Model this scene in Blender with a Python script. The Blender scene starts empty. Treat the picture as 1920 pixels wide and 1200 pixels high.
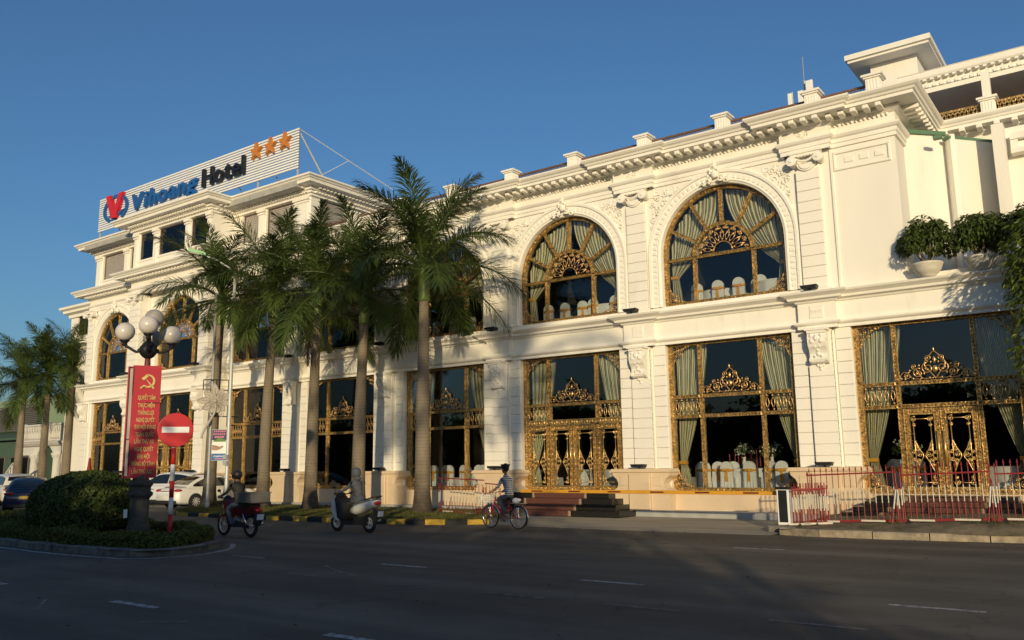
import bpy, math, random
import numpy as np
from mathutils import Vector, Matrix
R = math.radians
rng = random.Random(7)
scene = bpy.context.scene
COL = scene.collection

# ------------------------------------------------------------ camera, sky, sun, exposure
CAM_H = 1.8
F_PX, YAW, PITCH, ROLL = 1597.5, R(36.218), R(9.58), R(-0.8026)
fw = Vector((-math.sin(YAW), math.cos(YAW), 0)); rt = Vector((math.cos(YAW), math.sin(YAW), 0)); up = Vector((0, 0, 1))
Fv = fw*math.cos(PITCH) + up*math.sin(PITCH); Uv = -fw*math.sin(PITCH) + up*math.cos(PITCH)
cr, sr = math.cos(ROLL), math.sin(ROLL)
Rv = rt*cr + Uv*sr; Upv = Uv*cr - rt*sr
cam_d = bpy.data.cameras.new('camera'); cam = bpy.data.objects.new('camera', cam_d); COL.objects.link(cam)
m4 = Matrix(((Rv.x, Upv.x, -Fv.x, 0), (Rv.y, Upv.y, -Fv.y, 0), (Rv.z, Upv.z, -Fv.z, CAM_H), (0, 0, 0, 1)))
cam.matrix_world = m4
cam_d.sensor_width = 36; cam_d.lens = 36*F_PX/1920; cam_d.clip_end = 3000; cam_d.clip_start = .1
scene.camera = cam

SUN_A, SUN_E = R(34), R(9.5)          # azimuth from the facade normal towards +X, elevation
sun_dir = Vector((math.sin(SUN_A)*math.cos(SUN_E), -math.cos(SUN_A)*math.cos(SUN_E), math.sin(SUN_E)))   # towards the sun
world = bpy.data.worlds.new('World'); scene.world = world; world.use_nodes = True
wn = world.node_tree; wn.nodes.clear()
sky = wn.nodes.new('ShaderNodeTexSky'); sky.sky_type = 'NISHITA'; sky.sun_disc = False
sky.sun_elevation = SUN_E; sky.sun_rotation = math.atan2(sun_dir.x, sun_dir.y)
sky.altitude = 10; sky.air_density = 1.15; sky.dust_density = 1.4; sky.ozone_density = 5.0
bg = wn.nodes.new('ShaderNodeBackground'); bg.inputs[1].default_value = 0.13
wo = wn.nodes.new('ShaderNodeOutputWorld')
wn.links.new(sky.outputs[0], bg.inputs[0]); wn.links.new(bg.outputs[0], wo.inputs[0])
sun_l = bpy.data.lights.new('sun', 'SUN'); sun_l.energy = 3.65; sun_l.angle = R(0.6); sun_l.color = (1.0, 0.805, 0.485)
sun_o = bpy.data.objects.new('sun', sun_l); COL.objects.link(sun_o)
sun_o.rotation_euler = sun_dir.to_track_quat('Z', 'Y').to_euler(); sun_o.location = (20, -20, 30)
vs = scene.view_settings
vs.view_transform = 'Standard'; vs.look = 'None'; vs.gamma = 1; vs.exposure = 0.0; vs.use_curve_mapping = False

# ------------------------------------------------------------ materials
MATS = {}
def pm(name, col, rough=.6, metal=0., var=.12, scale=3., bump=0., bscale=30., spec=.4, stain=None, coat=0., obj=False, emit=None, stretch=None):
    if name in MATS: return MATS[name]
    m = bpy.data.materials.new(name); m.use_nodes = True; MATS[name] = m
    nt = m.node_tree; N = nt.nodes; L = nt.links
    b = N['Principled BSDF']
    b.inputs['Roughness'].default_value = rough; b.inputs['Metallic'].default_value = metal
    b.inputs['Specular IOR Level'].default_value = spec; b.inputs['Coat Weight'].default_value = coat
    if obj: co = N.new('ShaderNodeTexCoord').outputs['Object']
    else: co = N.new('ShaderNodeNewGeometry').outputs['Position']
    if stretch:
        mp = N.new('ShaderNodeMapping'); mp.inputs['Scale'].default_value = stretch; L.new(co, mp.inputs[0]); co = mp.outputs[0]
    nz = N.new('ShaderNodeTexNoise'); nz.inputs['Scale'].default_value = scale; nz.inputs['Detail'].default_value = 6; nz.inputs['Roughness'].default_value = .6
    L.new(co, nz.inputs['Vector'])
    cr_ = N.new('ShaderNodeValToRGB'); L.new(nz.outputs['Fac'], cr_.inputs[0])
    cr_.color_ramp.elements[0].position = .3; cr_.color_ramp.elements[1].position = .7
    cr_.color_ramp.elements[0].color = (*[max(0, c*(1-var)) for c in col], 1); cr_.color_ramp.elements[1].color = (*[min(1, c*(1+var)) for c in col], 1)
    out = cr_.outputs[0]
    if stain:
        scol, sscale, lo, hi = stain
        n2 = N.new('ShaderNodeTexNoise'); n2.inputs['Scale'].default_value = sscale; n2.inputs['Detail'].default_value = 8; n2.inputs['Roughness'].default_value = .65
        L.new(co, n2.inputs['Vector'])
        mr = N.new('ShaderNodeMapRange'); mr.inputs[1].default_value = lo; mr.inputs[2].default_value = hi; L.new(n2.outputs['Fac'], mr.inputs[0])
        mx = N.new('ShaderNodeMix'); mx.data_type = 'RGBA'; L.new(mr.outputs[0], mx.inputs['Factor']); L.new(out, mx.inputs['A']); mx.inputs['B'].default_value = (*scol, 1)
        out = mx.outputs['Result']
    L.new(out, b.inputs['Base Color'])
    if bump:
        n3 = N.new('ShaderNodeTexNoise'); n3.inputs['Scale'].default_value = bscale; n3.inputs['Detail'].default_value = 4; L.new(co, n3.inputs['Vector'])
        bp = N.new('ShaderNodeBump'); bp.inputs['Strength'].default_value = bump; bp.inputs['Distance'].default_value = .02
        L.new(n3.outputs['Fac'], bp.inputs['Height']); L.new(bp.outputs[0], b.inputs['Normal'])
    if emit: b.inputs['Emission Color'].default_value = (*emit[0], 1); b.inputs['Emission Strength'].default_value = emit[1]
    return m

def glass_mat(name, tint, rough=.02, refl=1.45):
    m = bpy.data.materials.new(name); m.use_nodes = True; MATS[name] = m
    nt = m.node_tree; N = nt.nodes; L = nt.links; N.clear()
    tr = N.new('ShaderNodeBsdfTransparent'); tr.inputs[0].default_value = (*tint, 1)
    gl = N.new('ShaderNodeBsdfGlossy'); gl.inputs['Roughness'].default_value = rough; gl.inputs[0].default_value = (.95, .97, 1, 1)
    fr = N.new('ShaderNodeFresnel'); fr.inputs[0].default_value = refl
    nz = N.new('ShaderNodeTexNoise'); nz.inputs['Scale'].default_value = .7; g = N.new('ShaderNodeNewGeometry'); L.new(g.outputs['Position'], nz.inputs['Vector'])
    bp = N.new('ShaderNodeBump'); bp.inputs['Strength'].default_value = .05; bp.inputs['Distance'].default_value = .05; L.new(nz.outputs['Fac'], bp.inputs['Height'])
    L.new(bp.outputs[0], gl.inputs['Normal'])
    mx = N.new('ShaderNodeMixShader'); L.new(fr.outputs[0], mx.inputs[0]); L.new(tr.outputs[0], mx.inputs[1]); L.new(gl.outputs[0], mx.inputs[2])
    o = N.new('ShaderNodeOutputMaterial'); L.new(mx.outputs[0], o.inputs[0])
    return m

def leaf_mat(name, c1, c2, rough=.45, trans=.25, scale=1.5):
    m = bpy.data.materials.new(name); m.use_nodes = True; MATS[name] = m
    nt = m.node_tree; N = nt.nodes; L = nt.links
    b = N['Principled BSDF']; b.inputs['Roughness'].default_value = rough; b.inputs['Specular IOR Level'].default_value = .35
    g = N.new('ShaderNodeNewGeometry')
    nz = N.new('ShaderNodeTexNoise'); nz.inputs['Scale'].default_value = scale; nz.inputs['Detail'].default_value = 3; L.new(g.outputs['Position'], nz.inputs['Vector'])
    ad = N.new('ShaderNodeMath'); ad.operation = 'MULTIPLY_ADD'; L.new(g.outputs['Random Per Island'], ad.inputs[0]); ad.inputs[1].default_value = .55
    ad2 = N.new('ShaderNodeMath'); ad2.operation = 'MULTIPLY'; L.new(nz.outputs['Fac'], ad2.inputs[0]); ad2.inputs[1].default_value = .5; L.new(ad2.outputs[0], ad.inputs[2])
    mx = N.new('ShaderNodeMix'); mx.data_type = 'RGBA'; L.new(ad.outputs[0], mx.inputs['Factor']); mx.inputs['A'].default_value = (*c1, 1); mx.inputs['B'].default_value = (*c2, 1)
    L.new(mx.outputs['Result'], b.inputs['Base Color'])
    tl = N.new('ShaderNodeBsdfTranslucent'); L.new(mx.outputs['Result'], tl.inputs[0])
    ms = N.new('ShaderNodeMixShader'); ms.inputs[0].default_value = trans; L.new(b.outputs[0], ms.inputs[1]); L.new(tl.outputs[0], ms.inputs[2])
    L.new(ms.outputs[0], N['Material Output'].inputs[0])
    return m

pm('wall', (.80, .77, .70), rough=.6, var=.04, scale=.6, bump=.05, bscale=45, stain=((.60, .55, .46), .9, .58, 1.0), stretch=(1, 1, .22))
pm('trim', (.82, .79, .72), rough=.55, var=.035, scale=1.2, bump=.03, bscale=60, stain=((.55, .50, .42), 1.6, .60, .98), stretch=(1, 1, .3))
pm('stone', (.64, .50, .345), rough=.5, var=.08, scale=1.1, bump=.04, bscale=50, stain=((.50, .38, .26), .9, .55, .9))
pm('greystone', (.36, .36, .34), rough=.7, var=.15, scale=2, bump=.1, bscale=40)
pm('gold', (.44, .285, .105), rough=.37, metal=.7, var=.65, scale=10, bump=.9, bscale=24)
pm('gold_smooth', (.66, .45, .19), rough=.32, metal=.75, var=.15, scale=10)
pm('scroll_gold', (.66, .42, .19), rough=.3, metal=.8, var=.25, scale=12)
pm('bronze', (.20, .11, .07), rough=.5, metal=.4, var=.2, scale=8)
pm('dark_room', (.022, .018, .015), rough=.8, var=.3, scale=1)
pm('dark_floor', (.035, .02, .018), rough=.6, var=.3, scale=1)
pm('sash', (.75, .36, .05), rough=.5, var=.1, scale=6)
pm('cloth', (.78, .78, .80), rough=.8, var=.04, scale=5)
pm('black_metal', (.015, .015, .017), rough=.45, var=.2)
pm('grey_metal', (.34, .35, .35), rough=.5, metal=.2, var=.12, scale=6)
pm('galv', (.50, .51, .50), rough=.5, metal=.25, var=.1, scale=5)
pm('white_paint', (.80, .80, .78), rough=.4, var=.04)
pm('shutter', (.36, .33, .31), rough=.5, var=.06, scale=2)
pm('dark_frame', (.10, .06, .05), rough=.4, var=.1)
glass_mat('glass', (.84, .86, .85))
glass_mat('glass_dark', (.20, .22, .23))

# ------------------------------------------------------------ mesh helpers
class MB:
    def __init__(s): s.v = []; s.f = []; s.mi = []; s.uv = None
    def add(s, vs, fs, mi=0):
        n = len(s.v); s.v.extend(vs)
        for f in fs: s.f.append(tuple(i+n for i in f)); s.mi.append(mi)
        return s
    def box(s, x0, x1, y0, y1, z0, z1, mi=0):
        return s.add([(x0,y0,z0),(x1,y0,z0),(x1,y1,z0),(x0,y1,z0),(x0,y0,z1),(x1,y0,z1),(x1,y1,z1),(x0,y1,z1)],
              [(0,3,2,1),(4,5,6,7),(0,1,5,4),(1,2,6,5),(2,3,7,6),(3,0,4,7)], mi)
    def bev(s, x0, x1, y0, y1, z0, z1, b, mi=0):
        """box with its -y face chamfered all round"""
        return s.add([(x0,y0+b,z0),(x1,y0+b,z0),(x1,y1,z0),(x0,y1,z0),(x0,y0+b,z1),(x1,y0+b,z1),(x1,y1,z1),(x0,y1,z1),
                      (x0+b,y0,z0+b),(x1-b,y0,z0+b),(x1-b,y0,z1-b),(x0+b,y0,z1-b)],
              [(0,3,2,1),(4,5,6,7),(1,2,6,5),(2,3,7,6),(3,0,4,7),(8,9,10,11),(0,1,9,8),(1,5,10,9),(5,4,11,10),(4,0,8,11)], mi)
    def obox(s, c, ax, ay, az, mi=0):
        c, ax, ay, az = Vector(c), Vector(ax), Vector(ay), Vector(az)
        vs = [tuple(c + ax*i + ay*j + az*k) for k in (-1,1) for (i,j) in ((-1,-1),(1,-1),(1,1),(-1,1))]
        return s.add(vs, [(0,3,2,1),(4,5,6,7),(0,1,5,4),(1,2,6,5),(2,3,7,6),(3,0,4,7)], mi)
    def prism(s, poly, ax, a, b, mi=0):
        """poly: 2-D points; ax 'y': (x,z) extruded in y, 'x': (y,z) in x, 'z': (x,y) in z"""
        n = len(poly)
        def P(p, t): return {'y': (p[0], t, p[1]), 'x': (t, p[0], p[1]), 'z': (p[0], p[1], t)}[ax]
        vs = [P(p, a) for p in poly] + [P(p, b) for p in poly]
        fs = [tuple(range(n-1, -1, -1)), tuple(range(n, 2*n))] + [(i, (i+1) % n, n+(i+1) % n, n+i) for i in range(n)]
        return s.add(vs, fs, mi)
    def tube(s, pts, r, n=6, cap=True, mi=0):
        pts = [Vector(p) for p in pts]; k = len(pts)
        rs = r if isinstance(r, (list, tuple)) else [r]*k
        vs = []; prev = None
        for i, p in enumerate(pts):
            d = (pts[min(i+1, k-1)] - pts[max(i-1, 0)])
            d = d.normalized() if d.length > 1e-9 else Vector((0,0,1))
            if prev is None:
                a = Vector((0,0,1)) if abs(d.z) < .9 else Vector((1,0,0))
                u = d.cross(a).normalized()
            else:
                u = (prev - d*prev.dot(d));  u = u.normalized() if u.length > 1e-6 else d.orthogonal().normalized()
            prev = u; w = d.cross(u)
            for j in range(n):
                t = 2*math.pi*j/n; vs.append(tuple(p + (u*math.cos(t) + w*math.sin(t))*rs[i]))
        fs = [(i*n+j, i*n+(j+1) % n, (i+1)*n+(j+1) % n, (i+1)*n+j) for i in range(k-1) for j in range(n)]
        if cap: fs += [tuple(range(n-1, -1, -1)), tuple((k-1)*n+j for j in range(n))]
        return s.add(vs, fs, mi)
    def lathe(s, prof, n=16, c=(0,0,0), ax='z', mi=0, cap=True):
        vs = []
        for r, t in prof:
            for j in range(n):
                a = 2*math.pi*j/n; q = (r*math.cos(a), r*math.sin(a))
                v = {'z': (q[0], q[1], t), 'y': (q[0], t, q[1]), 'x': (t, q[0], q[1])}[ax]
                vs.append((v[0]+c[0], v[1]+c[1], v[2]+c[2]))
        k = len(prof)
        fs = [(i*n+j, i*n+(j+1) % n, (i+1)*n+(j+1) % n, (i+1)*n+j) for i in range(k-1) for j in range(n)]
        if cap: fs += [tuple(range(n-1, -1, -1)), tuple((k-1)*n+j for j in range(n))]
        return s.add(vs, fs, mi)
    def ball(s, c, r, nu=12, nv=8, sc=(1,1,1), mi=0):
        prof = [(r*math.sin(math.pi*i/nv), -r*math.cos(math.pi*i/nv)) for i in range(nv+1)]
        prof[0] = (r*.02, prof[0][1]); prof[-1] = (r*.02, prof[-1][1])
        n0 = len(s.v); s.lathe(prof, nu, (0,0,0), 'z', mi)
        for i in range(n0, len(s.v)):
            x, y, z = s.v[i]; s.v[i] = (x*sc[0]+c[0], y*sc[1]+c[1], z*sc[2]+c[2])
        return s
    def grid(s, fn, nu, nv, mi=0, uv=True, closed_u=False):
        n0 = len(s.v)
        for j in range(nv+1):
            for i in range(nu+1): s.v.append(tuple(fn(i/nu, j/nv)))
        for j in range(nv):
            for i in range(nu):
                a = n0+j*(nu+1)+i; s.f.append((a, a+1, a+nu+2, a+nu+1)); s.mi.append(mi)
        if uv:
            if s.uv is None: s.uv = {}
            for j in range(nv+1):
                for i in range(nu+1): s.uv[n0+j*(nu+1)+i] = (i/nu, j/nv)
        return s
    def molding(s, path, prof, mi=0, caps=True):
        path = [Vector((p[0], p[1])) for p in path]; k = len(path); m = len(prof); vs = []
        for i, p in enumerate(path):
            ns = []
            if i > 0: d = (p-path[i-1]).normalized(); ns.append(Vector((d.y, -d.x)))
            if i < k-1: d = (path[i+1]-p).normalized(); ns.append(Vector((d.y, -d.x)))
            o = ns[0] if len(ns) == 1 else (ns[0]+ns[1])/(1+ns[0].dot(ns[1]))
            for off, z in prof: q = p + o*off; vs.append((q.x, q.y, z))
        fs = [(i*m+j, (i+1)*m+j, (i+1)*m+j+1, i*m+j+1) for i in range(k-1) for j in range(m-1)]
        if caps: fs += [tuple(range(m)), tuple((k-1)*m+j for j in range(m-1, -1, -1))]
        return s.add(vs, fs, mi)
    def mesh(s, name, mats, smooth=False, org=(0,0,0)):
        me = bpy.data.meshes.new(name)
        ox, oy, oz = org
        v = [(a-ox, b-oy, c-oz) for a, b, c in s.v] if (ox or oy or oz) else s.v
        me.from_pydata(v, [], s.f)
        if not isinstance(mats, (list, tuple)): mats = [mats]
        for mt in mats: me.materials.append(MATS[mt] if isinstance(mt, str) else mt)
        if len(mats) > 1: me.polygons.foreach_set('material_index', s.mi)
        if smooth: me.polygons.foreach_set('use_smooth', [True]*len(s.f))
        if s.uv:
            ul = me.uv_layers.new(name='UVMap'); li = np.empty(len(me.loops), dtype=np.int32); me.loops.foreach_get('vertex_index', li)
            arr = np.zeros((len(me.vertices), 2)); 
            for k_, w in s.uv.items(): arr[k_] = w
            ul.data.foreach_set('uv', arr[li].ravel())
        me.update()
        return me
    def build(s, name, mats, parent=None, smooth=False, loc=None):
        """geometry is in world coordinates unless loc is given (then local, placed at world loc)"""
        if loc is None:
            base = wloc(parent) if parent is not None else Vector((0,0,0))
            o = bpy.data.objects.new(name, s.mesh(name, mats, smooth, tuple(base)))
        else:
            o = bpy.data.objects.new(name, s.mesh(name, mats, smooth)); o.location = Vector(loc) - (wloc(parent) if parent is not None else Vector((0,0,0)))
        if parent is not None: o.parent = parent
        COL.objects.link(o)
        return o
def wloc(o):
    v = Vector((0,0,0))
    while o is not None: v += Vector(o.location); o = o.parent
    return v
def piece(name, me, parent, loc, rot=None, scale=None):
    """object with shared mesh, placed at a world location under an unrotated parent"""
    o = bpy.data.objects.new(name, me); o.location = Vector(loc) - (wloc(parent) if parent is not None else Vector((0,0,0)))
    if rot is not None: o.rotation_euler = rot
    if scale is not None: o.scale = scale if isinstance(scale, (tuple, list)) else (scale,)*3
    if parent is not None: o.parent = parent
    COL.objects.link(o); return o
def tag(o, label=None, cat=None, group=None, kind=None):
    if label: o['label'] = label
    if cat: o['category'] = cat
    if group: o['group'] = group
    if kind: o['kind'] = kind
    return o
def thing(name, label, cat, loc=(0,0,0), rz=0., group=None):
    o = bpy.data.objects.new(name, None); o.empty_display_size = .3; COL.objects.link(o); o.location = loc; o.rotation_euler = (0, 0, rz)
    return tag(o, label, cat, group)
def copy_tree(o, parent=None):
    c = o.copy(); COL.objects.link(c)
    if parent is not None: c.parent = parent
    for ch in list(o.children): copy_tree(ch, c)
    return c
def leaves_mesh(name, P, Nn, size, mat, aspect=.45, seed=1, jitter=.6, dirs=None, fold=.25):
    """many leaf-shaped rhombi (two triangles each, folded); P, Nn arrays (n,3)"""
    g = np.random.default_rng(seed); n = len(P); P = np.asarray(P, float); Nn = np.asarray(Nn, float)
    Nn = Nn + g.normal(0, jitter, (n, 3)); Nn /= np.linalg.norm(Nn, axis=1)[:, None]+1e-9
    if dirs is None: dirs = g.normal(0, 1, (n, 3))
    D = dirs - (dirs*Nn).sum(1)[:, None]*Nn; D /= np.linalg.norm(D, axis=1)[:, None]+1e-9
    S = np.cross(Nn, D); sz = size*(g.uniform(.65, 1.25, n))[:, None]
    V = np.empty((n, 4, 3))
    V[:, 0] = P - D*sz*.5; V[:, 2] = P + D*sz*.5
    V[:, 1] = P + S*sz*aspect*.5 + Nn*sz*fold*aspect; V[:, 3] = P - S*sz*aspect*.5 + Nn*sz*fold*aspect
    me = bpy.data.meshes.new(name); me.vertices.add(n*4); me.vertices.foreach_set('co', V.ravel())
    idx = np.arange(n)[:, None]*4; tri = np.concatenate([idx+np.array([[0,1,2]]), idx+np.array([[0,2,3]])], axis=1).reshape(-1)
    me.loops.add(n*6); me.loops.foreach_set('vertex_index', tri.astype(np.int32))
    me.polygons.add(n*2); me.polygons.foreach_set('loop_start', np.arange(n*2, dtype=np.int32)*3)
    me.materials.append(MATS[mat]); me.update(calc_edges=True); me.validate()
    return me
def text_mesh(body, size, extrude=.0, offset=0., align='LEFT', bevel=0., shear=0.):
    cu = bpy.data.curves.new('txt', 'FONT'); cu.body = body; cu.size = size; cu.extrude = extrude; cu.offset = offset; cu.align_x = align; cu.bevel_depth = bevel; cu.shear = shear; cu.resolution_u = 4
    ob = bpy.data.objects.new('txt', cu); COL.objects.link(ob)
    dg = bpy.context.evaluated_depsgraph_get(); dg.update()
    me = bpy.data.meshes.new_from_object(ob.evaluated_get(dg)); bpy.data.objects.remove(ob); bpy.data.curves.remove(cu)
    return me
# ------------------------------------------------------------ hotel facade: shared windows, ornament and mouldings
YF = 27.0            # plane of the gold window frames
YW = 26.75           # wall face
YP = 26.57           # pilaster face
HW = 2.19            # half width of a window
GB, GT, R1, R2 = .79, 5.86, 3.97, 3.30
AB, AS = 7.12, 8.95  # upper window: bottom, spring line
AT = 8.76            # transom
MX = 1.05            # mullions

def gbar(mb, p0, p1, w, d=.10, y=0., lump=.105, lh=.035):
    """carved gilt bar in the x-z plane from p0 to p1"""
    a, b = Vector((p0[0], 0, p0[1])), Vector((p1[0], 0, p1[1])); L = (b-a).length; t = (b-a)/L; n = Vector((-t.z, 0, t.x))
    c = (a+b)/2; mb.obox((c.x, y, c.z), t*(L/2), (0, d/2, 0), n*(w/2))
    for e in (-1, 1):
        q = c + n*(w*.41*e); mb.obox((q.x, y-d/2-.012, q.z), t*(L/2-.004), (0, .014, 0), n*(w*.075))
    k = max(1, int(L/lump)); s = L/k
    for i in range(k):
        q = a + t*(s*(i+.5)); f = y-d/2-.002; sg = 1 if i % 2 else -1
        u = (t*.9 + n*.5*sg)*(s*.50); v = (n*.62 - t*.25*sg)*(w*.46)
        mb.add([tuple(q+u+Vector((0,f,0))), tuple(q+v+Vector((0,f,0))), tuple(q-u+Vector((0,f,0))), tuple(q-v+Vector((0,f,0))), (q.x, f-lh, q.z)],
               [(0,4,1),(1,4,2),(2,4,3),(3,4,0)])
def arc_pts(cx, cz, r, a0, a1, n): return [(cx+r*math.cos(a0+(a1-a0)*i/n), cz+r*math.sin(a0+(a1-a0)*i/n)) for i in range(n+1)]
def scroll(mb, cx, cz, r, a0, turns=1.3, sg=1, th=.018, y=-.06, n=16, r1=.25):
    pts = []
    for i in range(n+1):
        t = i/n; a = a0 + sg*turns*2*math.pi*t; q = r*(1-(1-r1)*t); pts.append((cx+q*math.cos(a), y, cz+q*math.sin(a)))
    mb.tube(pts, [th*(1-.35*i/n) for i in range(n+1)], 4)
    e = pts[-1]; mb.ball(e, th*1.9, 5, 4)
def stem(mb, pts, th=.018, y=-.06):
    """smooth curve through 2-D points"""
    P = [Vector((p[0], y, p[1])) for p in pts]; out = []
    for i in range(len(P)-1):
        p0, p1, p2, p3 = P[max(i-1, 0)], P[i], P[i+1], P[min(i+2, len(P)-1)]
        for k in range(5):
            t = k/5; out.append(.5*((2*p1)+(p2-p0)*t+(2*p0-5*p1+4*p2-p3)*t*t+(-p0+3*p1-3*p2+p3)*t**3))
    out.append(P[-1]); mb.tube(out, th, 4)
def crest_mesh():
    mb = MB(); z0 = R1+.07
    def S(*a): 
        return a
    for s in (-1, 1):
        scroll(mb, s*.20, z0+.33, .17, R(90) if s > 0 else R(90), 1.5, -s, .022)
        scroll(mb, s*.16, z0+.62, .10, R(-90), 1.3, s, .018)
        scroll(mb, s*.46, z0+.20, .15, R(120) if s > 0 else R(60), 1.4, -s, .022)
        scroll(mb, s*.56, z0+.40, .075, R(-90), 1.2, s, .016)
        scroll(mb, s*.74, z0+.13, .11, R(120) if s > 0 else R(60), 1.3, -s, .02)
        scroll(mb, s*.95, z0+.07, .07, R(90), 1.2, -s, .016)
        stem(mb, [(0, z0+.02), (s*.12, z0+.2), (s*.28, z0+.45), (s*.12, z0+.7), (0, z0+.82)], .02)
        stem(mb, [(s*.05, z0+.04), (s*.35, z0+.05), (s*.5, z0+.3), (s*.62, z0+.33)], .02)
        stem(mb, [(s*.4, z0+.02), (s*.62, z0+.06), (s*.78, z0+.24), (s*.9, z0+.2), (s*1.02, z0+.02)], .018)
        for q in (.16, .38, .6, .82): mb.ball((s*q, -.07, z0+.045), .035, 6, 4)
        for (qx, qz) in ((.1, .5), (.3, .18), (.42, .42), (.68, .28)): mb.ball((s*qx, -.07, z0+qz), .028, 6, 4, (1, .8, 1.5))
    mb.ball((0, -.07, z0+.30), .085, 8, 6, (1, .6, 1.2)); mb.ball((0, -.07, z0+.56), .06, 8, 6, (.8, .6, 1.6)); mb.ball((0, -.07, z0+.86), .035, 6, 5, (.8, .8, 2.2))
    return mb
def corner_orn(mb, cx, cz, sx, sz, k=1.):
    """filigree filling a corner; sx, sz point into the opening"""
    for (a, b, r, t) in ((.16,.16,.15,1.6), (.40,.11,.10,1.4), (.11,.40,.10,1.4), (.33,.31,.075,1.3), (.58,.06,.06,1.2), (.06,.58,.06,1.2)):
        scroll(mb, cx+sx*a*k, cz+sz*b*k, r*k, rng.uniform(0, 6), t, 1 if sx*sz > 0 else -1, .014, -.03, 14)
    stem(mb, [(cx+sx*.03*k, cz+sz*.72*k), (cx+sx*.14*k, cz+sz*.45*k), (cx+sx*.3*k, cz+sz*.3*k), (cx+sx*.45*k, cz+sz*.14*k), (cx+sx*.72*k, cz+sz*.03*k)], .016, -.03)
def baluster_row(mb, x0, x1, z0, z1, n):
    for i in range(n):
        x = x0+(x1-x0)*(i+.5)/n; h = (z1-z0)/2; zc = (z0+z1)/2; w = (x1-x0)/n*.26
        for s in (-1, 1): mb.tube([(x+s*w*math.sin(math.pi*t/8)+s*.004, -.02, zc-h*.62+h*1.24*t/8) for t in range(9)], .012, 4)
        for s in (-1, 1): scroll(mb, x, zc+s*h*.8, w*.75, R(90)*s, 1.1, 1, .011, -.02, 8)
def pane_box(name, x0, x1, z0, z1, win, b='glass', y=.02):
    return MB().box(x0, x1, y-.004, y+.004, z0, z1).mesh(name, b)

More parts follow.
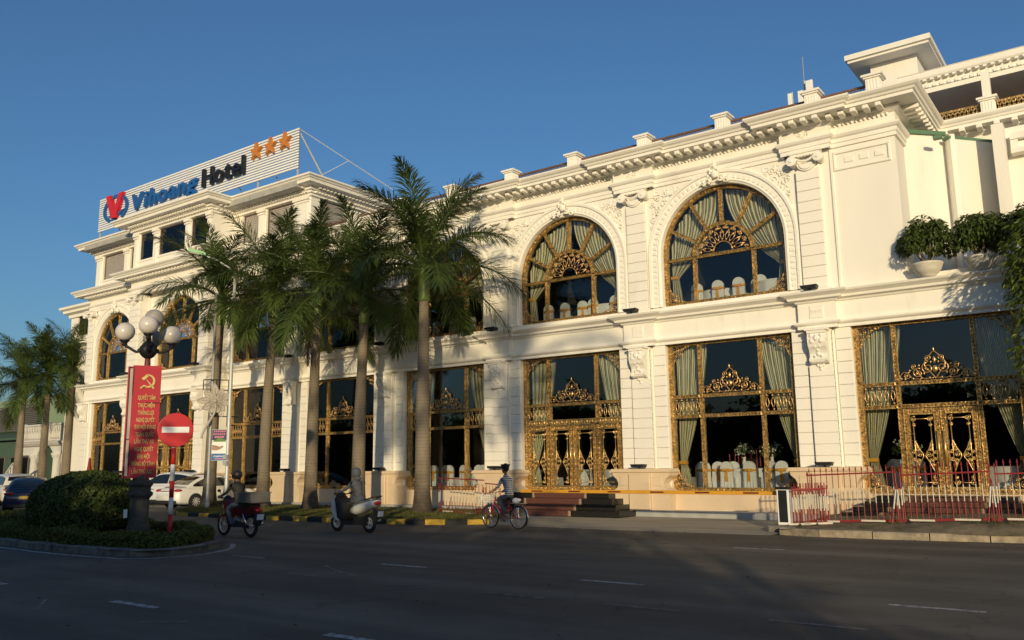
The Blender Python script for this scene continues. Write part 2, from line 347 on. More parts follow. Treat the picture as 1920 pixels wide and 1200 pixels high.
def rect_window_meshes(kind):
    """gilt ground-floor window, local coordinates about the bay centre; returns frame mesh and list of sub-parts"""
    sub = []
    f = MB(); w = .15
    gbar(f, (-HW, GT-w/2), (HW, GT-w/2), w, .12); gbar(f, (-HW, GB+w/2), (HW, GB+w/2), w, .12)
    for s in (-1, 1): gbar(f, (s*(HW-w/2), GB+w), (s*(HW-w/2), GT-w), w, .12)
    xi = HW-w
    mw = .115
    zlow = GB+w if kind in ('win', 'door2') else R2+.08
    for s in (-1, 1):
        mu = MB(); gbar(mu, (s*MX, zlow), (s*MX, GT-w), mw, .10); sub.append(('mullion', mu, 'gold'))
    for z, nm in ((R1, 'rail'), (R2, 'rail')):
        ra = MB(); ww = mw if not (kind == 'door4' and z == R2) else .22
        gbar(ra, (-xi, z), (-MX-mw/2, z), ww, .10); gbar(ra, (-MX+mw/2, z), (MX-mw/2, z), ww, .10); gbar(ra, (MX+mw/2, z), (xi, z), ww, .10)
        for s in (-1, 1): ra.lathe([(.09, -.10), (.075, -.115), (.03, -.10)], 10, (s*MX, 0, z), 'y')
        sub.append((nm, ra, 'gold'))
    sub.append(('crest', crest_mesh(), 'scroll_gold'))
    for s in (-1, 1):
        c = MB(); corner_orn(c, s*xi, GT-w, -s, -1, .85); sub.append(('corner_ornament', c, 'scroll_gold'))
        b = MB(); baluster_row(b, MX+mw/2 if s > 0 else -xi, xi if s > 0 else -MX-mw/2, R2+mw/2, R1-mw/2, 5); sub.append(('baluster_panel', b, 'scroll_gold'))
    if kind in ('win', 'door2'):
        for s in (-1, 1):
            c = MB(); corner_orn(c, s*xi, GB+w, -s, 1, .8); sub.append(('corner_ornament', c, 'scroll_gold'))
    cols = [(-xi, -MX-mw/2), (-MX+mw/2, MX-mw/2), (MX+mw/2, xi)]
    rows = [(R2+mw/2, R1-mw/2), (R1+mw/2, GT-w)]
    if kind == 'win': rows = [(GB+w, R2-mw/2)]+rows
    panes = [(a, b, c, d) for (c, d) in rows for (a, b) in cols]
    if kind == 'door2': panes += [(-xi, -MX-mw/2, GB+w, R2-mw/2), (MX+mw/2, xi, GB+w, R2-mw/2)]
    def leaf(x0, x1, z0, z1, handle):
        d = MB(); sw = .15
        for x in (x0+sw/2, x1-sw/2): gbar(d, (x, z0), (x, z1), sw, .10, -.02, .09)
        gbar(d, (x0+sw, z1-.09), (x1-sw, z1-.09), .18, .10, -.02, .09); gbar(d, (x0+sw, z0+.09), (x1-sw, z0+.09), .18, .10, -.02, .09)
        o = MB(); a, b, c, e = x0+sw+.10, x1-sw-.10, z0+.30, z1-.30
        for x in (a, b): o.tube([(x, -.05, c), (x, -.05, e)], .014, 5)
        for z in (c, e): o.tube([(a, -.05, z), (b, -.05, z)], .014, 5)
        for s, x in ((1, a), (-1, b)):
            for (dz, r) in ((-.10, .085), (-.28, .05)): scroll(o, x+s*.02, e+dz+.1, r, 1, 1.4, s, .016, -.05, 12)
            for (dz, r) in ((.10, .085), (.24, .05)): scroll(o, x+s*.02, c+dz-.1, r, 1, 1.4, -s, .016, -.05, 12)
            zm = c+(e-c)*.42
            for (dx, dz, r) in ((.03, .30, .055), (.07, .18, .07), (.11, .03, .085), (.07, -.14, .07), (.03, -.26, .055), (-.04, .1, .06), (-.04, -.1, .06)):
                scroll(o, x+s*dx, zm+dz, r, dz*9, 1.5, s if dz > 0 else -s, .015, -.05, 12)
            stem(o, [(x, zm-.45), (x+s*.1, zm-.2), (x+s*.2, zm), (x+s*.1, zm+.2), (x, zm+.45)], .016, -.05)
        if handle:
            x = x1-.07 if handle > 0 else x0+.07
            o.tube([(x, -.13, z0+.75), (x, -.13, z0+1.75)], .032, 8)
            for z in (z0+.85, z0+1.65): o.tube([(x, -.05, z), (x, -.14, z)], .022, 6)
        sub.append(('door_leaf', d, 'gold')); sub.append(('door_ornament', o, 'gold_smooth'))
        panes.append((x0+sw, x1-sw, z0+.18, z1-.18))
    if kind == 'door4':
        e = [-xi, -xi/2, 0, xi/2, xi]
        for i in range(4): leaf(e[i]+.01, e[i+1]-.01, GB+.02, R2-.12, (0, 1, -1, 0)[i])
    if kind == 'door2':
        leaf(-MX+.08, -.01, GB+.02, R2-.08, 1); leaf(.01, MX-.08, GB+.02, R2-.08, -1)
    fr = f.mesh('window', 'gold')
    return fr, [(n, m.mesh(n, mt, smooth=(mt != 'gold'))) for n, m, mt in sub] + [('pane', MB().box(a, b, .016, .024, c, d).mesh('pane', 'glass')) for a, b, c, d in panes]

def arch_window_meshes():
    sub = []; w = .13; ro = HW; ri = HW-w
    f = MB(); gbar(f, (-HW, AB+w/2), (HW, AB+w/2), w, .12)
    for s in (-1, 1): gbar(f, (s*(HW-w/2), AB+w), (s*(HW-w/2), AS), w, .12)
    ps = arc_pts(0, AS, HW-w/2, 0, math.pi, 22)
    for i in range(22): gbar(f, ps[i], ps[i+1], w, .12)
    fr = f.mesh('window', 'gold')
    mw = .11
    for s in (-1, 1):
        mu = MB(); gbar(mu, (s*MX, AB+w), (s*MX, AT), mw, .10); sub.append(('mullion', mu, 'gold'))
    ra = MB(); gbar(ra, (-ri, AT), (-MX-mw/2, AT), mw, .10); gbar(ra, (-MX+mw/2, AT), (MX-mw/2, AT), mw, .10); gbar(ra, (MX+mw/2, AT), (ri, AT), mw, .10)
    sub.append(('rail', ra, 'gold'))
    rf = MX; ps = arc_pts(0, AT, rf, R(2), R(178), 14); ring = MB()
    for i in range(14): gbar(ring, ps[i], ps[i+1], .13, .10)
    sub.append(('fan_ring', ring, 'gold'))
    def outer(a):   # distance from fan centre to the outer arch along angle a
        dz = AS-AT; b = dz*math.sin(a); return b+math.sqrt(b*b-(dz*dz-ri*ri))
    angs = [R(30), R(60), R(90), R(120), R(150)]
    for a in angs:
        b = MB(); gbar(b, ((rf+.06)*math.cos(a), AT+(rf+.06)*math.sin(a)), (outer(a)*math.cos(a), AT+outer(a)*math.sin(a)), .11, .09); sub.append(('glazing_bar', b, 'gold'))
    o = MB(); ps = arc_pts(0, AT+.07, .34, 0, math.pi, 12); o.tube([(x, -.04, z) for x, z in ps], .025, 5)
    for i in range(9):
        a = R(12+19.5*i); c, s_ = math.cos(a), math.sin(a)
        for k in (-1, 1):
            a2 = a+k*R(6.5); scroll(o, .83*math.cos(a2), AT+.07+.83*math.sin(a2), .075, a2, 1.5, k, .014, -.04, 12)
            a3 = a+k*R(4); scroll(o, .66*math.cos(a3), AT+.07+.66*math.sin(a3), .04, a3, 1.2, -k, .011, -.04, 8)
        for k in (-1, 1): o.tube([(.36*c, -.04, AT+.07+.36*s_), (.55*math.cos(a+k*R(7)), -.04, AT+.07+.55*math.sin(a+k*R(7))), (.8*c, -.04, AT+.07+.8*s_)], .012, 4)
        o.ball((.42*c, -.04, AT+.07+.42*s_), .035, 6, 4); o.ball((.72*c, -.04, AT+.07+.72*s_), .025, 6, 4)
    sub.append(('fanlight_scrollwork', o, 'scroll_gold'))
    for s in (-1, 1):
        c = MB(); corner_orn(c, s*ri, AB+w, -s, 1, .8); sub.append(('corner_ornament', c, 'scroll_gold'))
    out = [(n, m.mesh(n, mt, smooth=(mt != 'gold'))) for n, m, mt in sub]
    for (a, b) in ((-ri, -MX-mw/2), (-MX+mw/2, MX-mw/2), (MX+mw/2, ri)):
        out.append(('pane', MB().box(a, b, .016, .024, AB+w, AT-mw/2).mesh('pane', 'glass')))
    aa = [0]+angs+[math.pi]
    for i in range(6):
        p = []
        for k in range(5):
            a = aa[i]+(aa[i+1]-aa[i])*k/4; p.append(((rf+.05)*math.cos(a), AT+(rf+.05)*math.sin(a)+.02))
        for k in range(4, -1, -1):
            a = aa[i]+(aa[i+1]-aa[i])*k/4; p.append((outer(a)*math.cos(a), AT+outer(a)*math.sin(a)+.02))
        out.append(('pane', MB().prism(p, 'y', .016, .024).mesh('pane', 'glass')))
    out.append(('pane', MB().prism(arc_pts(0, AT+.06, rf-.06, 0, math.pi, 14), 'y', .016, .024).mesh('pane', 'glass')))
    return fr, out
WIN = {k: rect_window_meshes(k) for k in ('win', 'door4', 'door2')}
WIN['arch'] = arch_window_meshes()
def put_window(kind, parent, cx, y=YF, label=None):
    fr, subs = WIN[kind]; w = piece('window' if kind in ('win', 'arch') else 'glazed_door', fr, parent, (cx, y, 0))
    if label: w['label'] = label
    for n, me in subs: piece(n, me, w, (cx, y, 0))
    return w

def arch_wall(mb, x0, x1, z0, z1, cx, yf, dep, hw=HW, zs=AS, n=28):
    mb.box(x0, cx-hw, yf, yf+dep, z0, z1); mb.box(cx+hw, x1, yf, yf+dep, z0, z1)
    ps = arc_pts(cx, zs, hw, math.pi, 0, n)
    for (xa, za), (xb, zb) in zip(ps, ps[1:]):
        mb.add([(xa,yf,za),(xb,yf,zb),(xb,yf,z1),(xa,yf,z1),(xa,yf+dep,za),(xb,yf+dep,zb)], [(0,1,2,3),(0,4,5,1)])
def archivolt(mb, cx, yf, hw=HW, zs=AS, zb=AB):
    """moulded surround: legs and semicircle"""
    prof = [(.0, .0), (.0, -.05), (.05, -.07), (.07, -.10), (.10, -.10), (.12, -.06), (.34, -.06), (.36, -.12), (.44, -.13), (.47, -.09), (.5, -.02), (.5, .0)]
    path = [(-hw, zb, 1, 0), (-hw, zs, 1, 0)] + [None]
    n = 36; rows = []
    rows.append([(cx-hw-o, yf+y, zb) for o, y in prof]); 
    for i in range(n+1):
        a = math.pi - math.pi*i/n
        rows.append([(cx+(hw+o)*math.cos(a), yf+y, zs+(hw+o)*math.sin(a)) for o, y in prof])
    rows.append([(cx+hw+o, yf+y, zb) for o, y in prof])
    m = len(prof); vs = [v for r_ in rows for v in r_]
    fs = [(i*m+j, i*m+j+1, (i+1)*m+j+1, (i+1)*m+j) for i in range(len(rows)-1) for j in range(m-1)]
    mb.add(vs, fs)
    # bead-and-reel blocks in the broad fillet
    k = 40
    for i in range(k):
        a = math.pi*(i+.5)/k; c, s = math.cos(a), math.sin(a); r = hw+.23
        mb.obox((cx+r*c, yf-.07, zs+r*s), (c*.07, 0, s*.07), (0, .02, 0), (-s*.05, 0, c*.05))
    for sx in (-1, 1):
        z = zb+.12
        while z < zs-.06: mb.box(cx+sx*(hw+.23)-.07, cx+sx*(hw+.23)+.07, yf-.09, yf-.05, z, z+.1); z += .19
def foliage_relief(seed, pts, th=.03):
    """plaster scroll-and-leaf relief around listed centres (x, z, r)"""
    mb = MB(); r = random.Random(seed)
    for (x, z, q) in pts:
        scroll(mb, x, z, q, r.uniform(0, 6), 1.3, r.choice((-1, 1)), th*.8, -.015, 12)
        for k in range(7):
            a = r.uniform(0, 6.28); d = q*r.uniform(.5, 1.15); mb.ball((x+d*math.cos(a), -.01, z+d*math.sin(a)), q*r.uniform(.22, .36), 6, 4, (1, .45, 1))
    return mb
def crest_relief(cx):
    mb = foliage_relief(3, [(0, .30, .16), (-.22, .12, .14), (.22, .12, .14), (-.42, .02, .11), (.42, .02, .11), (0, .52, .1), (-.13, .42, .08), (.13, .42, .08)], .035)
    for v in range(len(mb.v)):
        x, y, z = mb.v[v]; mb.v[v] = (x, y*2.4-.10, z)
    mb.ball((0, -.14, .28), .13, 8, 6, (1, .7, 1.2)); mb.ball((0, -.12, .62), .07, 6, 5, (.8, .8, 1.4))
    return mb
SPANDREL = {s: foliage_relief(11+s, [(s*x, z, q) for x, z, q in ((1.35, 2.20, .13), (1.62, 2.05, .15), (1.9, 2.2, .13), (1.98, 1.88, .17), (2.22, 2.12, .14), (2.25, 1.65, .16), (2.42, 1.35, .12), (2.42, 1.9, .12), (2.46, 1.08, .09), (1.1, 2.32, .09), (2.40, .85, .07))]).mesh('spandrel_relief', 'trim', True) for s in (-1, 1)}
CREST = crest_relief(0).mesh('keystone_crest', 'trim', True)

def corbel_mesh():
    mb = MB()
    prof = [(0, 1.02), (-.36, 1.02), (-.36, .94), (-.32, .92), (-.34, .80), (-.35, .66), (-.30, .52), (-.22, .42), (-.17, .32), (-.17, .22), (-.20, .14), (-.17, .06), (-.10, .02), (0, .0)]
    mb.prism(prof, 'x', -.27, .27)
    mb.box(-.33, .33, -.40, 0, 1.02, 1.10)
    for s in (-1, 1):
        mb.lathe([(.09, s*.20), (.10, s*.29), (.05, s*.30)], 10, (0, -.22, .80), 'x'); mb.lathe([(.08, s*.20), (.085, s*.28), (.04, s*.29)], 10, (0, -.14, .13), 'x')
    for (x, z, q) in ((0, .78, .10), (-.14, .70, .08), (.14, .70, .08), (-.08, .56, .08), (.08, .56, .08), (0, .44, .08), (-.15, .86, .06), (.15, .86, .06), (0, .3, .06), (-.1, .24, .05), (.1, .24, .05)):
        y = -.34 if z > .62 else (-.27 if z > .5 else -.2); mb.ball((x, y, z), q, 7, 5, (1, .7, 1.1))
    for (x, z, q) in ((0, -.06, .07), (-.08, -.03, .05), (.08, -.03, .05), (0, -.15, .045)): mb.ball((x, -.03, z), q, 6, 4, (1, .6, 1))
    return mb.mesh('corbel', 'trim', False)
CORBEL = corbel_mesh()
def capital_mesh():
    mb = MB()
    mb.box(-.50, .50, -.24, .05, .52, .60); mb.box(-.46, .46, -.20, .05, .44, .52)
    for s in (-1, 1):
        mb.lathe([(.03, -.30), (.155, -.29), (.165, -.26), (.14, -.18), (.13, 0), (.15, .05)], 16, (s*.42, 0, .30), 'y'); mb.lathe([(.045, -.325), (.045, -.28)], 8, (s*.42, 0, .30), 'y')
    mb.tube([(-.30+.6*i/8, -.22, .36-.12*math.sin(math.pi*i/8)) for i in range(9)], .04, 6)
    mb.prism([(.30*math.cos(a), .22+.26*math.sin(a)) for a in [math.pi+math.pi*i/12 for i in range(13)]], 'y', -.10, .04)
    mb.prism([(.22*math.cos(a), .20+.19*math.sin(a)) for a in [math.pi+math.pi*i/12 for i in range(13)]], 'y', -.14, .04)
    for i in range(5): mb.ball((-.2+.1*i, -.2, .44), .05, 6, 4)
    return mb.mesh('capital', 'trim', False)
CAPITAL = capital_mesh()
MODILLION = MB().bev(-.085, .085, -.46, .0, -.13, 0, .02).mesh('modillion', 'trim')
def post_mesh():
    mb = MB(); mb.box(-.2, .2, -.2, .2, 0, .42); mb.box(-.25, .25, -.25, .25, .42, .47); mb.box(-.30, .30, -.30, .30, .47, .54); mb.box(-.24, .24, -.24, .24, 0, .06)
    for i in range(4):
        x = -.13+.087*i; mb.box(x-.02, x+.02, -.215, -.2, .08, .38); mb.box(.2, .215, x-.02, x+.02, .08, .38)
    return mb.mesh('parapet_post', 'trim')
POST = post_mesh()
def light_mesh():
    mb = MB(); mb.add([(-.22,-.30,.06),(.22,-.30,.06),(.26,-.30,.15),(-.26,-.30,.15),(-.2,.0,.03),(.2,.0,.03),(.24,.0,.14),(-.24,.0,.14)],[(0,1,2,3),(4,7,6,5),(0,4,5,1),(1,5,6,2),(2,6,7,3),(3,7,4,0)])
    mb.box(-.03, .03, -.16, -.1, 0, .08)
    return mb.mesh('floodlight', 'black_metal')
FLOOD = light_mesh()
def blocks(parent, x0, x1, y0, y1, z0, z1, h, mat='wall'):
    n = max(1, round((z1-z0)/h)); s = (z1-z0)/n
    me = MB().bev(x0, x1, 0, y1-y0, 0, s-.012, .012).mesh('stone_block', mat)
    for i in range(n): piece('stone_block', me, parent, (0, y0, z0+i*s+.006))
PLINTH_W = 1.05
def plinth(parent, cx, y=26.2, half=.86, mat='stone'):
    mb = MB(); h = half
    left = [(-h-.24, 1.46), (-h-.20, 1.34), (-h-.06, 1.22), (-h+.0, 1.08), (-h-.04, .95), (-h-.16, .86), (-h-.2, .80), (-h-.2, .20)]
    poly = [(cx+x, z) for x, z in left] + [(cx-x, z) for x, z in reversed(left)]
    mb.prism(poly[::-1], 'y', y+.06, 26.95)
    mb.box(cx-h-.30, cx+h+.30, y-.02, 26.90, 1.46, 1.52); mb.box(cx-h-.26, cx+h+.26, y+.02, 26.88, 1.52, 1.57)
    o = mb.build('plinth', mat, parent)
    p = MB().bev(cx-.40, cx+.40, y-.07, y+.06, .2, 1.40, .02); p.build('plinth_block', mat, o)
    p = MB().bev(cx+.46, cx+h-.06, y+.035, y+.06, 1.0, 1.32, .01); p.build('plinth_panel', mat, o)
    p = MB().bev(cx-h+.06, cx-.46, y+.035, y+.06, 1.0, 1.32, .01); p.build('plinth_panel', mat, o)
    return o
def ressaut(x0, x1, y, jogs, d):
    pts = [(x0, y)]
    for a, b in jogs: pts += [(a, y), (a, y-d), (b, y-d), (b, y)]
    return pts + [(x1, y)]
MID = [(.0, 5.78), (.10, 5.78), (.10, 5.87), (.17, 5.91), (.20, 5.95), (.20, 6.0), (.07, 6.01), (.07, 6.58), (.12, 6.60), (.16, 6.66), (.30, 6.68), (.32, 6.75), (.40, 6.80), (.47, 6.84), (.50, 6.90), (.0, 6.94)]
TOPC = [(.0, 11.48), (.06, 11.48), (.06, 11.60), (.09, 11.62), (.09, 11.74), (.15, 11.78), (.19, 11.84), (.19, 11.89), (.07, 11.90), (.07, 12.20), (.12, 12.22), (.20, 12.28), (.24, 12.30), (.24, 12.40), (.74, 12.405), (.74, 12.50), (.79, 12.52), (.82, 12.58), (.88, 12.62), (.93, 12.68), (.93, 12.73), (.0, 12.76)]

# ------------------------------------------------------------ banquet wing
wing = thing('banquet_wing', 'long two-storey cream banquet wing with gilded arched windows and heavy cornice', 'building', (-18, 27, 0))
BAY = dict(Z=-4.64, A=-10.83, D=-17.01, C=-23.19, E=-29.38)
PIER = [-7.735, -13.92, -20.10, -26.285]
XL, XR = -31.6, 1.2
w = MB()
for a, b in [(-8.64, -6.83), (-14.82, -13.02), (-21.0, -19.2), (-27.19, -25.38)]: w.box(a, b, YW, YW+.5, .0, 5.9)
w.box(-2.45, XR, YW, YW+.5, 0, 5.9)
w.box(XL, XR, YW, YW+.5, 5.9, 7.12)
for k in ('A', 'D', 'C', 'E'):
    c = BAY[k]; x0, x1 = c-3.0925, c+3.0925
    if k == 'E': x0 = XL
    arch_wall(w, x0, x1, 7.12, 12.4, c, YW, .5)
w.box(BAY['A']+3.0925, -5.1, YW, YW+.5, 7.12, 12.4)
w.box(-5.6, -5.1, YW+.5, 33, 6.9, 12.4)
w.build('wall', 'wall', wing)
# recessed panel in the plain end bay (frame round it)
p = MB(); x0, x1 = -6.95, -5.25
for a, b, c, d in ((x0, x1, 11.26, 11.36), (x0, x1, 10.72, 10.80), (x0, x0+.08, 10.80, 11.26), (x1-.08, x1, 10.80, 11.26)): p.bev(a, b, YW-.05, YW, c, d, .02)
for i in range(3): p.box(-6.6+.45*i, -6.35+.45*i, YW-.03, YW, 10.95, 11.12)
p.box(-7.04, -6.98, YW-.06, YW, 6.95, 11.45)
p.build('wall_panel', 'trim', wing)
ms = MB(); ms.molding(ressaut(XL, XR, YW, [(c-.5, c+.5) for c in reversed(PIER)], .20), MID); ms.build('mid_cornice', 'trim', wing)
jogs = [(c-.72, c+.72) for c in reversed(PIER)]
tc = MB(); tc.molding(ressaut(XL, -5.1, YW, jogs, .2)[:-1]+[(-5.1, YW), (-5.1, 30.6)], TOPC); top = tc.build('main_cornice', 'trim', wing)
x = XL+.25
while x < -5.2:
    y = YW-.24-(.2 if any(a-.05 < x < b+.05 for a, b in jogs) else 0)
    piece('modillion', MODILLION, top, (x, y, 12.402)); x += .366
y = 27.0
while y < 30.4: piece('modillion', MODILLION, top, (-5.1+.24, y, 12.402), rot=(0, 0, R(90))); y += .366
# egg-and-dart row under the modillions, greek fret squares under the architrave
e = MB(); x = XL+.1
while x < -5.15: e.ball((x, YW-.12, 12.17), .05, 6, 4, (.8, .6, 1.1)); x += .13
e.build('egg_moulding', 'trim', top)
e = MB()
for k in ('A', 'D', 'C', 'E'):
    for i in range(12):
        x = BAY[k]-2.3+.4*i
        if abs(x-BAY[k]) < .35: continue
        e.box(x-.10, x+.10, YW-.025, YW, 11.18, 11.22); e.box(x-.10, x-.06, YW-.025, YW, 11.22, 11.38); e.box(x-.0, x+.10, YW-.025, YW, 11.30, 11.34)
    e.box(BAY[k]-2.6, BAY[k]+2.6, YW-.03, YW, 11.12, 11.14)
e.build('fret_band', 'trim', wing)
for c in PIER:
    pl = MB().bev(c-.36, c+.36, YP+.04, YW, 1.57, 5.78, .04).build('pilaster', 'wall', wing)
    blocks(pl, c-.37, c+.37, YP, YP+.06, 1.57, 4.66, .345)
    for a, b in ((c-.895, c-.44), (c+.44, c+.895)): blocks(pl, a, b, YW-.05, YW-.002, 1.57, 5.78, .345)
    piece('corbel', CORBEL, pl, (c, YP, 4.68))
    rp = MB(); rp.bev(c-.22, c+.22, YW-.295, YW-.265, 6.10, 6.52, .02); 
    for i in range(3): scroll(rp, c-.12+.12*i, 6.31, .07, 0, 1.3, 1, .014, YW-.30, 10)
    rp.build('relief_panel', 'trim', pl)
    pu = MB().bev(c-.36, c+.36, YP+.06, YW, 6.94, 11.48, .04).build('pilaster', 'wall', wing)
    blocks(pu, c-.37, c+.37, YP+.02, YP+.08, 7.06, 10.95, .36)
    MB().bev(c-.45, c+.45, YP-.08, YW, 6.94, 7.06, .03).build('pilaster_base', 'trim', pu)
    piece('capital', CAPITAL, pu, (c, YP+.06, 10.92))
    fr = foliage_relief(int(-c*10), [(c-.12, 12.05, .08), (c+.12, 12.05, .08), (c, 11.99, .07)], .02)
    for i in range(len(fr.v)): q = fr.v[i]; fr.v[i] = (q[0], q[1]+YW-.27, q[2])
    fr.build('relief_panel', 'trim', pu)
    plinth(wing, c)
    piece('floodlight', FLOOD, wing, (c, 26.32, 1.58)); piece('floodlight', FLOOD, wing, (c-.05, YW-.48, 6.93))
    ls = MB(); ls.tube([(c+.375, YP+.012, 1.6), (c+.375, YP+.012, 5.7)], .005, 4)
    for i in range(24): ls.ball((c+.375, YP+.012, 1.7+.17*i), .013, 5, 4)
    ls.build('light_string', 'black_metal', wing)
for a, b in ((-13.02, -8.64), (-25.38, -21.0), (-31.6, -27.19), (-19.2, -14.82), (-6.83, -2.45)):
    MB().box(a-.1, b+.1, 26.72, 27.3, .2, .79).build('stone_apron', 'stone', wing)
MB().box(XL, XR, 26.02, 26.8, .0, .2).build('base_course', 'greystone', wing)
WN = dict(Z='right-hand glazed entrance behind the red railings', A='plain ground-floor window between the two gilded entrances', D='four-leaf glazed entrance above the red steps', C='ground-floor window behind the nearest palm', E='ground-floor window behind the scooter rider')
kinds = dict(Z='door2', A='win', D='door4', C='win', E='win')
for k in 'ZADCE': put_window(kinds[k], wing, BAY[k])
for k in 'ADCE':
    put_window('arch', wing, BAY[k])
    av = MB(); archivolt(av, BAY[k], YW); av.build('archivolt', 'trim', wing)
    piece('keystone_crest', CREST, wing, (BAY[k], YW-.05, 11.17))
    for s in (-1, 1): piece('spandrel_relief', SPANDREL[s], wing, (BAY[k], YW-.01, AS))
# parapet posts and bronze railing
xs = [-5.45, -7.3, -10.3, -13.25, -16.2, -19.15, -22.2, -25.2, -28.2]
for x in xs: piece('parapet_post', POST, wing, (x, 26.25, 12.75))
for a, b in zip(xs, xs[1:]+[-31.2]):
    rl = MB(); a, b = b+.22, a-.22
    rl.box(a, b, 26.42, 26.48, 13.08, 13.15); rl.box(a, b, 26.43, 26.47, 12.80, 12.84)
    n = int((b-a)/.16)
    for i in range(n):
        x = a+(b-a)*(i+.5)/n; rl.obox((x, 26.45, 12.96), (.075, 0, .12), (0, .01, 0), (.012, 0, -.008)); rl.obox((x, 26.45, 12.96), (-.075, 0, .12), (0, .01, 0), (.012, 0, .008))
    rl.build('roof_railing', 'bronze', wing)
MB().box(XL, -5.2, 27.2, 40, 12.4, 12.7).build('roof_slab', 'greystone', wing)
# interior: floors, ceilings, back wall
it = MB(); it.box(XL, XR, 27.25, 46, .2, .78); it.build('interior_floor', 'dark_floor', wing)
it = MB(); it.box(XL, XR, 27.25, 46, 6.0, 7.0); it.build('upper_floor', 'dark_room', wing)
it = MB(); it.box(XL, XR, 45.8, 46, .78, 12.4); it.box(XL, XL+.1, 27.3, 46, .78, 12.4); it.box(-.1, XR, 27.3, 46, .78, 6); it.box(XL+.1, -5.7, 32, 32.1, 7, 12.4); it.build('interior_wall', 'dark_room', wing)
# terrace end: angled walls, ledge, roofed upper terrace
tw = MB()
def vwall(mb, a, b, z0, z1, t=.15):
    d = Vector((b[0]-a[0], b[1]-a[1])).normalized(); n = Vector((-d.y, d.x))*t
    mb.prism([a, b, (b[0]+n.x, b[1]+n.y), (a[0]+n.x, a[1]+n.y)], 'z', z0, z1)
vwall(tw, (-5.1, 27.95), (-4.1, 29.0), 6.9, 11.9); vwall(tw, (-4.1, 29.0), (-3.88, 28.62), 6.9, 11.8)
vwall(tw, (-3.88, 28.62), (-2.74, 30.0), 6.9, 11.65); tw.build('angled_wall', 'wall', wing)
tw = MB(); tw.box(-2.74, -2.42, 28.6, 30.2, 6.9, 11.8); tw.box(-2.42, 1.2, 29.2, 29.6, 6.9, 11.8); tw.build('terrace_pier', 'wall', wing)
tw = MB()
for a, b, c, d, e in ((-2.3, 1.2, 11.30, 11.5, 28.85), (-2.3, 1.2, 10.85, 11.0, 28.8), (-2.3, -2.1, 11.0, 11.3, 28.9), (-2.2, 1.2, 11.02, 11.28, 29.05)): tw.box(a, b, e, 29.2, c, d)
tw.build('terrace_window_hood', 'trim', wing)
tw = MB(); vwall(tw, (-5.06, 27.85), (-4.02, 28.94), 11.9, 12.02, .25); vwall(tw, (-3.92, 28.55), (-2.74, 29.98), 11.65, 11.74, .25); tw.box(-4.25, -4.0, 27.9, 28.1, 11.5, 11.6)
pm('green_metal', (.10, .19, .12), rough=.5, var=.1); tw.build('gutter', 'green_metal', wing)
MB().box(-5.1, 1.2, YW+.02, 29.6, 6.85, 6.93).build('terrace_floor', 'greystone', wing)
ts = MB(); ts.molding([(-5.1, 30.6), (1.2, 30.6)], [(o*.8, z) for o, z in TOPC[8:]]); ts.box(-5.1, 1.2, 30.6, 31.2, 11.0, 12.75); o = ts.build('terrace_cornice', 'trim', wing)
x = -4.2
while x < 0: piece('modillion', MODILLION, o, (x, 30.6-.2, 12.402)); x += .5
for x in (-2.9, .1): piece('parapet_post', POST, wing, (x, 30.3, 12.75)); MB().box(x-.12, x+.12, 30.2, 30.44, 13.29, 14.2).build('terrace_column', 'trim', wing)
rl = MB()
for a, b in ((-5.0, -3.15), (-2.65, -.1)):
    rl.box(a, b, 30.28, 30.34, 13.1, 13.17); rl.box(a, b, 30.28, 30.34, 12.8, 12.84); n = int((b-a)/.13)
    for i in range(n): x = a+(b-a)*(i+.5)/n; rl.obox((x, 30.31, 12.97), (.06, 0, .12), (0, .012, 0), (.016, 0, -.01)); rl.obox((x, 30.31, 12.97), (-.06, 0, .12), (0, .012, 0), (.016, 0, .01))
rl.build('terrace_railing', 'gold', wing)
rf = MB(); rf.molding([(-5.6, 34), (-5.6, 31.2), (-1.75, 31.2), (-1.75, 34)][1:3], [(0, 14.2), (.32, 14.2), (.32, 14.36), (.36, 14.38), (.36, 14.46), (.30, 14.48), (.30, 14.62), (.48, 14.66), (.52, 14.72), (.52, 14.90), (.55, 14.93), (0, 14.95)]); rf.box(-5.6, -1.75, 31.2, 36, 14.2, 14.93); rf.box(-1.75, 1.2, 31.5, 36, 14.2, 14.7)
rf.build('terrace_roof', 'trim', wing)
dm = MB(); x = -5.5
while x < -1.8: dm.box(x, x+.11, 30.72, 30.83, 14.60, 14.68); dm.box(x+.05, x+.17, 30.80, 30.89, 14.38, 14.49); x += .23
dm.build('dentil_row', 'trim', wing)['kind'] = 'stuff'
MB().box(-5.6, 1.2, 33.5, 33.7, 12.7, 14.2).build('terrace_back_wall', 'bronze', wing)  # dark brown material stands in for shade under the terrace roof
bx = MB(); bx.box(-6.95, -5.3, 33.1, 35, 14.0, 16.75); bx.box(-7.6, -4.75, 32.4, 35.6, 16.75, 16.85); bx.box(-7.68, -4.67, 32.3, 35.7, 16.85, 17.05); bx.build('roof_tower', 'wall', wing)
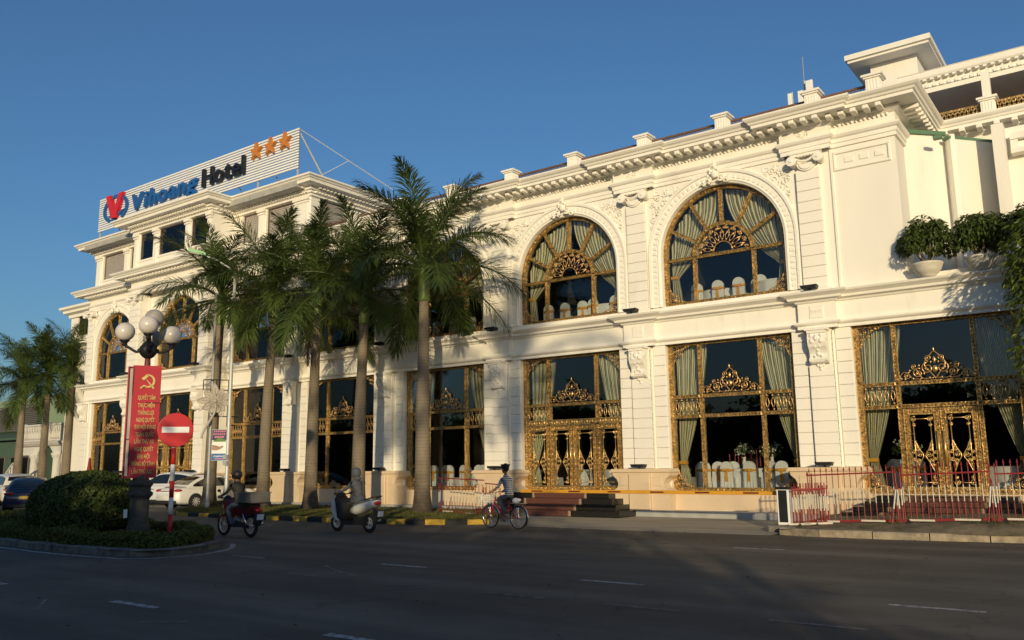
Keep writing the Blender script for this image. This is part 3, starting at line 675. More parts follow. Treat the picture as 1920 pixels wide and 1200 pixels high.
# ------------------------------------------------------------ three-storey hotel block
hotel = thing('hotel_building', 'three-storey cream hotel block with projecting bay and shuttered top windows under rooftop sign', 'building', (-42, 27, 0))
GX, GY = -41.55, 26.4
HB = dict(F=-35.6, G=GX, H=-49.2)
PX0, PX1, PYF = -45.44, -37.92, 25.42          # projecting bay
w = MB()
w.box(-33.41, -31.62, YW, YW+.5, 0, 5.9); w.box(-47.01, -45.3, YW, YW+.5, 0, 5.9); w.box(-52.2, -51.39, YW, YW+.5, 0, 5.9); w.box(-37.95, -37.79, 25.9, YW+.5, 0, 7.12)
w.box(-37.93, -31.62, YW, YW+.5, 5.9, 7.12); w.box(-52.2, -45.3, YW, YW+.5, 5.9, 7.12)
arch_wall(w, -37.93, -31.62, 7.12, 12.4, HB['F'], YW, .5)
arch_wall(w, -52.2, -45.3, 7.12, 12.4, HB['H'], YW, .5)
w.box(-52.2, -51.8, YW+.5, 40, 0, 12.4)
# projecting bay walls
w.box(-44.45, GX-HW, GY-.25, GY+.25, 0, 5.9); w.box(GX+HW, -38.7, GY-.25, GY+.25, 0, 5.9); w.box(-44.45, -38.7, GY-.25, GY+.25, 5.9, 7.12)
arch_wall(w, -44.45, -38.7, 7.12, 12.0, GX, GY-.25, .5)
w.build('wall', 'wall', hotel)
def pier_set(c, yp, yw, flank, half=.37, fl=.895, plin=True, side=None):
    pl = MB().bev(c-half+.01, c+half-.01, yp+.04, yw, 1.57, 5.78, .04).build('pilaster', 'wall', hotel)
    blocks(pl, c-half, c+half, yp, yp+.06, 1.57, 4.66, .345)
    for a, b in flank: blocks(pl, a, b, YW-.05, YW-.002, 1.57, 5.78, .345)
    piece('corbel', CORBEL, pl, (c, yp, 4.68))
    pu = MB().bev(c-half+.01, c+half-.01, yp+.06, yw, 6.94, 11.48, .04).build('pilaster', 'wall', hotel)
    blocks(pu, c-half, c+half, yp+.02, yp+.08, 7.06, 10.95, .36)
    piece('capital', CAPITAL, pu, (c, yp+.06, 10.92))
    piece('floodlight', FLOOD, hotel, (c, yp-.20, 1.58)); piece('floodlight', FLOOD, hotel, (c-.05, yp-.2, 6.93))
    return pl, pu
pier_set(-32.5, YP, YW, [(-33.40, -32.94), (-32.06, -31.62)]); plinth(hotel, -32.5)
pier_set(-51.85, YP, YW, [], .33); plinth(hotel, -51.8, half=.45)
for c in (-44.95, -38.32):
    pl, pu = pier_set(c, PYF, GY+.3, [], .48 if c < -44 else .38)
    s = c+(.48 if c < -44 else .38); me = MB().box(s, s+.02, PYF+.08, GY-.26 if c < -44 else 26.7, 0, .333).mesh('stone_block', 'wall')
    for i in range(12): piece('stone_block', me, pl, (0, 0, 1.58+.345*i)); 
    for i in range(11): piece('stone_block', me, pu, (0, 0, 7.1+.345*i))
    mb = MB(); mb.bev(c-.6, c+.6, PYF-.25, GY+.2, .2, 1.46, .04); mb.box(c-.68, c+.68, PYF-.32, GY+.2, 1.46, 1.56); mb.build('plinth', 'stone', hotel)
for a, b in ((-37.7, -33.41), (-51.3, -46.4)): MB().box(a-.1, b+.1, 26.72, 27.3, .2, .79).build('stone_apron', 'stone', hotel)
mb = MB(); mb.box(-52.6, -31.6, 26.0, 26.8, 0, .2); mb.box(-46, -37.4, 24.9, 26.0, 0, .2); mb.build('base_course', 'greystone', hotel)
path = [(-52.2, 34), (-52.2, YW), (-45.2, YW), (-45.2, PYF+.12), (-44.35, PYF+.12), (-44.35, GY-.25), (-38.8, GY-.25), (-38.8, PYF+.12), (-37.94, PYF+.12), (-37.94, YW), (-33.0, YW), (-33.0, YW-.20), (-32.0, YW-.20), (-32.0, YW), (-31.6, YW)]
MB().molding(path, MID).build('mid_cornice', 'trim', hotel)
path = [(-52.2, 34), (-52.2, YW), (PX0, YW), (PX0, PYF+.15), (PX1, PYF+.15), (PX1, YW), (-33.2, YW), (-33.2, YW-.2), (-31.8, YW-.2), (-31.8, YW), (-31.6, YW)]
sc = MB(); sc.molding(path, TOPC); sc.box(PX0, PX1, PYF+.15, YW+.3, 11.6, 12.74); sill = sc.build('sill_cornice', 'trim', hotel)
dn = MB()
def dentils(mb, path, off, z0, z1, step, wd, dep):
    for (x0, y0), (x1, y1) in zip(path, path[1:]):
        d = Vector((x1-x0, y1-y0)); L = d.length
        if L < .3: continue
        d /= L; n = Vector((d.y, -d.x)); k = int(L/step)
        for i in range(k):
            t = (i+.5)*L/k; c = Vector((x0, y0))+d*t+n*(off+dep/2); mb.obox((c.x, c.y, (z0+z1)/2), (d.x*wd/2, d.y*wd/2, 0), (n.x*dep/2, n.y*dep/2, 0), (0, 0, (z1-z0)/2))
dentils(dn, path, .24, 12.28, 12.40, .30, .15, .30); dn.build('dentil_row', 'trim', sill)['kind'] = 'stuff'
wk = dict(F='win', G='door4', H='win')
for k in 'FGH':
    y = GY if k == 'G' else YF; yw = y-.25
    put_window(wk[k], hotel, HB[k], y); put_window('arch', hotel, HB[k], y)
    av = MB(); archivolt(av, HB[k], yw); av.build('archivolt', 'trim', hotel); piece('keystone_crest', CREST, hotel, (HB[k], yw-.05, 11.17))
    for s in (-1, 1):
        if k == 'F' or (k == 'H' and s < 0) : piece('spandrel_relief', SPANDREL[s], hotel, (HB[k], yw-.01, AS))
# third floor
Y3, P3 = 26.9, 25.5
t3 = MB()
def wall_row(mb, x0, x1, y, holes, z0=12.74, z1=15.2, zb=13.45, zt=15.0, t=.3):
    xs_ = [x0]+[q for h in holes for q in h]+[x1]
    for i in range(0, len(xs_), 2): mb.box(xs_[i], xs_[i+1], y, y+t, z0, z1)
    for a, b in holes: mb.box(a, b, y, y+t, z0, zb); mb.box(a, b, y, y+t, zt, z1)
HL = [(-51.4, -48.95), (-48.3, -47.75)]; HP = [(-44.85, -43.4), (-42.95, -40.35), (-39.9, -38.35)]; HR = [(-37.1, -35.95), (-35.35, -33.2)]
HR = [(-37.35, -36.0), (-35.35, -33.25)]
wall_row(t3, -52.2, PX0+.1, Y3, HL, t=.4); wall_row(t3, PX0+.1, PX1-.1, P3, HP); wall_row(t3, PX1-.1, -31.9, Y3, HR, t=.4)
t3.box(PX1-.4, PX1-.1, P3+.3, Y3, 12.74, 15.2); t3.box(PX0+.1, PX0+.4, P3+.3, Y3, 12.74, 15.2)
for (ya, yb) in ((27.3, 27.45), (30.7, 41)): t3.box(-32.3, -31.9, ya, yb, 12.4, 15.2)
t3.box(-32.3, -31.9, 27.45, 30.7, 12.4, 13.5); t3.box(-32.3, -31.9, 27.45, 30.7, 15.0, 15.2); t3.box(-52.2, -51.9, 27.3, 41, 12.4, 15.2)
t3.build('upper_wall', 'wall', hotel)
def pil3(x, y, wd=.30):
    mb = MB(); mb.bev(x-wd, x+wd, y-.10, y, 12.74, 15.0, .02); mb.box(x-wd-.05, x+wd+.05, y-.15, y, 14.72, 14.80); mb.box(x-wd-.08, x+wd+.08, y-.18, y, 14.86, 15.02); mb.box(x-wd-.06, x+wd+.06, y-.16, y, 12.74, 12.95); mb.build('pilaster', 'trim', hotel)
for x, y, wd in ((-51.8, Y3, .26), (-48.62, Y3, .2), (-47.2, Y3, .3), (PX0+.3, P3, .16), (-43.17, P3, .17), (-40.12, P3, .17), (-38.18, P3, .14), (-35.68, Y3, .22), (-32.55, Y3, .5)): pil3(x, y, wd)
def shutter_window(x0, x1, y, z0=13.45, z1=15.0):
    f = MB(); b = .06
    for a in ((x0, x0+b, z0, z1), (x1-b, x1, z0, z1), (x0+b, x1-b, z0, z0+b), (x0+b, x1-b, z1-b, z1)): f.box(a[0], a[1], y+.1, y+.2, a[2], a[3])
    o = f.build('shuttered_window', 'dark_frame', hotel)
    s = MB(); n = 15; 
    for i in range(n):
        z = z0+b+(z1-z0-2*b)*(i+.5)/n; s.obox(((x0+x1)/2, y+.15, z), ((x1-x0)/2-b, 0, 0), (0, .012, .042), (0, -.008, .004))
    s.box((x0+x1)/2-.02, (x0+x1)/2+.02, y+.11, y+.19, z0+b, z1-b)
    s.build('shutter', 'shutter', o)
    t = MB(); t.bev(x0-.1, x1+.1, y-.06, y, z0-.12, z0, .02); t.build('window_sill', 'trim', o)
def glass_window(x0, x1, y, z0=13.45, z1=15.0):
    f = MB(); b = .05
    for a in ((x0, x0+b, z0, z1), (x1-b, x1, z0, z1), (x0+b, x1-b, z0, z0+b), (x0+b, x1-b, z1-b, z1)): f.box(a[0], a[1], y+.08, y+.16, a[2], a[3])
    o = f.build('window', 'dark_frame', hotel); MB().box(x0+b, x1-b, y+.11, y+.12, z0+b, z1-b).build('pane', 'glass', o)
    t = MB(); t.bev(x0-.1, x1+.1, y-.06, y, z0-.12, z0, .02); t.build('window_sill', 'trim', o)
for a, b in HL+HR: shutter_window(a, b, Y3)
for a, b in HP: glass_window(a, b, P3)
# side windows, seen end-on above the wing roof
s = MB()
for i in range(15): s.obox((-32.05, 29.07, 13.55+.098*i), (.012, 0, .04), (0, 1.6, 0), (.008, 0, .003))
s.build('shuttered_window', 'shutter', hotel)
for x in (-43.5, -41.5): MB().box(x-.35, x+.1, P3+.7, P3+.75, 13.3, 14.5).build('curtain_panel', 'cloth', hotel)
it = MB(); it.box(-51.9, -32.3, 32, 32.2, 12.74, 15.2); it.build('interior_wall', 'greystone', hotel)
pt = [(-52.2, 41), (-52.2, Y3), (PX0+.1, Y3), (PX0+.1, P3), (PX1-.1, P3), (PX1-.1, Y3), (-31.9, Y3), (-31.9, 41)]
C3 = [(0, 15.02), (.12, 15.02), (.12, 15.12), (.22, 15.14), (.22, 15.24), (.34, 15.26), (.34, 15.42), (.82, 15.44), (.84, 15.58), (.9, 15.6), (.94, 15.66), (1.02, 15.70), (1.02, 15.78), (0, 15.82)]
rc = MB(); rc.molding(pt, C3); top3 = rc.build('roof_cornice', 'trim', hotel)
dn = MB(); dentils(dn, pt, .34, 15.31, 15.42, .24, .12, .22); dentils(dn, pt, .22, 15.15, 15.23, .20, .10, .09); dn.build('dentil_row', 'trim', top3)['kind'] = 'stuff'
MB().box(-52.1, -32, P3+.5, 41, 15.3, 15.76).build('roof_slab', 'greystone', hotel)
# set-back end block on the far left
lb = MB(); lb.box(-58.2, -57.3, 28.5, 36, 0, 12.3); lb.box(-55.8, -52.2, 28.5, 36, 0, 12.3); lb.box(-57.3, -55.8, 28.5, 29, 0, 10.7); lb.box(-57.3, -55.8, 28.5, 29, 12.05, 12.3); lb.build('end_block_wall', 'wall', hotel)
MB().molding([(-58.2, 36), (-58.2, 28.5), (-52.2, 28.5)], [(0, 12.0), (.12, 12.0), (.15, 12.2), (.4, 12.3), (.42, 12.45), (.6, 12.55), (.62, 12.7), (0, 12.72)]).build('end_block_cornice', 'trim', hotel)
MB().molding([(-58.2, 36), (-58.2, 28.5), (-52.2, 28.5)], [(0, 9.9), (.3, 10.1), (.32, 10.2), (0, 10.25)]).build('end_block_cornice', 'trim', hotel)
f = MB()
for a in ((-57.3, -57.22, 10.7, 12.05), (-55.88, -55.8, 10.7, 12.05), (-57.22, -55.88, 10.7, 10.78), (-57.22, -55.88, 11.97, 12.05), (-56.6, -56.5, 10.78, 11.97)): f.box(a[0], a[1], 28.6, 28.7, a[2], a[3])
o = f.build('window', 'dark_frame', hotel); MB().box(-57.22, -55.88, 28.64, 28.65, 10.78, 11.97).build('pane', 'glass_dark', o)
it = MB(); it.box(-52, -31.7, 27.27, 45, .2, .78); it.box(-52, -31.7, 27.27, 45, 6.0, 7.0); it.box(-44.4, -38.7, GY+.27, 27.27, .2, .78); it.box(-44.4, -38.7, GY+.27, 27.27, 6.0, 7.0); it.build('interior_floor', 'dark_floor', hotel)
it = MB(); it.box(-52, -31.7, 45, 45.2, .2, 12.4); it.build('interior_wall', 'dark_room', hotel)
# pale staircase seen through the left bay
pm('pale_green', (.42, .52, .46), rough=.6, var=.06); st = MB()
for z_off in (0., 6.3):
    zz = .8+z_off
    for i in range(12): x = -46.2-.30*i; st.box(x-.30, x, 29.0, 30.2, zz+.24*i, zz+.24*(i+1)); st.box(x-.30, x, 28.94, 29.0, zz+.24*i-.25, zz+.24*i+.42)
    st.box(-52, -49.8, 29, 31, zz+2.85, zz+3.1)
st.build('staircase', 'pale_green', hotel)

# ------------------------------------------------------------ rooftop sign
sign = thing('rooftop_sign', 'slatted white rooftop sign with blue and black hotel name and three orange stars', 'sign', (-43, 27.2, 15.8))
SX0, SX1, SZ0, SZ1, SY = -52.9, -33.35, 16.88, 19.08, 27.2
slat = MB().bev(SX0, SX1, -.03, .03, 0, .098, .01).mesh('slat', 'white_paint')
for i in range(15): piece('slat', slat, sign, (0, SY, SZ0+(SZ1-SZ0)/15*i))
for i in range(7):
    x = SX0+.1+(SX1-SX0-.2)*i/6; mb = MB(); mb.box(x-.04, x+.04, SY+.04, SY+.12, 15.8, SZ1); mb.tube([(x, SY+.1, SZ1-.2), (x, SY+2.6, 15.8)], .035, 5); mb.build('support_frame', 'galv', sign)
mb = MB(); mb.tube([(SX1, SY+.1, SZ1-.1), (SX1+3.6, SY+3.2, 15.8)], .022, 5); mb.tube([(SX1, SY+.1, SZ1-.3), (SX1+1.1, SY+1.2, 15.8)], .022, 5); mb.tube([(SX1+1.9, SY+1.7, 17.3), (SX1+.4, SY+.9, 16.5)], .018, 5); mb.build('stay_rod', 'galv', sign)
pm('sign_blue', (.015, .10, .33), rough=.4, var=.05); pm('sign_black', (.012, .014, .022), rough=.4, var=.05); pm('sign_red', (.55, .02, .03), rough=.4, var=.05); pm('sign_orange', (.52, .19, .035), rough=.4, var=.06)
def letters(body, x0, x1, zb, cap, mat, off=.0, shear=0.):
    """letters one by one between x0 and x1, cap height cap, standing proud of the slats"""
    ms_ = []; x = 0.; 
    for ch in body:
        me = text_mesh(ch, 1., .045, off, shear=shear)
        vs_ = [v.co.x for v in me.vertices]; zs_ = [v.co.y for v in me.vertices]
        ms_.append((me, x-min(vs_), min(vs_), max(vs_), max(zs_))); x += max(vs_)-min(vs_)+.075
    tot = x-.075; kx = (x1-x0)/tot; kz = cap/max(m[4] for m in ms_)
    for (me, ox, a, b, c) in ms_:
        me.transform(Matrix(((kx, 0, 0, x0+ox*kx), (0, 0, -2.2, 0), (0, kz, 0, zb), (0, 0, 0, 1))))
        me.materials.clear(); me.materials.append(MATS[mat]); me.name = 'letter'
        piece('letter', me, sign, (0, SY-.15, 0))
letters('Vihoang', -48.7, -41.9, 17.47, 1.0, 'sign_blue', .024, .1)
letters('Hotel', -41.4, -37.6, 17.46, 1.05, 'sign_black', .012)
for x in (-36.64, -35.46, -34.28):
    p = [(x+(.5 if k % 2 == 0 else .2)*math.sin(k*math.pi/5), 18.5+(.52 if k % 2 == 0 else .21)*math.cos(k*math.pi/5)) for k in range(10)]
    MB().prism(p, 'y', SY-.24, SY-.04).build('star', 'sign_orange', sign)
lg = MB(); cx, cz = -50.75, 18.05
ring = [(1.42*math.cos(a), .90*math.sin(a)) for a in [R(15+330*i/40-70) for i in range(41)]]
for (a, b), (c, d) in zip(ring, ring[1:]):
    lg.add([(cx+a, SY-.16, cz+b), (cx+c, SY-.16, cz+d), (cx+c*.84, SY-.16, cz+d*.78), (cx+a*.84, SY-.16, cz+b*.78), (cx+a, SY-.05, cz+b), (cx+c, SY-.05, cz+d), (cx+c*.84, SY-.05, cz+d*.78), (cx+a*.84, SY-.05, cz+b*.78)], [(0,1,2,3),(4,7,6,5),(0,4,5,1),(2,6,7,3)])
lg.prism([(cx-.9, cz-.42), (cx-.2, cz-.62), (cx+.5, cz-.5), (cx+1.1, cz-.2), (cx+.4, cz-.33), (cx-.2, cz-.42)], 'y', SY-.16, SY-.05)
lg.build('emblem_ring', 'sign_blue', sign)
MB().prism([(cx-1.0, cz+.92), (cx-.46, cz+.92), (cx+.02, cz-.18), (cx+.52, cz+.88), (cx+1.0, cz+.88), (cx+.27, cz-.66), (cx-.26, cz-.66)], 'y', SY-.26, SY-.05).build('emblem_letter', 'sign_red', sign)
# ------------------------------------------------------------ ground, road, kerbs, verges
def sheet(name, poly, z, mat, kind='structure', sub=0):
    mb = MB(); mb.add([(x, y, z) for x, y in poly], [tuple(range(len(poly)))]); o = mb.build(name, mat); o['kind'] = kind; return o
pm('soil', (.10, .085, .06), rough=.95, var=.3, scale=3, bump=.5, bscale=25)
pm('earth', (.09, .085, .075), rough=.95, var=.25, scale=.3)
def asphalt_mat():
    m = pm('asphalt', (.130, .109, .084), rough=.82, var=.22, scale=.5, spec=.3)
    nt = m.node_tree; N = nt.nodes; L = nt.links; b = N['Principled BSDF']; g = N.new('ShaderNodeNewGeometry')
    base = b.inputs['Base Color'].links[0].from_socket
    n2 = N.new('ShaderNodeTexNoise'); n2.inputs['Scale'].default_value = 90; n2.inputs['Detail'].default_value = 3; L.new(g.outputs['Position'], n2.inputs['Vector'])
    mr = N.new('ShaderNodeMapRange'); mr.inputs[1].default_value = .3; mr.inputs[2].default_value = .75; mr.inputs[3].default_value = .6; mr.inputs[4].default_value = 1.55; L.new(n2.outputs['Fac'], mr.inputs[0])
    mx = N.new('ShaderNodeMix'); mx.data_type = 'RGBA'; mx.blend_type = 'MULTIPLY'; mx.inputs['Factor'].default_value = 1; L.new(base, mx.inputs['A']); L.new(mr.outputs[0], mx.inputs['B'])
    # long wear bands along the lanes
    mp = N.new('ShaderNodeMapping'); mp.inputs['Scale'].default_value = (.06, .9, 1); L.new(g.outputs['Position'], mp.inputs[0])
    n3 = N.new('ShaderNodeTexNoise'); n3.inputs['Scale'].default_value = 1; n3.inputs['Detail'].default_value = 5; L.new(mp.outputs[0], n3.inputs['Vector'])
    m3 = N.new('ShaderNodeMapRange'); m3.inputs[1].default_value = .35; m3.inputs[2].default_value = .7; m3.inputs[3].default_value = .68; m3.inputs[4].default_value = 1.25; L.new(n3.outputs['Fac'], m3.inputs[0])
    x2 = N.new('ShaderNodeMix'); x2.data_type = 'RGBA'; x2.blend_type = 'MULTIPLY'; x2.inputs['Factor'].default_value = 1; L.new(mx.outputs['Result'], x2.inputs['A']); L.new(m3.outputs[0], x2.inputs['B'])
    # hairline cracks
    vo = N.new('ShaderNodeTexVoronoi'); vo.feature = 'DISTANCE_TO_EDGE'; vo.inputs['Scale'].default_value = .35; 
    ds = N.new('ShaderNodeTexNoise'); ds.inputs['Scale'].default_value = 1.2; ds.inputs['Detail'].default_value = 6; L.new(g.outputs['Position'], ds.inputs['Vector'])
    va = N.new('ShaderNodeVectorMath'); va.operation = 'MULTIPLY_ADD'; L.new(ds.outputs['Color'], va.inputs[0]); va.inputs[1].default_value = (1.6, 1.6, 0); L.new(g.outputs['Position'], va.inputs[2]); L.new(va.outputs[0], vo.inputs['Vector'])
    m4_ = N.new('ShaderNodeMapRange'); m4_.inputs[1].default_value = .0; m4_.inputs[2].default_value = .008; m4_.inputs[3].default_value = .72; m4_.inputs[4].default_value = 1.; L.new(vo.outputs['Distance'], m4_.inputs[0])
    x3 = N.new('ShaderNodeMix'); x3.data_type = 'RGBA'; x3.blend_type = 'MULTIPLY'; x3.inputs['Factor'].default_value = 1; L.new(x2.outputs['Result'], x3.inputs['A']); L.new(m4_.outputs[0], x3.inputs['B'])
    L.new(x3.outputs['Result'], b.inputs['Base Color'])
    bp = N.new('ShaderNodeBump'); bp.inputs['Strength'].default_value = .35; bp.inputs['Distance'].default_value = .012; L.new(n2.outputs['Fac'], bp.inputs['Height']); L.new(bp.outputs[0], b.inputs['Normal'])
asphalt_mat()
pm('concrete', (.36, .315, .24), rough=.85, var=.18, scale=1.3, bump=.25, bscale=40, stain=((.15, .13, .10), .6, .5, .8), stretch=(.35, 1.6, 1))
pm('road_paint', (.52, .51, .48), rough=.7, var=.3, scale=12, stain=((.10, .10, .10), 9, .42, .62))
pm('road_paint_faint', (.24, .23, .21), rough=.8, var=.3, scale=12, stain=((.10, .09, .075), 7, .40, .60))
pm('kerb_grey', (.17, .16, .14), rough=.9, var=.35, scale=5, bump=.6, bscale=18, stain=((.05, .05, .045), 4, .5, .75))
pm('kerb_sand', (.30, .25, .18), rough=.9, var=.3, scale=4, bump=.8, bscale=14, stain=((.12, .10, .07), 3, .5, .75))
pm('kerb_yellow', (.46, .29, .035), rough=.7, var=.2, scale=5, stain=((.14, .10, .04), 6, .52, .8))
pm('kerb_black', (.022, .022, .022), rough=.7, var=.3, scale=5)
sheet('ground', [(-900, -400), (500, -400), (500, 900), (-900, 900)], -.03, 'earth')
road = sheet('road', [(-260, -60), (90, -60), (90, 20.9), (-7.6, 20.9), (-7.6, 26.1), (-260, 26.1)], 0., 'asphalt')
drive = sheet('driveway', [(-16.2, 20.75), (-12, 20.55), (-7.55, 20.75), (-7.55, 26.05), (-18.2, 26.05), (-17.6, 23.5)], .006, 'concrete')
fore = sheet('parking_apron', [(-75, 23.6), (-36, 23.6), (-34.2, 26.0), (-75, 26.0)], .006, 'concrete')
def dash(x0, x1, y, wd, mat='road_paint'):
    mb = MB(); n = 6
    for i in range(n):
        a, b = x0+(x1-x0)*i/n, x0+(x1-x0)*(i+1)/n; j = rng.uniform(-.012, .012)
        mb.add([(a, y-wd/2+j, .005), (b, y-wd/2+j, .005), (b, y+wd/2-j*.5, .005), (a, y+wd/2-j*.5, .005)], [(0, 1, 2, 3)])
    mb.build('lane_dash', mat, road)
for y, first, wd, mt, xs_ in ((6.6, 0, .13, 'road_paint', (-16.1, -11.75, -7.4, -3.0, 1.4)), (11.7, 0, .12, 'road_paint', (-11.62, -7.3, -2.8, 1.6)), (9.9, 0, .07, 'road_paint_faint', (-12.2, -7.85, -5.85, -3.68, .8)), (17.6, 0, .08, 'road_paint_faint', (-15.8, -11.6, -2.8, 1.6)), (17.58, 0, .10, 'road_paint', (-7.2,)), (11.25, 0, .07, 'road_paint', (-15.55,)), (14.2, 0, .06, 'road_paint_faint', (-9.4, -5.2, -1.0))):
    for x in xs_: dash(x, x+1.08, y, wd, mt)
for (x0, y0, x1, y1) in ((-12.4, 11.0, -11.3, 10.4), (-11.6, 10.6, -10.7, 10.2), (-10.1, 10.9, -9.5, 11.5), (-12.8, 6.2, -12.0, 5.7), (-9.3, 9.4, -8.8, 9.9), (-9.9, 5.9, -9.4, 6.25)):
    mb = MB(); d = Vector((x1-x0, y1-y0)).normalized(); n = Vector((-d.y, d.x))*.025; mb.add([(x0-n.x, y0-n.y, .004), (x1-n.x, y1-n.y, .004), (x1+n.x, y1+n.y, .004), (x0+n.x, y0+n.y, .004)], [(0, 1, 2, 3)]); mb.build('worn_paint_mark', 'road_paint_faint', road)
def resample(path, step, closed=False):
    P = [Vector(p) for p in path]; 
    if closed: P.append(P[0])
    out = [P[0]]; acc = 0.
    segs = []
    L = sum((b-a).length for a, b in zip(P, P[1:])); n = max(2, round(L/step)); s = L/n; t = 0.; i = 0; cur = P[0]; res = [P[0]]; need = s
    for a, b in zip(P, P[1:]):
        l = (b-a).length; pos = 0.
        while l-pos >= need-1e-9: pos += need; res.append(a+(b-a)*(pos/l)); need = s
        need -= l-pos
    if (res[-1]-P[-1]).length > s*.3: res.append(P[-1])
    return res
def smooth_path(pts, k=6, closed=False):
    P = [Vector(p) for p in pts]; n = len(P); out = []
    rg = range(n) if closed else range(n-1)
    for i in rg:
        p0, p1, p2, p3 = (P[(i+j-1) % n] for j in range(4)) if closed else (P[max(i-1, 0)], P[i], P[i+1], P[min(i+2, n-1)])
        for q in range(k):
            t = q/k; out.append(.5*((2*p1)+(p2-p0)*t+(2*p0-5*p1+4*p2-p3)*t*t+(-p0+3*p1-3*p2+p3)*t**3))
    if not closed: out.append(P[-1])
    return out
def kerb_run(name, path, step, mats, h, wd, label=None, top=.02):
    """row of kerb stones, each a piece; left of the path direction is the inside"""
    root = bpy.data.objects.new(name, None); COL.objects.link(root); root['kind'] = 'structure'; root.location = (path[0][0], path[0][1], 0)
    pts = resample(path, step); 
    for i, (a, b) in enumerate(zip(pts, pts[1:])):
        d = (b-a).normalized(); n = Vector((-d.y, d.x)); g = .012; a2, b2 = a+d*g, b-d*g; j = rng.uniform(-.012, .012); hh = h+rng.uniform(-.012, .012)
        o = n*j
        q = [a2+o, b2+o, b2+o+n*wd, a2+o+n*wd]; c = n*.03
        mb = MB(); mb.add([(q[0].x, q[0].y, -.02), (q[1].x, q[1].y, -.02), (q[2].x, q[2].y, -.02), (q[3].x, q[3].y, -.02), (q[0].x, q[0].y, hh-.03), (q[1].x, q[1].y, hh-.03), (q[1].x+c.x, q[1].y+c.y, hh), (q[0].x+c.x, q[0].y+c.y, hh), (q[2].x, q[2].y, hh), (q[3].x, q[3].y, hh)],
            [(0,1,5,4),(4,5,6,7),(7,6,8,9),(1,2,8,6,5),(2,3,9,8),(3,0,4,7,9)]); mb.build('kerb_stone', mats[i % len(mats)], root)
    return root
# palm verge
VERGE = [(-30.3, 19.42), (-27.5, 19.33), (-24.8, 19.30), (-22, 19.40), (-19.85, 19.56), (-17.94, 19.95), (-16.9, 20.35), (-16.35, 21.0), (-16.6, 21.9), (-17.4, 23.6), (-17.9, 25.95)]
VL = [(-34.6, 25.95), (-35.2, 24.9), (-33.8, 22.4), (-32.0, 20.4), (-30.3, 19.42)]
kerb_run('palm_verge_kerb', smooth_path(VERGE[:8], 4), .70, ['kerb_yellow', 'kerb_black'], .15, .16)
kerb_run('verge_end_kerb', smooth_path(VL[1:], 4), .72, ['kerb_black', 'kerb_yellow'], .15, .16)
kerb_run('verge_drive_kerb', VERGE[7:], .8, ['kerb_grey'], .12, .14)
vg = sheet('palm_verge', VERGE+VL[:-1], .115, 'soil')
# island
ISL = [(-60, 11.6), (-45, 10.9), (-32, 10.35), (-27, 10.1), (-23, 9.92), (-20.03, 9.78), (-18.0, 9.86), (-17.1, 10.08), (-16.72, 10.55), (-16.75, 11.2), (-17.2, 12.0), (-18.0, 12.7), (-19.6, 13.2), (-23, 13.5), (-30, 14.0), (-45, 15.2), (-60, 16.5)]
ISLs = smooth_path(ISL, 4)
kerb_run('island_kerb', [p for p in ISLs if p.x > -46], .95, ['kerb_grey'], .16, .16)
sheet('island_bed', [(p.x+.02, p.y+.0) for p in ISLs], .12, 'soil')
ln = MB(); off = []
for i, p in enumerate(ISLs):
    a, b = ISLs[max(i-1, 0)], ISLs[min(i+1, len(ISLs)-1)]; d = (b-a).normalized(); off.append((p, Vector((d.y, -d.x))))
off = [(p, n) for p, n in off if -40 < p.x and p.y < 12.75]
for (p, n), (q, m) in zip(off, off[1:]):
    e = lambda P, N, o: (P.x+N.x*o, P.y+N.y*o, .005); k = .20 if p.x < -17.6 else .20+.12*min(1, (p.x+17.6)/.5)
    k2 = .20 if q.x < -17.6 else .20+.12*min(1, (q.x+17.6)/.5)
    ln.add([e(p, n, k), e(q, m, k2), e(q, m, k2+.12), e(p, n, k+.12)], [(0, 3, 2, 1)])
ln.build('edge_line', 'road_paint', road)
# right-hand verge
RV = [(90, 21.3), (20, 21.3), (-2.0, 21.55), (-4.5, 21.25), (-6.4, 20.9), (-7.35, 21.0), (-7.6, 21.5), (-7.6, 24.5), (-7.6, 26.05)]
kerb_run('right_verge_kerb', [Vector(p) for p in [(-7.6, 26.0), (-7.6, 21.6), (-7.45, 21.15), (-7.0, 20.92), (-5, 21.1), (-2, 21.5), (3, 21.6)]], 1.15, ['kerb_sand'], .15, .18)
def rvz(x, y): return .14+.035*max(0, x+7.6)+.02*(y-21)
rv = MB(); nx, ny = 30, 10
rv.grid(lambda u, v: ((lambda x: (x, 21.15+.05*max(0, min(1, (x+7.4)))+.06*max(0, x+5)*(x < 3)+v*(25.9-21.2), 0))(-7.45+u*16)), nx, ny, uv=False)
rv.v = [(x, y, (.135 if y < 21.7 else rvz(x, y)) + rng.uniform(-.015, .015)) for x, y, z in rv.v]
pm('verge_dirt', (.20, .155, .10), rough=.95, var=.35, scale=2.5, bump=.8, bscale=14, stain=((.06, .07, .025), 2.2, .5, .7))
o = rv.build('right_verge', 'verge_dirt', smooth=True); o['kind'] = 'structure'
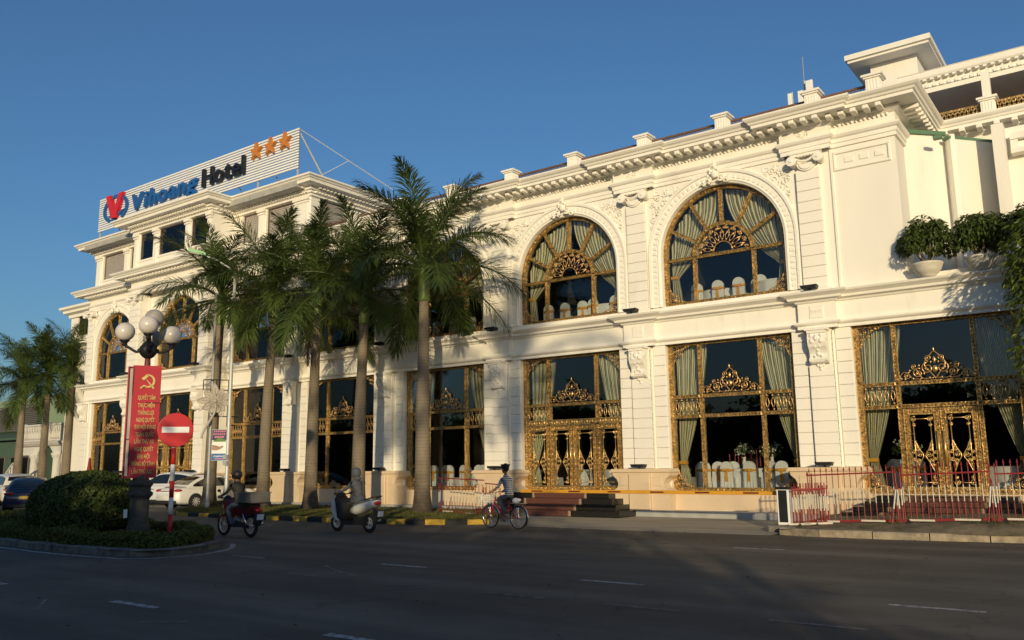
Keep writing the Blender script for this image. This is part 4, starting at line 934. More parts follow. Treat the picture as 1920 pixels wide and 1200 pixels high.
# steps up to the two entrances
pm('black_granite', (.018, .017, .016), rough=.25, var=.4, scale=20); pm('red_granite', (.11, .048, .038), rough=.3, var=.25, scale=16); pm('tan_granite', (.30, .20, .13), rough=.4, var=.2, scale=10)
def steps(label, cx, hw, red, z0=.02, spread=1.):
    t = thing('entrance_steps', label, 'steps', (cx, 26, 0)); n = 4; h = (.77-z0)/n
    for i in range(n):
        y = 24.9+.30*i; e = hw+.30*(n-1-i)*spread; r0, r1 = red; sk = .16*(n-1-i)
        z = z0+h*i
        for a, b, mt in ((cx-e, cx+r0-sk-.1, 'black_granite'), (cx+r0-sk-.1, cx+r0-sk, 'tan_granite'), (cx+r0-sk, cx+r1-sk*.2, 'red_granite'), (cx+r1-sk*.2, cx+r1-sk*.2+.1, 'tan_granite'), (cx+r1-sk*.2+.1, cx+e, 'black_granite')):
            MB().bev(a+.003, b-.003, y, 26.9-.002*i, z, z+h-.003, .012).build('step_slab', mt, t)
    return t
steps('low flight of red and black granite steps below the four-leaf entrance', BAY['D'], 2.1, (-1.0, 1.1))
steps('red and black granite steps behind the red railings at right-hand entrance', BAY['Z']+.1, 1.75, (-.9, 1.0), .22, .8)
# ------------------------------------------------------------ plants
leaf_mat('palm_leaf', (.036, .070, .015), (.125, .170, .045), rough=.4, trans=.3, scale=.8)
leaf_mat('dead_leaf', (.12, .035, .015), (.22, .10, .04), rough=.7, trans=.15)
leaf_mat('hedge_leaf', (.045, .075, .012), (.16, .18, .03), rough=.5, trans=.2, scale=1.2)
leaf_mat('bush_leaf', (.030, .056, .011), (.095, .125, .026), rough=.5, trans=.2, scale=2.)
leaf_mat('tree_leaf', (.055, .095, .016), (.15, .19, .036), rough=.4, trans=.3, scale=1.)
leaf_mat('pot_leaf', (.040, .075, .016), (.12, .16, .042), rough=.4, trans=.25, scale=2.)
leaf_mat('grass', (.05, .065, .012), (.15, .14, .035), rough=.7, trans=.2, scale=.9)
pm('palm_shaft', (.12, .17, .045), rough=.45, var=.25, scale=4, stretch=(1, 1, .3))
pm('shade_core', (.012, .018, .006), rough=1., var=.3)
def bark():
    m = pm('palm_bark', (.215, .175, .125), rough=.85, var=.22, scale=2.2, stain=((.085, .065, .048), 1.1, .48, .70), stretch=(1, 1, .5))
    nt = m.node_tree; N = nt.nodes; L = nt.links; b = N['Principled BSDF']; g = N.new('ShaderNodeNewGeometry'); base = b.inputs['Base Color'].links[0].from_socket
    sx = N.new('ShaderNodeSeparateXYZ'); L.new(g.outputs['Position'], sx.inputs[0])
    nz = N.new('ShaderNodeTexNoise'); nz.inputs['Scale'].default_value = 3; nz.inputs['Detail'].default_value = 5; L.new(g.outputs['Position'], nz.inputs['Vector'])
    ad = N.new('ShaderNodeMath'); ad.operation = 'MULTIPLY_ADD'; L.new(nz.outputs['Fac'], ad.inputs[0]); ad.inputs[1].default_value = -2.4; L.new(sx.outputs['Z'], ad.inputs[2])
    mr = N.new('ShaderNodeMapRange'); mr.inputs[1].default_value = -.9; mr.inputs[2].default_value = .7; L.new(ad.outputs[0], mr.inputs[0])   # mossy dark foot of the trunk
    mx = N.new('ShaderNodeMix'); mx.data_type = 'RGBA'; L.new(mr.outputs[0], mx.inputs['Factor']); mx.inputs['A'].default_value = (.055, .043, .032, 1); L.new(base, mx.inputs['B'])
    wv = N.new('ShaderNodeTexWave'); wv.bands_direction = 'Z'; wv.inputs['Scale'].default_value = 2.6; wv.inputs['Distortion'].default_value = 1.2; wv.inputs['Detail'].default_value = 2; L.new(g.outputs['Position'], wv.inputs['Vector'])
    m2 = N.new('ShaderNodeMapRange'); m2.inputs[1].default_value = 0; m2.inputs[2].default_value = .25; m2.inputs[3].default_value = .78; m2.inputs[4].default_value = 1; L.new(wv.outputs['Fac'], m2.inputs[0])
    x2 = N.new('ShaderNodeMix'); x2.data_type = 'RGBA'; x2.blend_type = 'MULTIPLY'; x2.inputs['Factor'].default_value = 1; L.new(mx.outputs['Result'], x2.inputs['A']); L.new(m2.outputs[0], x2.inputs['B']); L.new(x2.outputs['Result'], b.inputs['Base Color'])
    bp = N.new('ShaderNodeBump'); bp.inputs['Strength'].default_value = .5; bp.inputs['Distance'].default_value = .02; L.new(nz.outputs['Fac'], bp.inputs['Height']); L.new(bp.outputs[0], b.inputs['Normal'])
bark()
def frond_mesh(e0, bend, L, seed, mat='palm_leaf', ns=64):
    r = random.Random(seed); V = []; F = []; P = []; a = e0; x = z = 0.; n = 30
    tw = r.uniform(-.25, .25); yy = 0.
    for i in range(n+1):
        P.append(Vector((x, yy, z))); t = i/n; a = e0-bend*t**1.35; s = L/n; x += math.cos(a)*s; z += math.sin(a)*s; yy += tw*s*t
    mb = MB(); mb.tube(P, [.055*(1-.9*i/n)+.004 for i in range(n+1)], 5)
    for k in range(ns):
        t = .14+.86*(k+.5)/ns; f = t*n; i = min(int(f), n-1); p = P[i].lerp(P[i+1], f-i); d = (P[i+1]-P[i]).normalized()
        lat = Vector((0, 1, 0)); lat = (lat-d*lat.dot(d)).normalized(); nrm = d.cross(lat) if d.cross(lat).z > 0 else lat.cross(d)
        prof = min(1, .45+1.6*(t-.14)) if t < .6 else 1-.62*((t-.6)/.4)**1.3
        for sd in (-1, 1):
            for lay in (0, 1):
                if r.random() < .06: continue
                el = R(r.uniform(12, 42)) if lay == 0 else R(r.uniform(-36, 4)); sw = R(r.uniform(16, 40)) + t*t*.75
                dr = (lat*sd*math.cos(el)+nrm*math.sin(el))*math.cos(sw)+d*math.sin(sw); dr.normalize()
                l = 1.12*prof*r.uniform(.75, 1.12)*(L/3.9); wd = .0175*r.uniform(.8, 1.2)
                wv = dr.cross(nrm); wv = wv.normalized()*wd if wv.length > 1e-4 else lat*wd
                drop = Vector((0, 0, -1))
                p1 = p+dr*l*.55+drop*l*.05; p2 = p+dr*l*.93+drop*l*.24; 
                m0 = len(V)
                V += [tuple(p-wv*.5), tuple(p+wv*.5), tuple(p1+wv), tuple(p1-wv), tuple(p2)]
                F += [(m0, m0+1, m0+2, m0+3), (m0+3, m0+2, m0+4)]
    mb.add(V, F)
    return mb.mesh('frond', mat)
FR = {}
for cls, (e0, bd) in enumerate(((78, 48), (62, 66), (48, 74), (33, 76), (17, 72), (0, 62), (-20, 46))):
    FR[cls] = [frond_mesh(R(e0), R(bd), 3.85, cls*10+j) for j in range(2)]
DEADF = frond_mesh(R(-62), R(25), 2.0, 99, 'dead_leaf', 34)
def trunk_prof(h, r0, k=22):
    out = []
    for i in range(k+1):
        z = h*i/k; t = z/h; fl = .17*math.exp(-z/.45)
        out.append((r0*(1.04-.24*t+.08*math.sin(t*5))+fl, z))
    return out
def palm(label, loc, h, sc=1., seed=1, nf=17, dead=0, group='royal palms along the hotel front', lean=(0, 0), cat='palm tree'):
    r = random.Random(seed); t = thing('royal_palm', label, cat, loc, group=group); rz0 = r.uniform(0, 6.28)
    def bendpt(z): q = z/h; return (lean[0]*q*q, lean[1]*q*q)
    mb = MB(); pr = trunk_prof(h, .235*sc); mb.tube([(*bendpt(z), z-.05) for q, z in pr], [q for q, z in pr], 14); mb.build('trunk', 'palm_bark', t, True, loc=loc)
    bx, by = bendpt(h); sh = 1.35*sc; mb = MB(); mb.lathe([(.185*sc, -.03), (.215*sc, .05), (.205*sc, .5*sc), (.15*sc, 1.0*sc), (.09*sc, sh)], 12); mb.build('crownshaft', 'palm_shaft', t, True, loc=(loc[0]+bx, loc[1]+by, loc[2]+h-.05))
    for i in range(nf):
        q = i/(nf-1); cls = min(6, int(q**1.15*6.6)); az = rz0+i*2.39996+r.uniform(-.25, .25); me = FR[cls][r.randrange(2)]
        o = piece('frond', me, t, (loc[0]+bx, loc[1]+by, loc[2]+h+sh*(.98-.22*q)), rot=(r.uniform(-.14, .14), r.uniform(-.10, .10), az), scale=sc*r.uniform(.9, 1.06))
    for i in range(dead):
        o = piece('dead_frond', DEADF, t, (loc[0]+bx, loc[1]+by, loc[2]+h+.1), rot=(0, .1, R(200)+i*2), scale=sc)
    return t
palm('royal palm at the left end of the hotel row behind grey poles', (-33.2, 22.75, .1), 8.1, 1.04, 11, 21, lean=(.25, 0))
palm('royal palm second from left, behind the motorbike with metal box', (-30.1, 23.2, .1), 7.9, 1.0, 22, 20, lean=(.2, .1))
palm('royal palm with a brown dead frond hanging beside its trunk', (-27.1, 23.2, .1), 7.75, 1.0, 33, 21, dead=1, lean=(.15, 0))
palm('royal palm directly behind the hooded scooter rider', (-24.5, 23.3, .1), 7.3, 1.02, 44, 21, lean=(.1, .1))
palm('nearest and tallest royal palm, beside the cyclist and red railing', (-21.0, 23.1, .1), 7.75, 1.06, 57, 23, lean=(.05, 0))
G2 = 'palms beyond the hotel on the far left'
palm('dark palm farthest left beside the green building', (-58, 25.7, 0), 6.2, 1.0, 5, 20, group=G2)
palm('dark palm in the middle of the far left group', (-58, 27.2, 0), 6.9, 1.0, 6, 21, group=G2)
palm('dark palm touching the left corner of the hotel', (-57, 28.2, 0), 7.2, .98, 8, 20, group=G2)
G3 = 'tall palms behind the viewer'
palm('tall palm behind the viewer whose shadow falls left of the four-leaf entrance', (6.6, -12.0, 0), 11.4, 1.2, 70, 18, group=G3)
palm('tall palm behind the viewer whose shadow falls between two ground-floor windows', (1.1, -12.4, 0), 11.2, 1.2, 71, 18, group=G3)

def shell_pts(n, fn, seed):
    g = np.random.default_rng(seed); u = g.uniform(0, 2*np.pi, n); c = g.uniform(-.35, 1, n); return fn(u, c, g)
# clipped round bush
def bush(u, c, g):
    s = np.sqrt(np.maximum(0, 1-np.abs(c)**2.4)); s = np.where(c < 0, 1-.25*c*c*2.2, s); rr = 1.40*(1+.03*np.sin(3*u+1)+.025*np.sin(7*u+4*c))*g.uniform(.95, 1.02, len(u))
    x = rr*s*np.cos(u); y = rr*s*np.sin(u); z = .62+1.02*c*g.uniform(.97, 1.02, len(u)); z = np.maximum(z, .02)
    N = np.stack([np.cos(u)*s, np.sin(u)*s, c*1.1], 1); return np.stack([x, y, z], 1), N
BL = (-22.35, 11.75, .12)
t = thing('round_bush', 'large clipped dome-shaped bush on the road island', 'bush', BL)
P, N_ = shell_pts(17000, bush, 3); me = leaves_mesh('foliage', P, N_, .082, 'bush_leaf', .5, 4, .65); piece('foliage', me, t, BL)
mb = MB(); mb.lathe([(1.15, .05), (1.27, .35), (1.28, .7), (1.12, 1.1), (.8, 1.38), (.3, 1.52), (.02, 1.55)], 24); mb.build('shade_filler', 'shade_core', t, True, loc=BL)  # solid near-black core, added to block light behind the leaf shell
mb = MB()
for i in range(7): a = i*.9; mb.tube([(.1*math.cos(a), .1*math.sin(a), -.05), (.5*math.cos(a), .5*math.sin(a), .5)], .03, 5)
mb.build('stem', 'palm_bark', t, loc=BL)
# hedge that follows the island kerb
def hedge_pts(path, n, seed, wd=.46, h=.29, inset=.22):
    g = np.random.default_rng(seed); P = np.array([(p.x, p.y) for p in path]); D = np.diff(P, axis=0); Ls = np.linalg.norm(D, axis=1); cum = np.concatenate([[0], np.cumsum(Ls)])
    t = g.uniform(0, cum[-1], n); i = np.clip(np.searchsorted(cum, t)-1, 0, len(Ls)-1); f = (t-cum[i])/Ls[i]; q = P[i]+D[i]*f[:, None]; d = D[i]/Ls[i][:, None]; nn = np.stack([-d[:, 1], d[:, 0]], 1)
    w = g.choice(3, n, p=[.36, .44, .20]); hh = h*(1+.12*np.sin(t*2.3)+.08*np.sin(t*5.1))
    off = np.where(w == 0, 0, np.where(w == 2, wd, g.uniform(0, wd, n))); z = np.where(w == 1, hh, g.uniform(0.02, 1, n)*hh)
    off = off+g.normal(0, .03, n); z = z+g.normal(0, .025, n)
    pos = np.concatenate([q+nn*(inset+off)[:, None], (z+.12)[:, None]], 1)
    N = np.where((w == 1)[:, None], np.array([[0, 0, 1.]]), np.concatenate([nn*np.where(w == 0, -1, 1)[:, None], np.zeros((n, 1))], 1))
    return pos, N
hp = [p for p in ISLs if p.x > -36]
hd = thing('clipped_hedge', 'low clipped green hedge edging the road island', 'hedge', (-20, 11, .12))
P, N_ = hedge_pts(hp, 42000, 5); piece('foliage', leaves_mesh('foliage', P, N_, .062, 'hedge_leaf', .55, 6, .6), hd, (0, 0, 0))
mb = MB(); 
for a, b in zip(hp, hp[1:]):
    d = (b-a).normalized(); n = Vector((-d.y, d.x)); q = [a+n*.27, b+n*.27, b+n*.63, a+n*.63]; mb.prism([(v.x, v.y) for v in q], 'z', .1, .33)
mb.build('shade_filler', 'shade_core', hd)  # dark filler added inside the hedge to stand in for its inner shade
g = np.random.default_rng(8); n = 16000; x = g.uniform(-36, -17.4, n); y = g.uniform(10.2, 14.2, n)
ok = np.array([min(((p.x-a)**2+(p.y-b)**2) for p in ISLs) > .5 for a, b in zip(x, y)]); y0 = np.interp(x, [p.x for p in ISLs if p.y < 11.2], [p.y for p in ISLs if p.y < 11.2]) ; y1 = np.where(x < -19, 13.3-(x+20)*.05, 12.6); ok &= (y > y0+.5) & (y < y1-.4)
x, y = x[ok], y[ok]; P = np.stack([x, y, .13+g.uniform(0, .10, len(x))], 1)
o = piece('ground_cover', leaves_mesh('ground_cover', P, np.tile([[0, 0, 1.]], (len(x), 1)), .075, 'hedge_leaf', .45, 9, .7), None, (0, 0, 0)); tag(o, 'low leafy ground cover inside the island hedge', 'ground cover', kind='stuff')
# grass blades on the verges
def inpoly(x, y, poly):
    c = np.zeros(len(x), bool); n = len(poly)
    for i in range(n):
        (x0, y0), (x1, y1) = poly[i], poly[(i+1) % n]; k = ((y0 > y) != (y1 > y)) & (x < (x1-x0)*(y-y0)/(y1-y0+1e-12)+x0); c ^= k
    return c
n = 60000; x = g.uniform(-35.5, -16.3, n); y = g.uniform(19.3, 25.9, n); ok = inpoly(x, y, VERGE+VL[:-1]); ok &= g.uniform(0, 1, n) < np.clip(1.15-.17*(y-19.4), .1, 1)
x, y = x[ok], y[ok]; P = np.stack([x, y, .12+g.uniform(.01, .05, len(x))], 1); dr = np.stack([g.normal(0, .35, len(x)), g.normal(0, .35, len(x)), np.ones(len(x))], 1)
o = piece('grass', leaves_mesh('grass', P, g.normal(0, 1, (len(x), 3)), .085, 'grass', .22, 10, .2, dr), None, (0, 0, 0)); tag(o, 'short yellowish grass around the palm trunks', 'grass', kind='stuff')
n = 5000; x = g.uniform(-7.3, 2, n); y = g.uniform(21.4, 25.6, n); z = np.array([rvz(a, b) for a, b in zip(x, y)]); k = np.sin(x*2.1)+np.sin(y*3.3+x) > .1; x, y, z = x[k], y[k], z[k]
P = np.stack([x, y, z+.02], 1); dr = np.stack([g.normal(0, .5, len(x)), g.normal(0, .5, len(x)), np.ones(len(x))], 1)
o = piece('grass', leaves_mesh('grass', P, g.normal(0, 1, (len(x), 3)), .07, 'grass', .22, 12, .2, dr), None, (0, 0, 0)); tag(o, 'sparse dry grass on the earth verge below the railings', 'grass', kind='stuff')
# potted shrubs on the terrace ledge
pm('pot', (.62, .58, .50), rough=.6, var=.12, scale=5)
def shrub_pts(n, rx, rz, seed, lobes=26, hollow=.35):
    g = np.random.default_rng(seed); L = g.normal(0, 1, (lobes, 3)); L /= np.linalg.norm(L, axis=1)[:, None]; L[:, 2] = np.abs(L[:, 2])*1.0-.25; rad = g.uniform(.25, .42, lobes); C = L*g.uniform(hollow, .8, lobes)[:, None]
    i = g.integers(0, lobes, n); d = g.normal(0, 1, (n, 3)); d /= np.linalg.norm(d, axis=1)[:, None]; rr = g.uniform(.55, 1, n)**.5
    p = C[i]+d*(rad[i]*rr)[:, None]; N = d*.6+np.array([[0, 0, .6]]); dirs = d+np.array([[0, 0, -.7]])
    return p*np.array([[rx, rx, rz]]), N, dirs
for k, (x, y, rx, rz, lb) in enumerate(((-4.5, 26.45, .85, .88, 'leafy green shrub in cream bowl at the left of the terrace ledge'), (-3.12, 26.5, .86, .90, 'leafy green shrub in cream bowl in the middle of the terrace ledge'), (-1.85, 26.45, .85, .95, 'leafy green shrub at the right end of the terrace ledge'))):
    t = thing('potted_shrub', lb, 'potted plant', (x, y, 6.93), group='potted shrubs on the terrace ledge')
    mb = MB(); mb.lathe([(.18, .0), (.20, .04), (.28, .10), (.37, .22), (.41, .34), (.43, .36), (.43, .40), (.39, .40), (.37, .35), (.02, .34)], 22); mb.build('bowl', 'pot', t, True, loc=(x, y, 6.93))
    P, N_, D_ = shrub_pts(5600, rx*1.02, rz*1.08, 60+k); P += np.array([[0, 0, .98]]); piece('foliage', leaves_mesh('foliage', P, N_, .15, 'pot_leaf', .36, 20+k, .5, D_), t, (x, y, 6.93))
    mb = MB()
    for i in range(6): a = i*1.05; mb.tube([(.05*math.cos(a), .05*math.sin(a), .35), (.3*math.cos(a), .3*math.sin(a), .8), (.5*math.cos(a), .5*math.sin(a), 1.2)], [.03, .02, .01], 5)
    mb.build('stem', 'palm_bark', t, loc=(x, y, 6.93))
# broadleaf tree reaching in at the right edge
TL = (.12, 25.3, .3); t = thing('broadleaf_tree', 'leafy broadleaf tree reaching in at the right edge', 'tree', TL)
P, N_, D_ = shrub_pts(20000, 2.75, 3.7, 81, 60, .45); P += np.array([[0, -.35, 5.9]]); P2, N2, D2 = shrub_pts(11000, 2.6, 2.3, 83, 40, .5); P2 += np.array([[-.15, -.45, 4.3]]); P, N_, D_ = np.concatenate([P, P2]), np.concatenate([N_, N2]), np.concatenate([D_, D2]); k = P[:, 1] < .95; P, N_, D_ = P[k], N_[k], D_[k]
piece('crown', leaves_mesh('crown', P, N_, .23, 'tree_leaf', .30, 31, .45, D_), t, TL)
mb = MB(); mb.tube([(0, 0, -.1), (.05, 0, 1.5), (.0, .05, 3.2), (-.1, -.1, 4.6), (-.1, -.2, 6.2)], [.17, .14, .12, .09, .04], 8)
for i in range(11): a = i*2.4; z = 3.6+.28*i; mb.tube([(0, 0, z), (.8*math.cos(a), .7*math.sin(a)-.2, z+.6), (1.8*math.cos(a), 1.0*math.sin(a)-.4, z+1.0)], [.05, .03, .012], 5)
mb.build('trunk', 'palm_bark', t, True, loc=TL)
# tree belt across the road, behind the viewer: throws the long shade over the road and shows in the glass
g = np.random.default_rng(77); PP = []; NN = []; tb = MB()
for i in range(21):
    cx = 6.3-4.1*i+g.uniform(-.8, .8); cy = -10.5+g.uniform(-1.5, 1.5); hh = 6.2+g.uniform(-.8, .8)-(.9 if -9 < cx < -1 else 0)+(.8 if i % 5 == 2 else 0)
    P, N_, D_ = shrub_pts(1900, 3.1, 3.4, 200+i, 22, .4); PP.append(P+np.array([[cx, cy, hh-2.9]])); NN.append(N_)
    P, N_, D_ = shrub_pts(1500, 2.9, 2.3, 300+i, 14, .4); PP.append(P+np.array([[cx+1.5, cy-.5, 1.9]])); NN.append(N_)
    P, N_, D_ = shrub_pts(1200, 3.0, 2.6, 400+i, 14, .4); PP.append(P+np.array([[cx-1.2, cy-1.5, (hh-2.9)*.62+.6]])); NN.append(N_)
    tb.tube([(cx, cy, -.1), (cx+.1, cy, hh-2.5)], [.25, .12], 7)
me = leaves_mesh('tree_belt', np.concatenate(PP)+g.normal(0, .75, (sum(map(len, PP)), 3)), np.concatenate(NN), .62, 'tree_leaf', .8, 41, .8); o = piece('tree_belt', me, None, (0, 0, 0)); tag(o, 'dense belt of roadside trees behind the viewer', 'trees', kind='stuff')
o = tb.build('tree_belt_trunks', 'palm_bark', None, True); tag(o, 'trunks of the roadside tree belt behind the viewer', 'trees', kind='stuff')

# wind-blown leaves and grit on the road
g = np.random.default_rng(15); n = 240; x = g.uniform(-22, 3, n); y = np.where(g.uniform(0, 1, n) < .5, g.uniform(4.5, 20, n), 20.4+g.normal(0, .35, n)); x = np.where(y > 20, g.uniform(-15, -1, n), x); k = y < 20.8
P = np.stack([x[k], y[k], np.full(k.sum(), .016)], 1); o = piece('road_litter', leaves_mesh('road_litter', P, np.tile([[0, 0, 1.]], (k.sum(), 1)), .06, 'dead_leaf', .6, 16, .25), None, (0, 0, 0)); tag(o, 'dry leaves and grit scattered over the asphalt', 'litter', kind='stuff')
# ------------------------------------------------------------ street furniture
def lp(mb, name, mats, parent, smooth=False, loc=(0, 0, 0), rot=None):
    o = bpy.data.objects.new(name, mb.mesh(name, mats, smooth)); o.parent = parent; o.location = loc
    if rot: o.rotation_euler = rot
    COL.objects.link(o); return o
def lpm(me, name, parent, loc=(0, 0, 0), rot=None, scale=None):
    o = bpy.data.objects.new(name, me); o.parent = parent; o.location = loc
    if rot: o.rotation_euler = rot
    if scale: o.scale = scale
    COL.objects.link(o); return o
def facing(x, y): return math.atan2(-x, y)          # rz that turns local -Y to the viewer's place from (x, y)
pm('stone_dark', (.085, .078, .066), rough=.9, var=.35, scale=4, bump=.6, bscale=12, stain=((.05, .05, .04), 3, .5, .75))
pm('iron', (.02, .02, .022), rough=.45, metal=.3, var=.3, scale=8); pm('iron_red', (.12, .03, .025), rough=.5, var=.3, scale=5)
pm('globe', (.60, .56, .52), rough=.25, var=.10, scale=4, spec=.5, obj=True)
pm('globe_shaded', (.34, .32, .30), rough=.35, var=.18, scale=5, obj=True)  # greyer copy of the globe colour, carries the shade on rear and top globes
L0 = (-20.12, 11.83, .12)
lamp = thing('street_lamp', 'old iron street lamp with five globes on stone pedestal', 'street lamp', L0, facing(-20.12, 11.83))
mb = MB(); mb.lathe([(0.328, 0), (0.328, .10), (0.295, .14), (0.271, .30), (0.246, .34), (0.221, .50), (0.221, .95), (0.254, 1.0), (0.295, 1.04), (0.303, 1.10), (0.246, 1.14), (0.246, 1.24), (0.295, 1.30), (0.287, 1.36), (0.197, 1.42), (0.164, 1.52), (0.131, 1.60), (0.139, 1.66), (0.098, 1.70)], 10); lp(mb, 'pedestal', 'stone_dark', lamp)
mb = MB(); mb.box(-.30, -.22, -.33, -.28, .52, .72); lp(mb, 'notice_plate', 'white_paint', lamp, rot=(0, 0, R(-8)))
mb = MB(); mb.lathe([(.10, 1.6), (.08, 1.8), (.07, 2.5), (.065, 4.2), (.075, 4.3), (.06, 4.5)], 10); lp(mb, 'post', 'iron_red', lamp, True)
mb = MB(); mb.lathe([(.05, 4.42), (.14, 4.48), (.20, 4.56), (.22, 4.65), (.20, 4.74), (.12, 4.82), (.06, 4.90), (.05, 5.0), (.05, 5.15), (.12, 5.18), (.10, 5.24), (.05, 5.25)], 12); lp(mb, 'hub', 'iron', lamp, True)
AR = [(-.56, .02, 5.10, 'globe'), (.55, .0, 5.06, 'globe'), (-.02, -.50, 5.22, 'globe'), (.10, .50, 5.02, 'globe_shaded')]
for k, (ax, ay, az, gm) in enumerate(AR):
    mb = MB(); d = Vector((ax, ay)).normalized(); Ln = math.hypot(ax, ay)
    pts = [(d.x*.16, d.y*.16, 4.66), (d.x*.27, d.y*.27, 4.60), (d.x*(Ln*.75), d.y*(Ln*.75), az-.42), (d.x*Ln*.97, d.y*Ln*.97, az-.34), (ax, ay, az-.26)]
    mb.tube(smooth_path([Vector(p) for p in pts], 4), [.05]*3+[.035]*14, 7); mb.ball((d.x*.2, d.y*.2, 4.64), .06, 8, 6); mb.lathe([(.03, az-.36), (.07, az-.33), (.05, az-.29), (.10, az-.25), (.13, az-.21), (.11, az-.2)], 10, (ax, ay, 0)); lp(mb, 'arm', 'iron', lamp, True)
    mb = MB(); mb.ball((ax, ay, az), .235, 20, 14); lp(mb, 'globe', gm, lamp, True)
mb = MB(); mb.ball((.10, .04, 5.48), .235, 20, 14); lp(mb, 'globe', 'globe_shaded', lamp, True)

pm('banner_red', (.44, .026, .042), rough=.6, var=.06, scale=3); pm('banner_gold', (.68, .50, .19), rough=.6, var=.05); pm('banner_back', (.55, .48, .42), rough=.7, var=.1, scale=3)
bn = thing('propaganda_banner', 'tall red two-sided banner with golden slogan hung on the lamp post', 'banner', (-20.12, 11.83, 1.58), facing(-20.12, 11.83)+R(4))
BW, BH = .33, 2.78
def cloth_panel(y, sgn, wob):
    m = MB(); m.grid(lambda u, v: (-BW+2*BW*u, y+wob*math.sin(v*9+u*2)*.012*(1 if .02 < v < .98 else 0), BH*v), 8, 30, uv=False); return m
m_ = cloth_panel(-.16, -1, 1); n0 = len(m_.v); m_.v += [(x, y+.012, z) for x, y, z in m_.v[:n0]]; m_.f += [tuple(reversed([i+n0 for i in f])) for f in m_.f[:]]; m_.mi = [0]*len(m_.f)
lp(m_, 'front_sheet', 'banner_red', bn, True)
m_ = MB(); m_.grid(lambda u, v: (-BW-.10+2*BW*u, .17+.012*math.sin(v*7), BH*v), 6, 24, uv=False); n0 = len(m_.v); m_.v += [(x, y-.012, z) for x, y, z in m_.v[:n0]]; m_.f += [tuple(reversed([i+n0 for i in f])) for f in m_.f[:]]; m_.mi = [0]*len(m_.f)
lp(m_, 'rear_sheet', 'banner_red', bn, True)
m_ = MB()
for z in (.04, .95, 1.85, BH-.04): m_.tube([(-BW+.02, -.15, z), (-BW-.06, .16, z)], .012, 5); m_.tube([(BW-.02, -.15, z), (BW-.12, .16, z)], .012, 5); m_.tube([(-BW+.02, -.145, z), (BW-.02, -.145, z)], .012, 5)
m_.tube([(-BW+.02, -.145, 0), (-BW+.02, -.145, BH)], .014, 5); m_.tube([(-BW-.06, .155, 0), (-BW-.06, .155, BH)], .014, 5); lp(m_, 'banner_frame', 'iron', bn)
m_ = MB(); m_.grid(lambda u, v: (-BW+.012+.03*math.sin(v*8)*math.sin(math.pi*u)-.06*u, -.14+.28*u, BH*(.01+.98*v)), 8, 20, uv=False); lp(m_, 'side_sheet', 'banner_back', bn, True)
LN = ['QUYẾT TÂM', 'THỰC HIỆN', 'THẮNG LỢI', 'NGHỊ QUYẾT', 'ĐẠI HỘI ĐẢNG', 'TOÀN QUỐC', 'LẦN THỨ XII,', 'NGHỊ QUYẾT', 'ĐẠI HỘI', 'ĐẢNG BỘ TỈNH', 'LẦN THỨ XIX !']
WD = [.40, .385, .37, .42, .49, .42, .45, .43, .28, .52, .50]
def flat_text(body, parent, cx, zc, wd, cap, mat, y, off=.012, name='lettering'):
    me = text_mesh(body, 1., 0., off, 'CENTER'); xs_ = [v.co.x for v in me.vertices]; 
    ref = text_mesh('H', 1., 0., off); ch = max(v.co.y for v in ref.vertices); bpy.data.meshes.remove(ref)
    kx = wd/(max(xs_)-min(xs_)); c = (max(xs_)+min(xs_))/2; kz = cap/ch
    me.transform(Matrix(((kx, 0, 0, cx-c*kx), (0, 0, -1, y), (0, kz, 0, zc-cap/2), (0, 0, 0, 1)))); me.materials.clear(); me.materials.append(MATS[mat]); me.name = name
    return lpm(me, name, parent)
for q, s, wdt in zip((.29, .358, .424, .488, .55, .617, .679, .746, .811, .874, .943), LN, WD): flat_text(s, bn, .015, BH*(1-q), wdt, .098, 'banner_gold', -.183, .014)
em = MB(); ez, ex, yy = BH*(1-.142), .03, -.184
def flat(poly): em.add([(ex+x*.17, yy, ez+z*.17) for x, z in poly], [tuple(range(len(poly)))])
oa = [(.98*math.cos(a)-.02, .98*math.sin(a)+.02) for a in [R(118-238*i/18) for i in range(19)]]; ia = [(.80*math.cos(a)-.14, .78*math.sin(a)+.06) for a in [R(112-226*i/18) for i in range(19)]]
for i in range(18): flat([oa[i], oa[i+1], ia[i+1], ia[i]])
flat([(-.36, -.86), (-.2, -.72), (-.86, -.98), (-.98, -.84)]); flat([(-.30, -.60), (-.62, -.55), (-1.12, -.98), (-.92, -1.14), (-.52, -.78), (-.25, -.86)])
flat([(-.42, .42), (-.22, .26), (.92, -.98), (.70, -1.14)]); flat([(-.95, .42), (-.62, .10), (-.10, .58), (.02, .72), (-.38, .84)])
lp(em, 'hammer_and_sickle', 'banner_gold', bn)

pm('sign_disc_red', (.48, .012, .02), rough=.35, var=.05); pm('pole_red', (.55, .025, .022), rough=.4, var=.1); pm('pole_white', (.72, .72, .72), rough=.5, var=.1, scale=6)
NE = (-19.32, 12.18, .12); ne = thing('no_entry_sign', 'round red no entry sign on red and white striped post', 'road sign', NE, facing(*NE[:2]))
z = 2.62
for i, h in enumerate((.44, .40, .40, .40, .40, .58)):
    m_ = MB(); m_.lathe([(.055, z-h), (.055, z)], 12); lp(m_, 'post_band', 'pole_white' if i % 2 == 0 else 'pole_red', ne, True); z -= h
m_ = MB(); m_.lathe([(.02, -.10), (.40, -.10), (.415, -.095), (.415, -.075), (.40, -.07), (.02, -.07)], 40, (.02, 0, 2.62), 'y'); lp(m_, 'disc', 'sign_disc_red', ne)
m_ = MB(); m_.bev(-.295, .335, -.108, -.10, 2.55, 2.695, .003); lp(m_, 'white_bar', 'white_paint', ne)
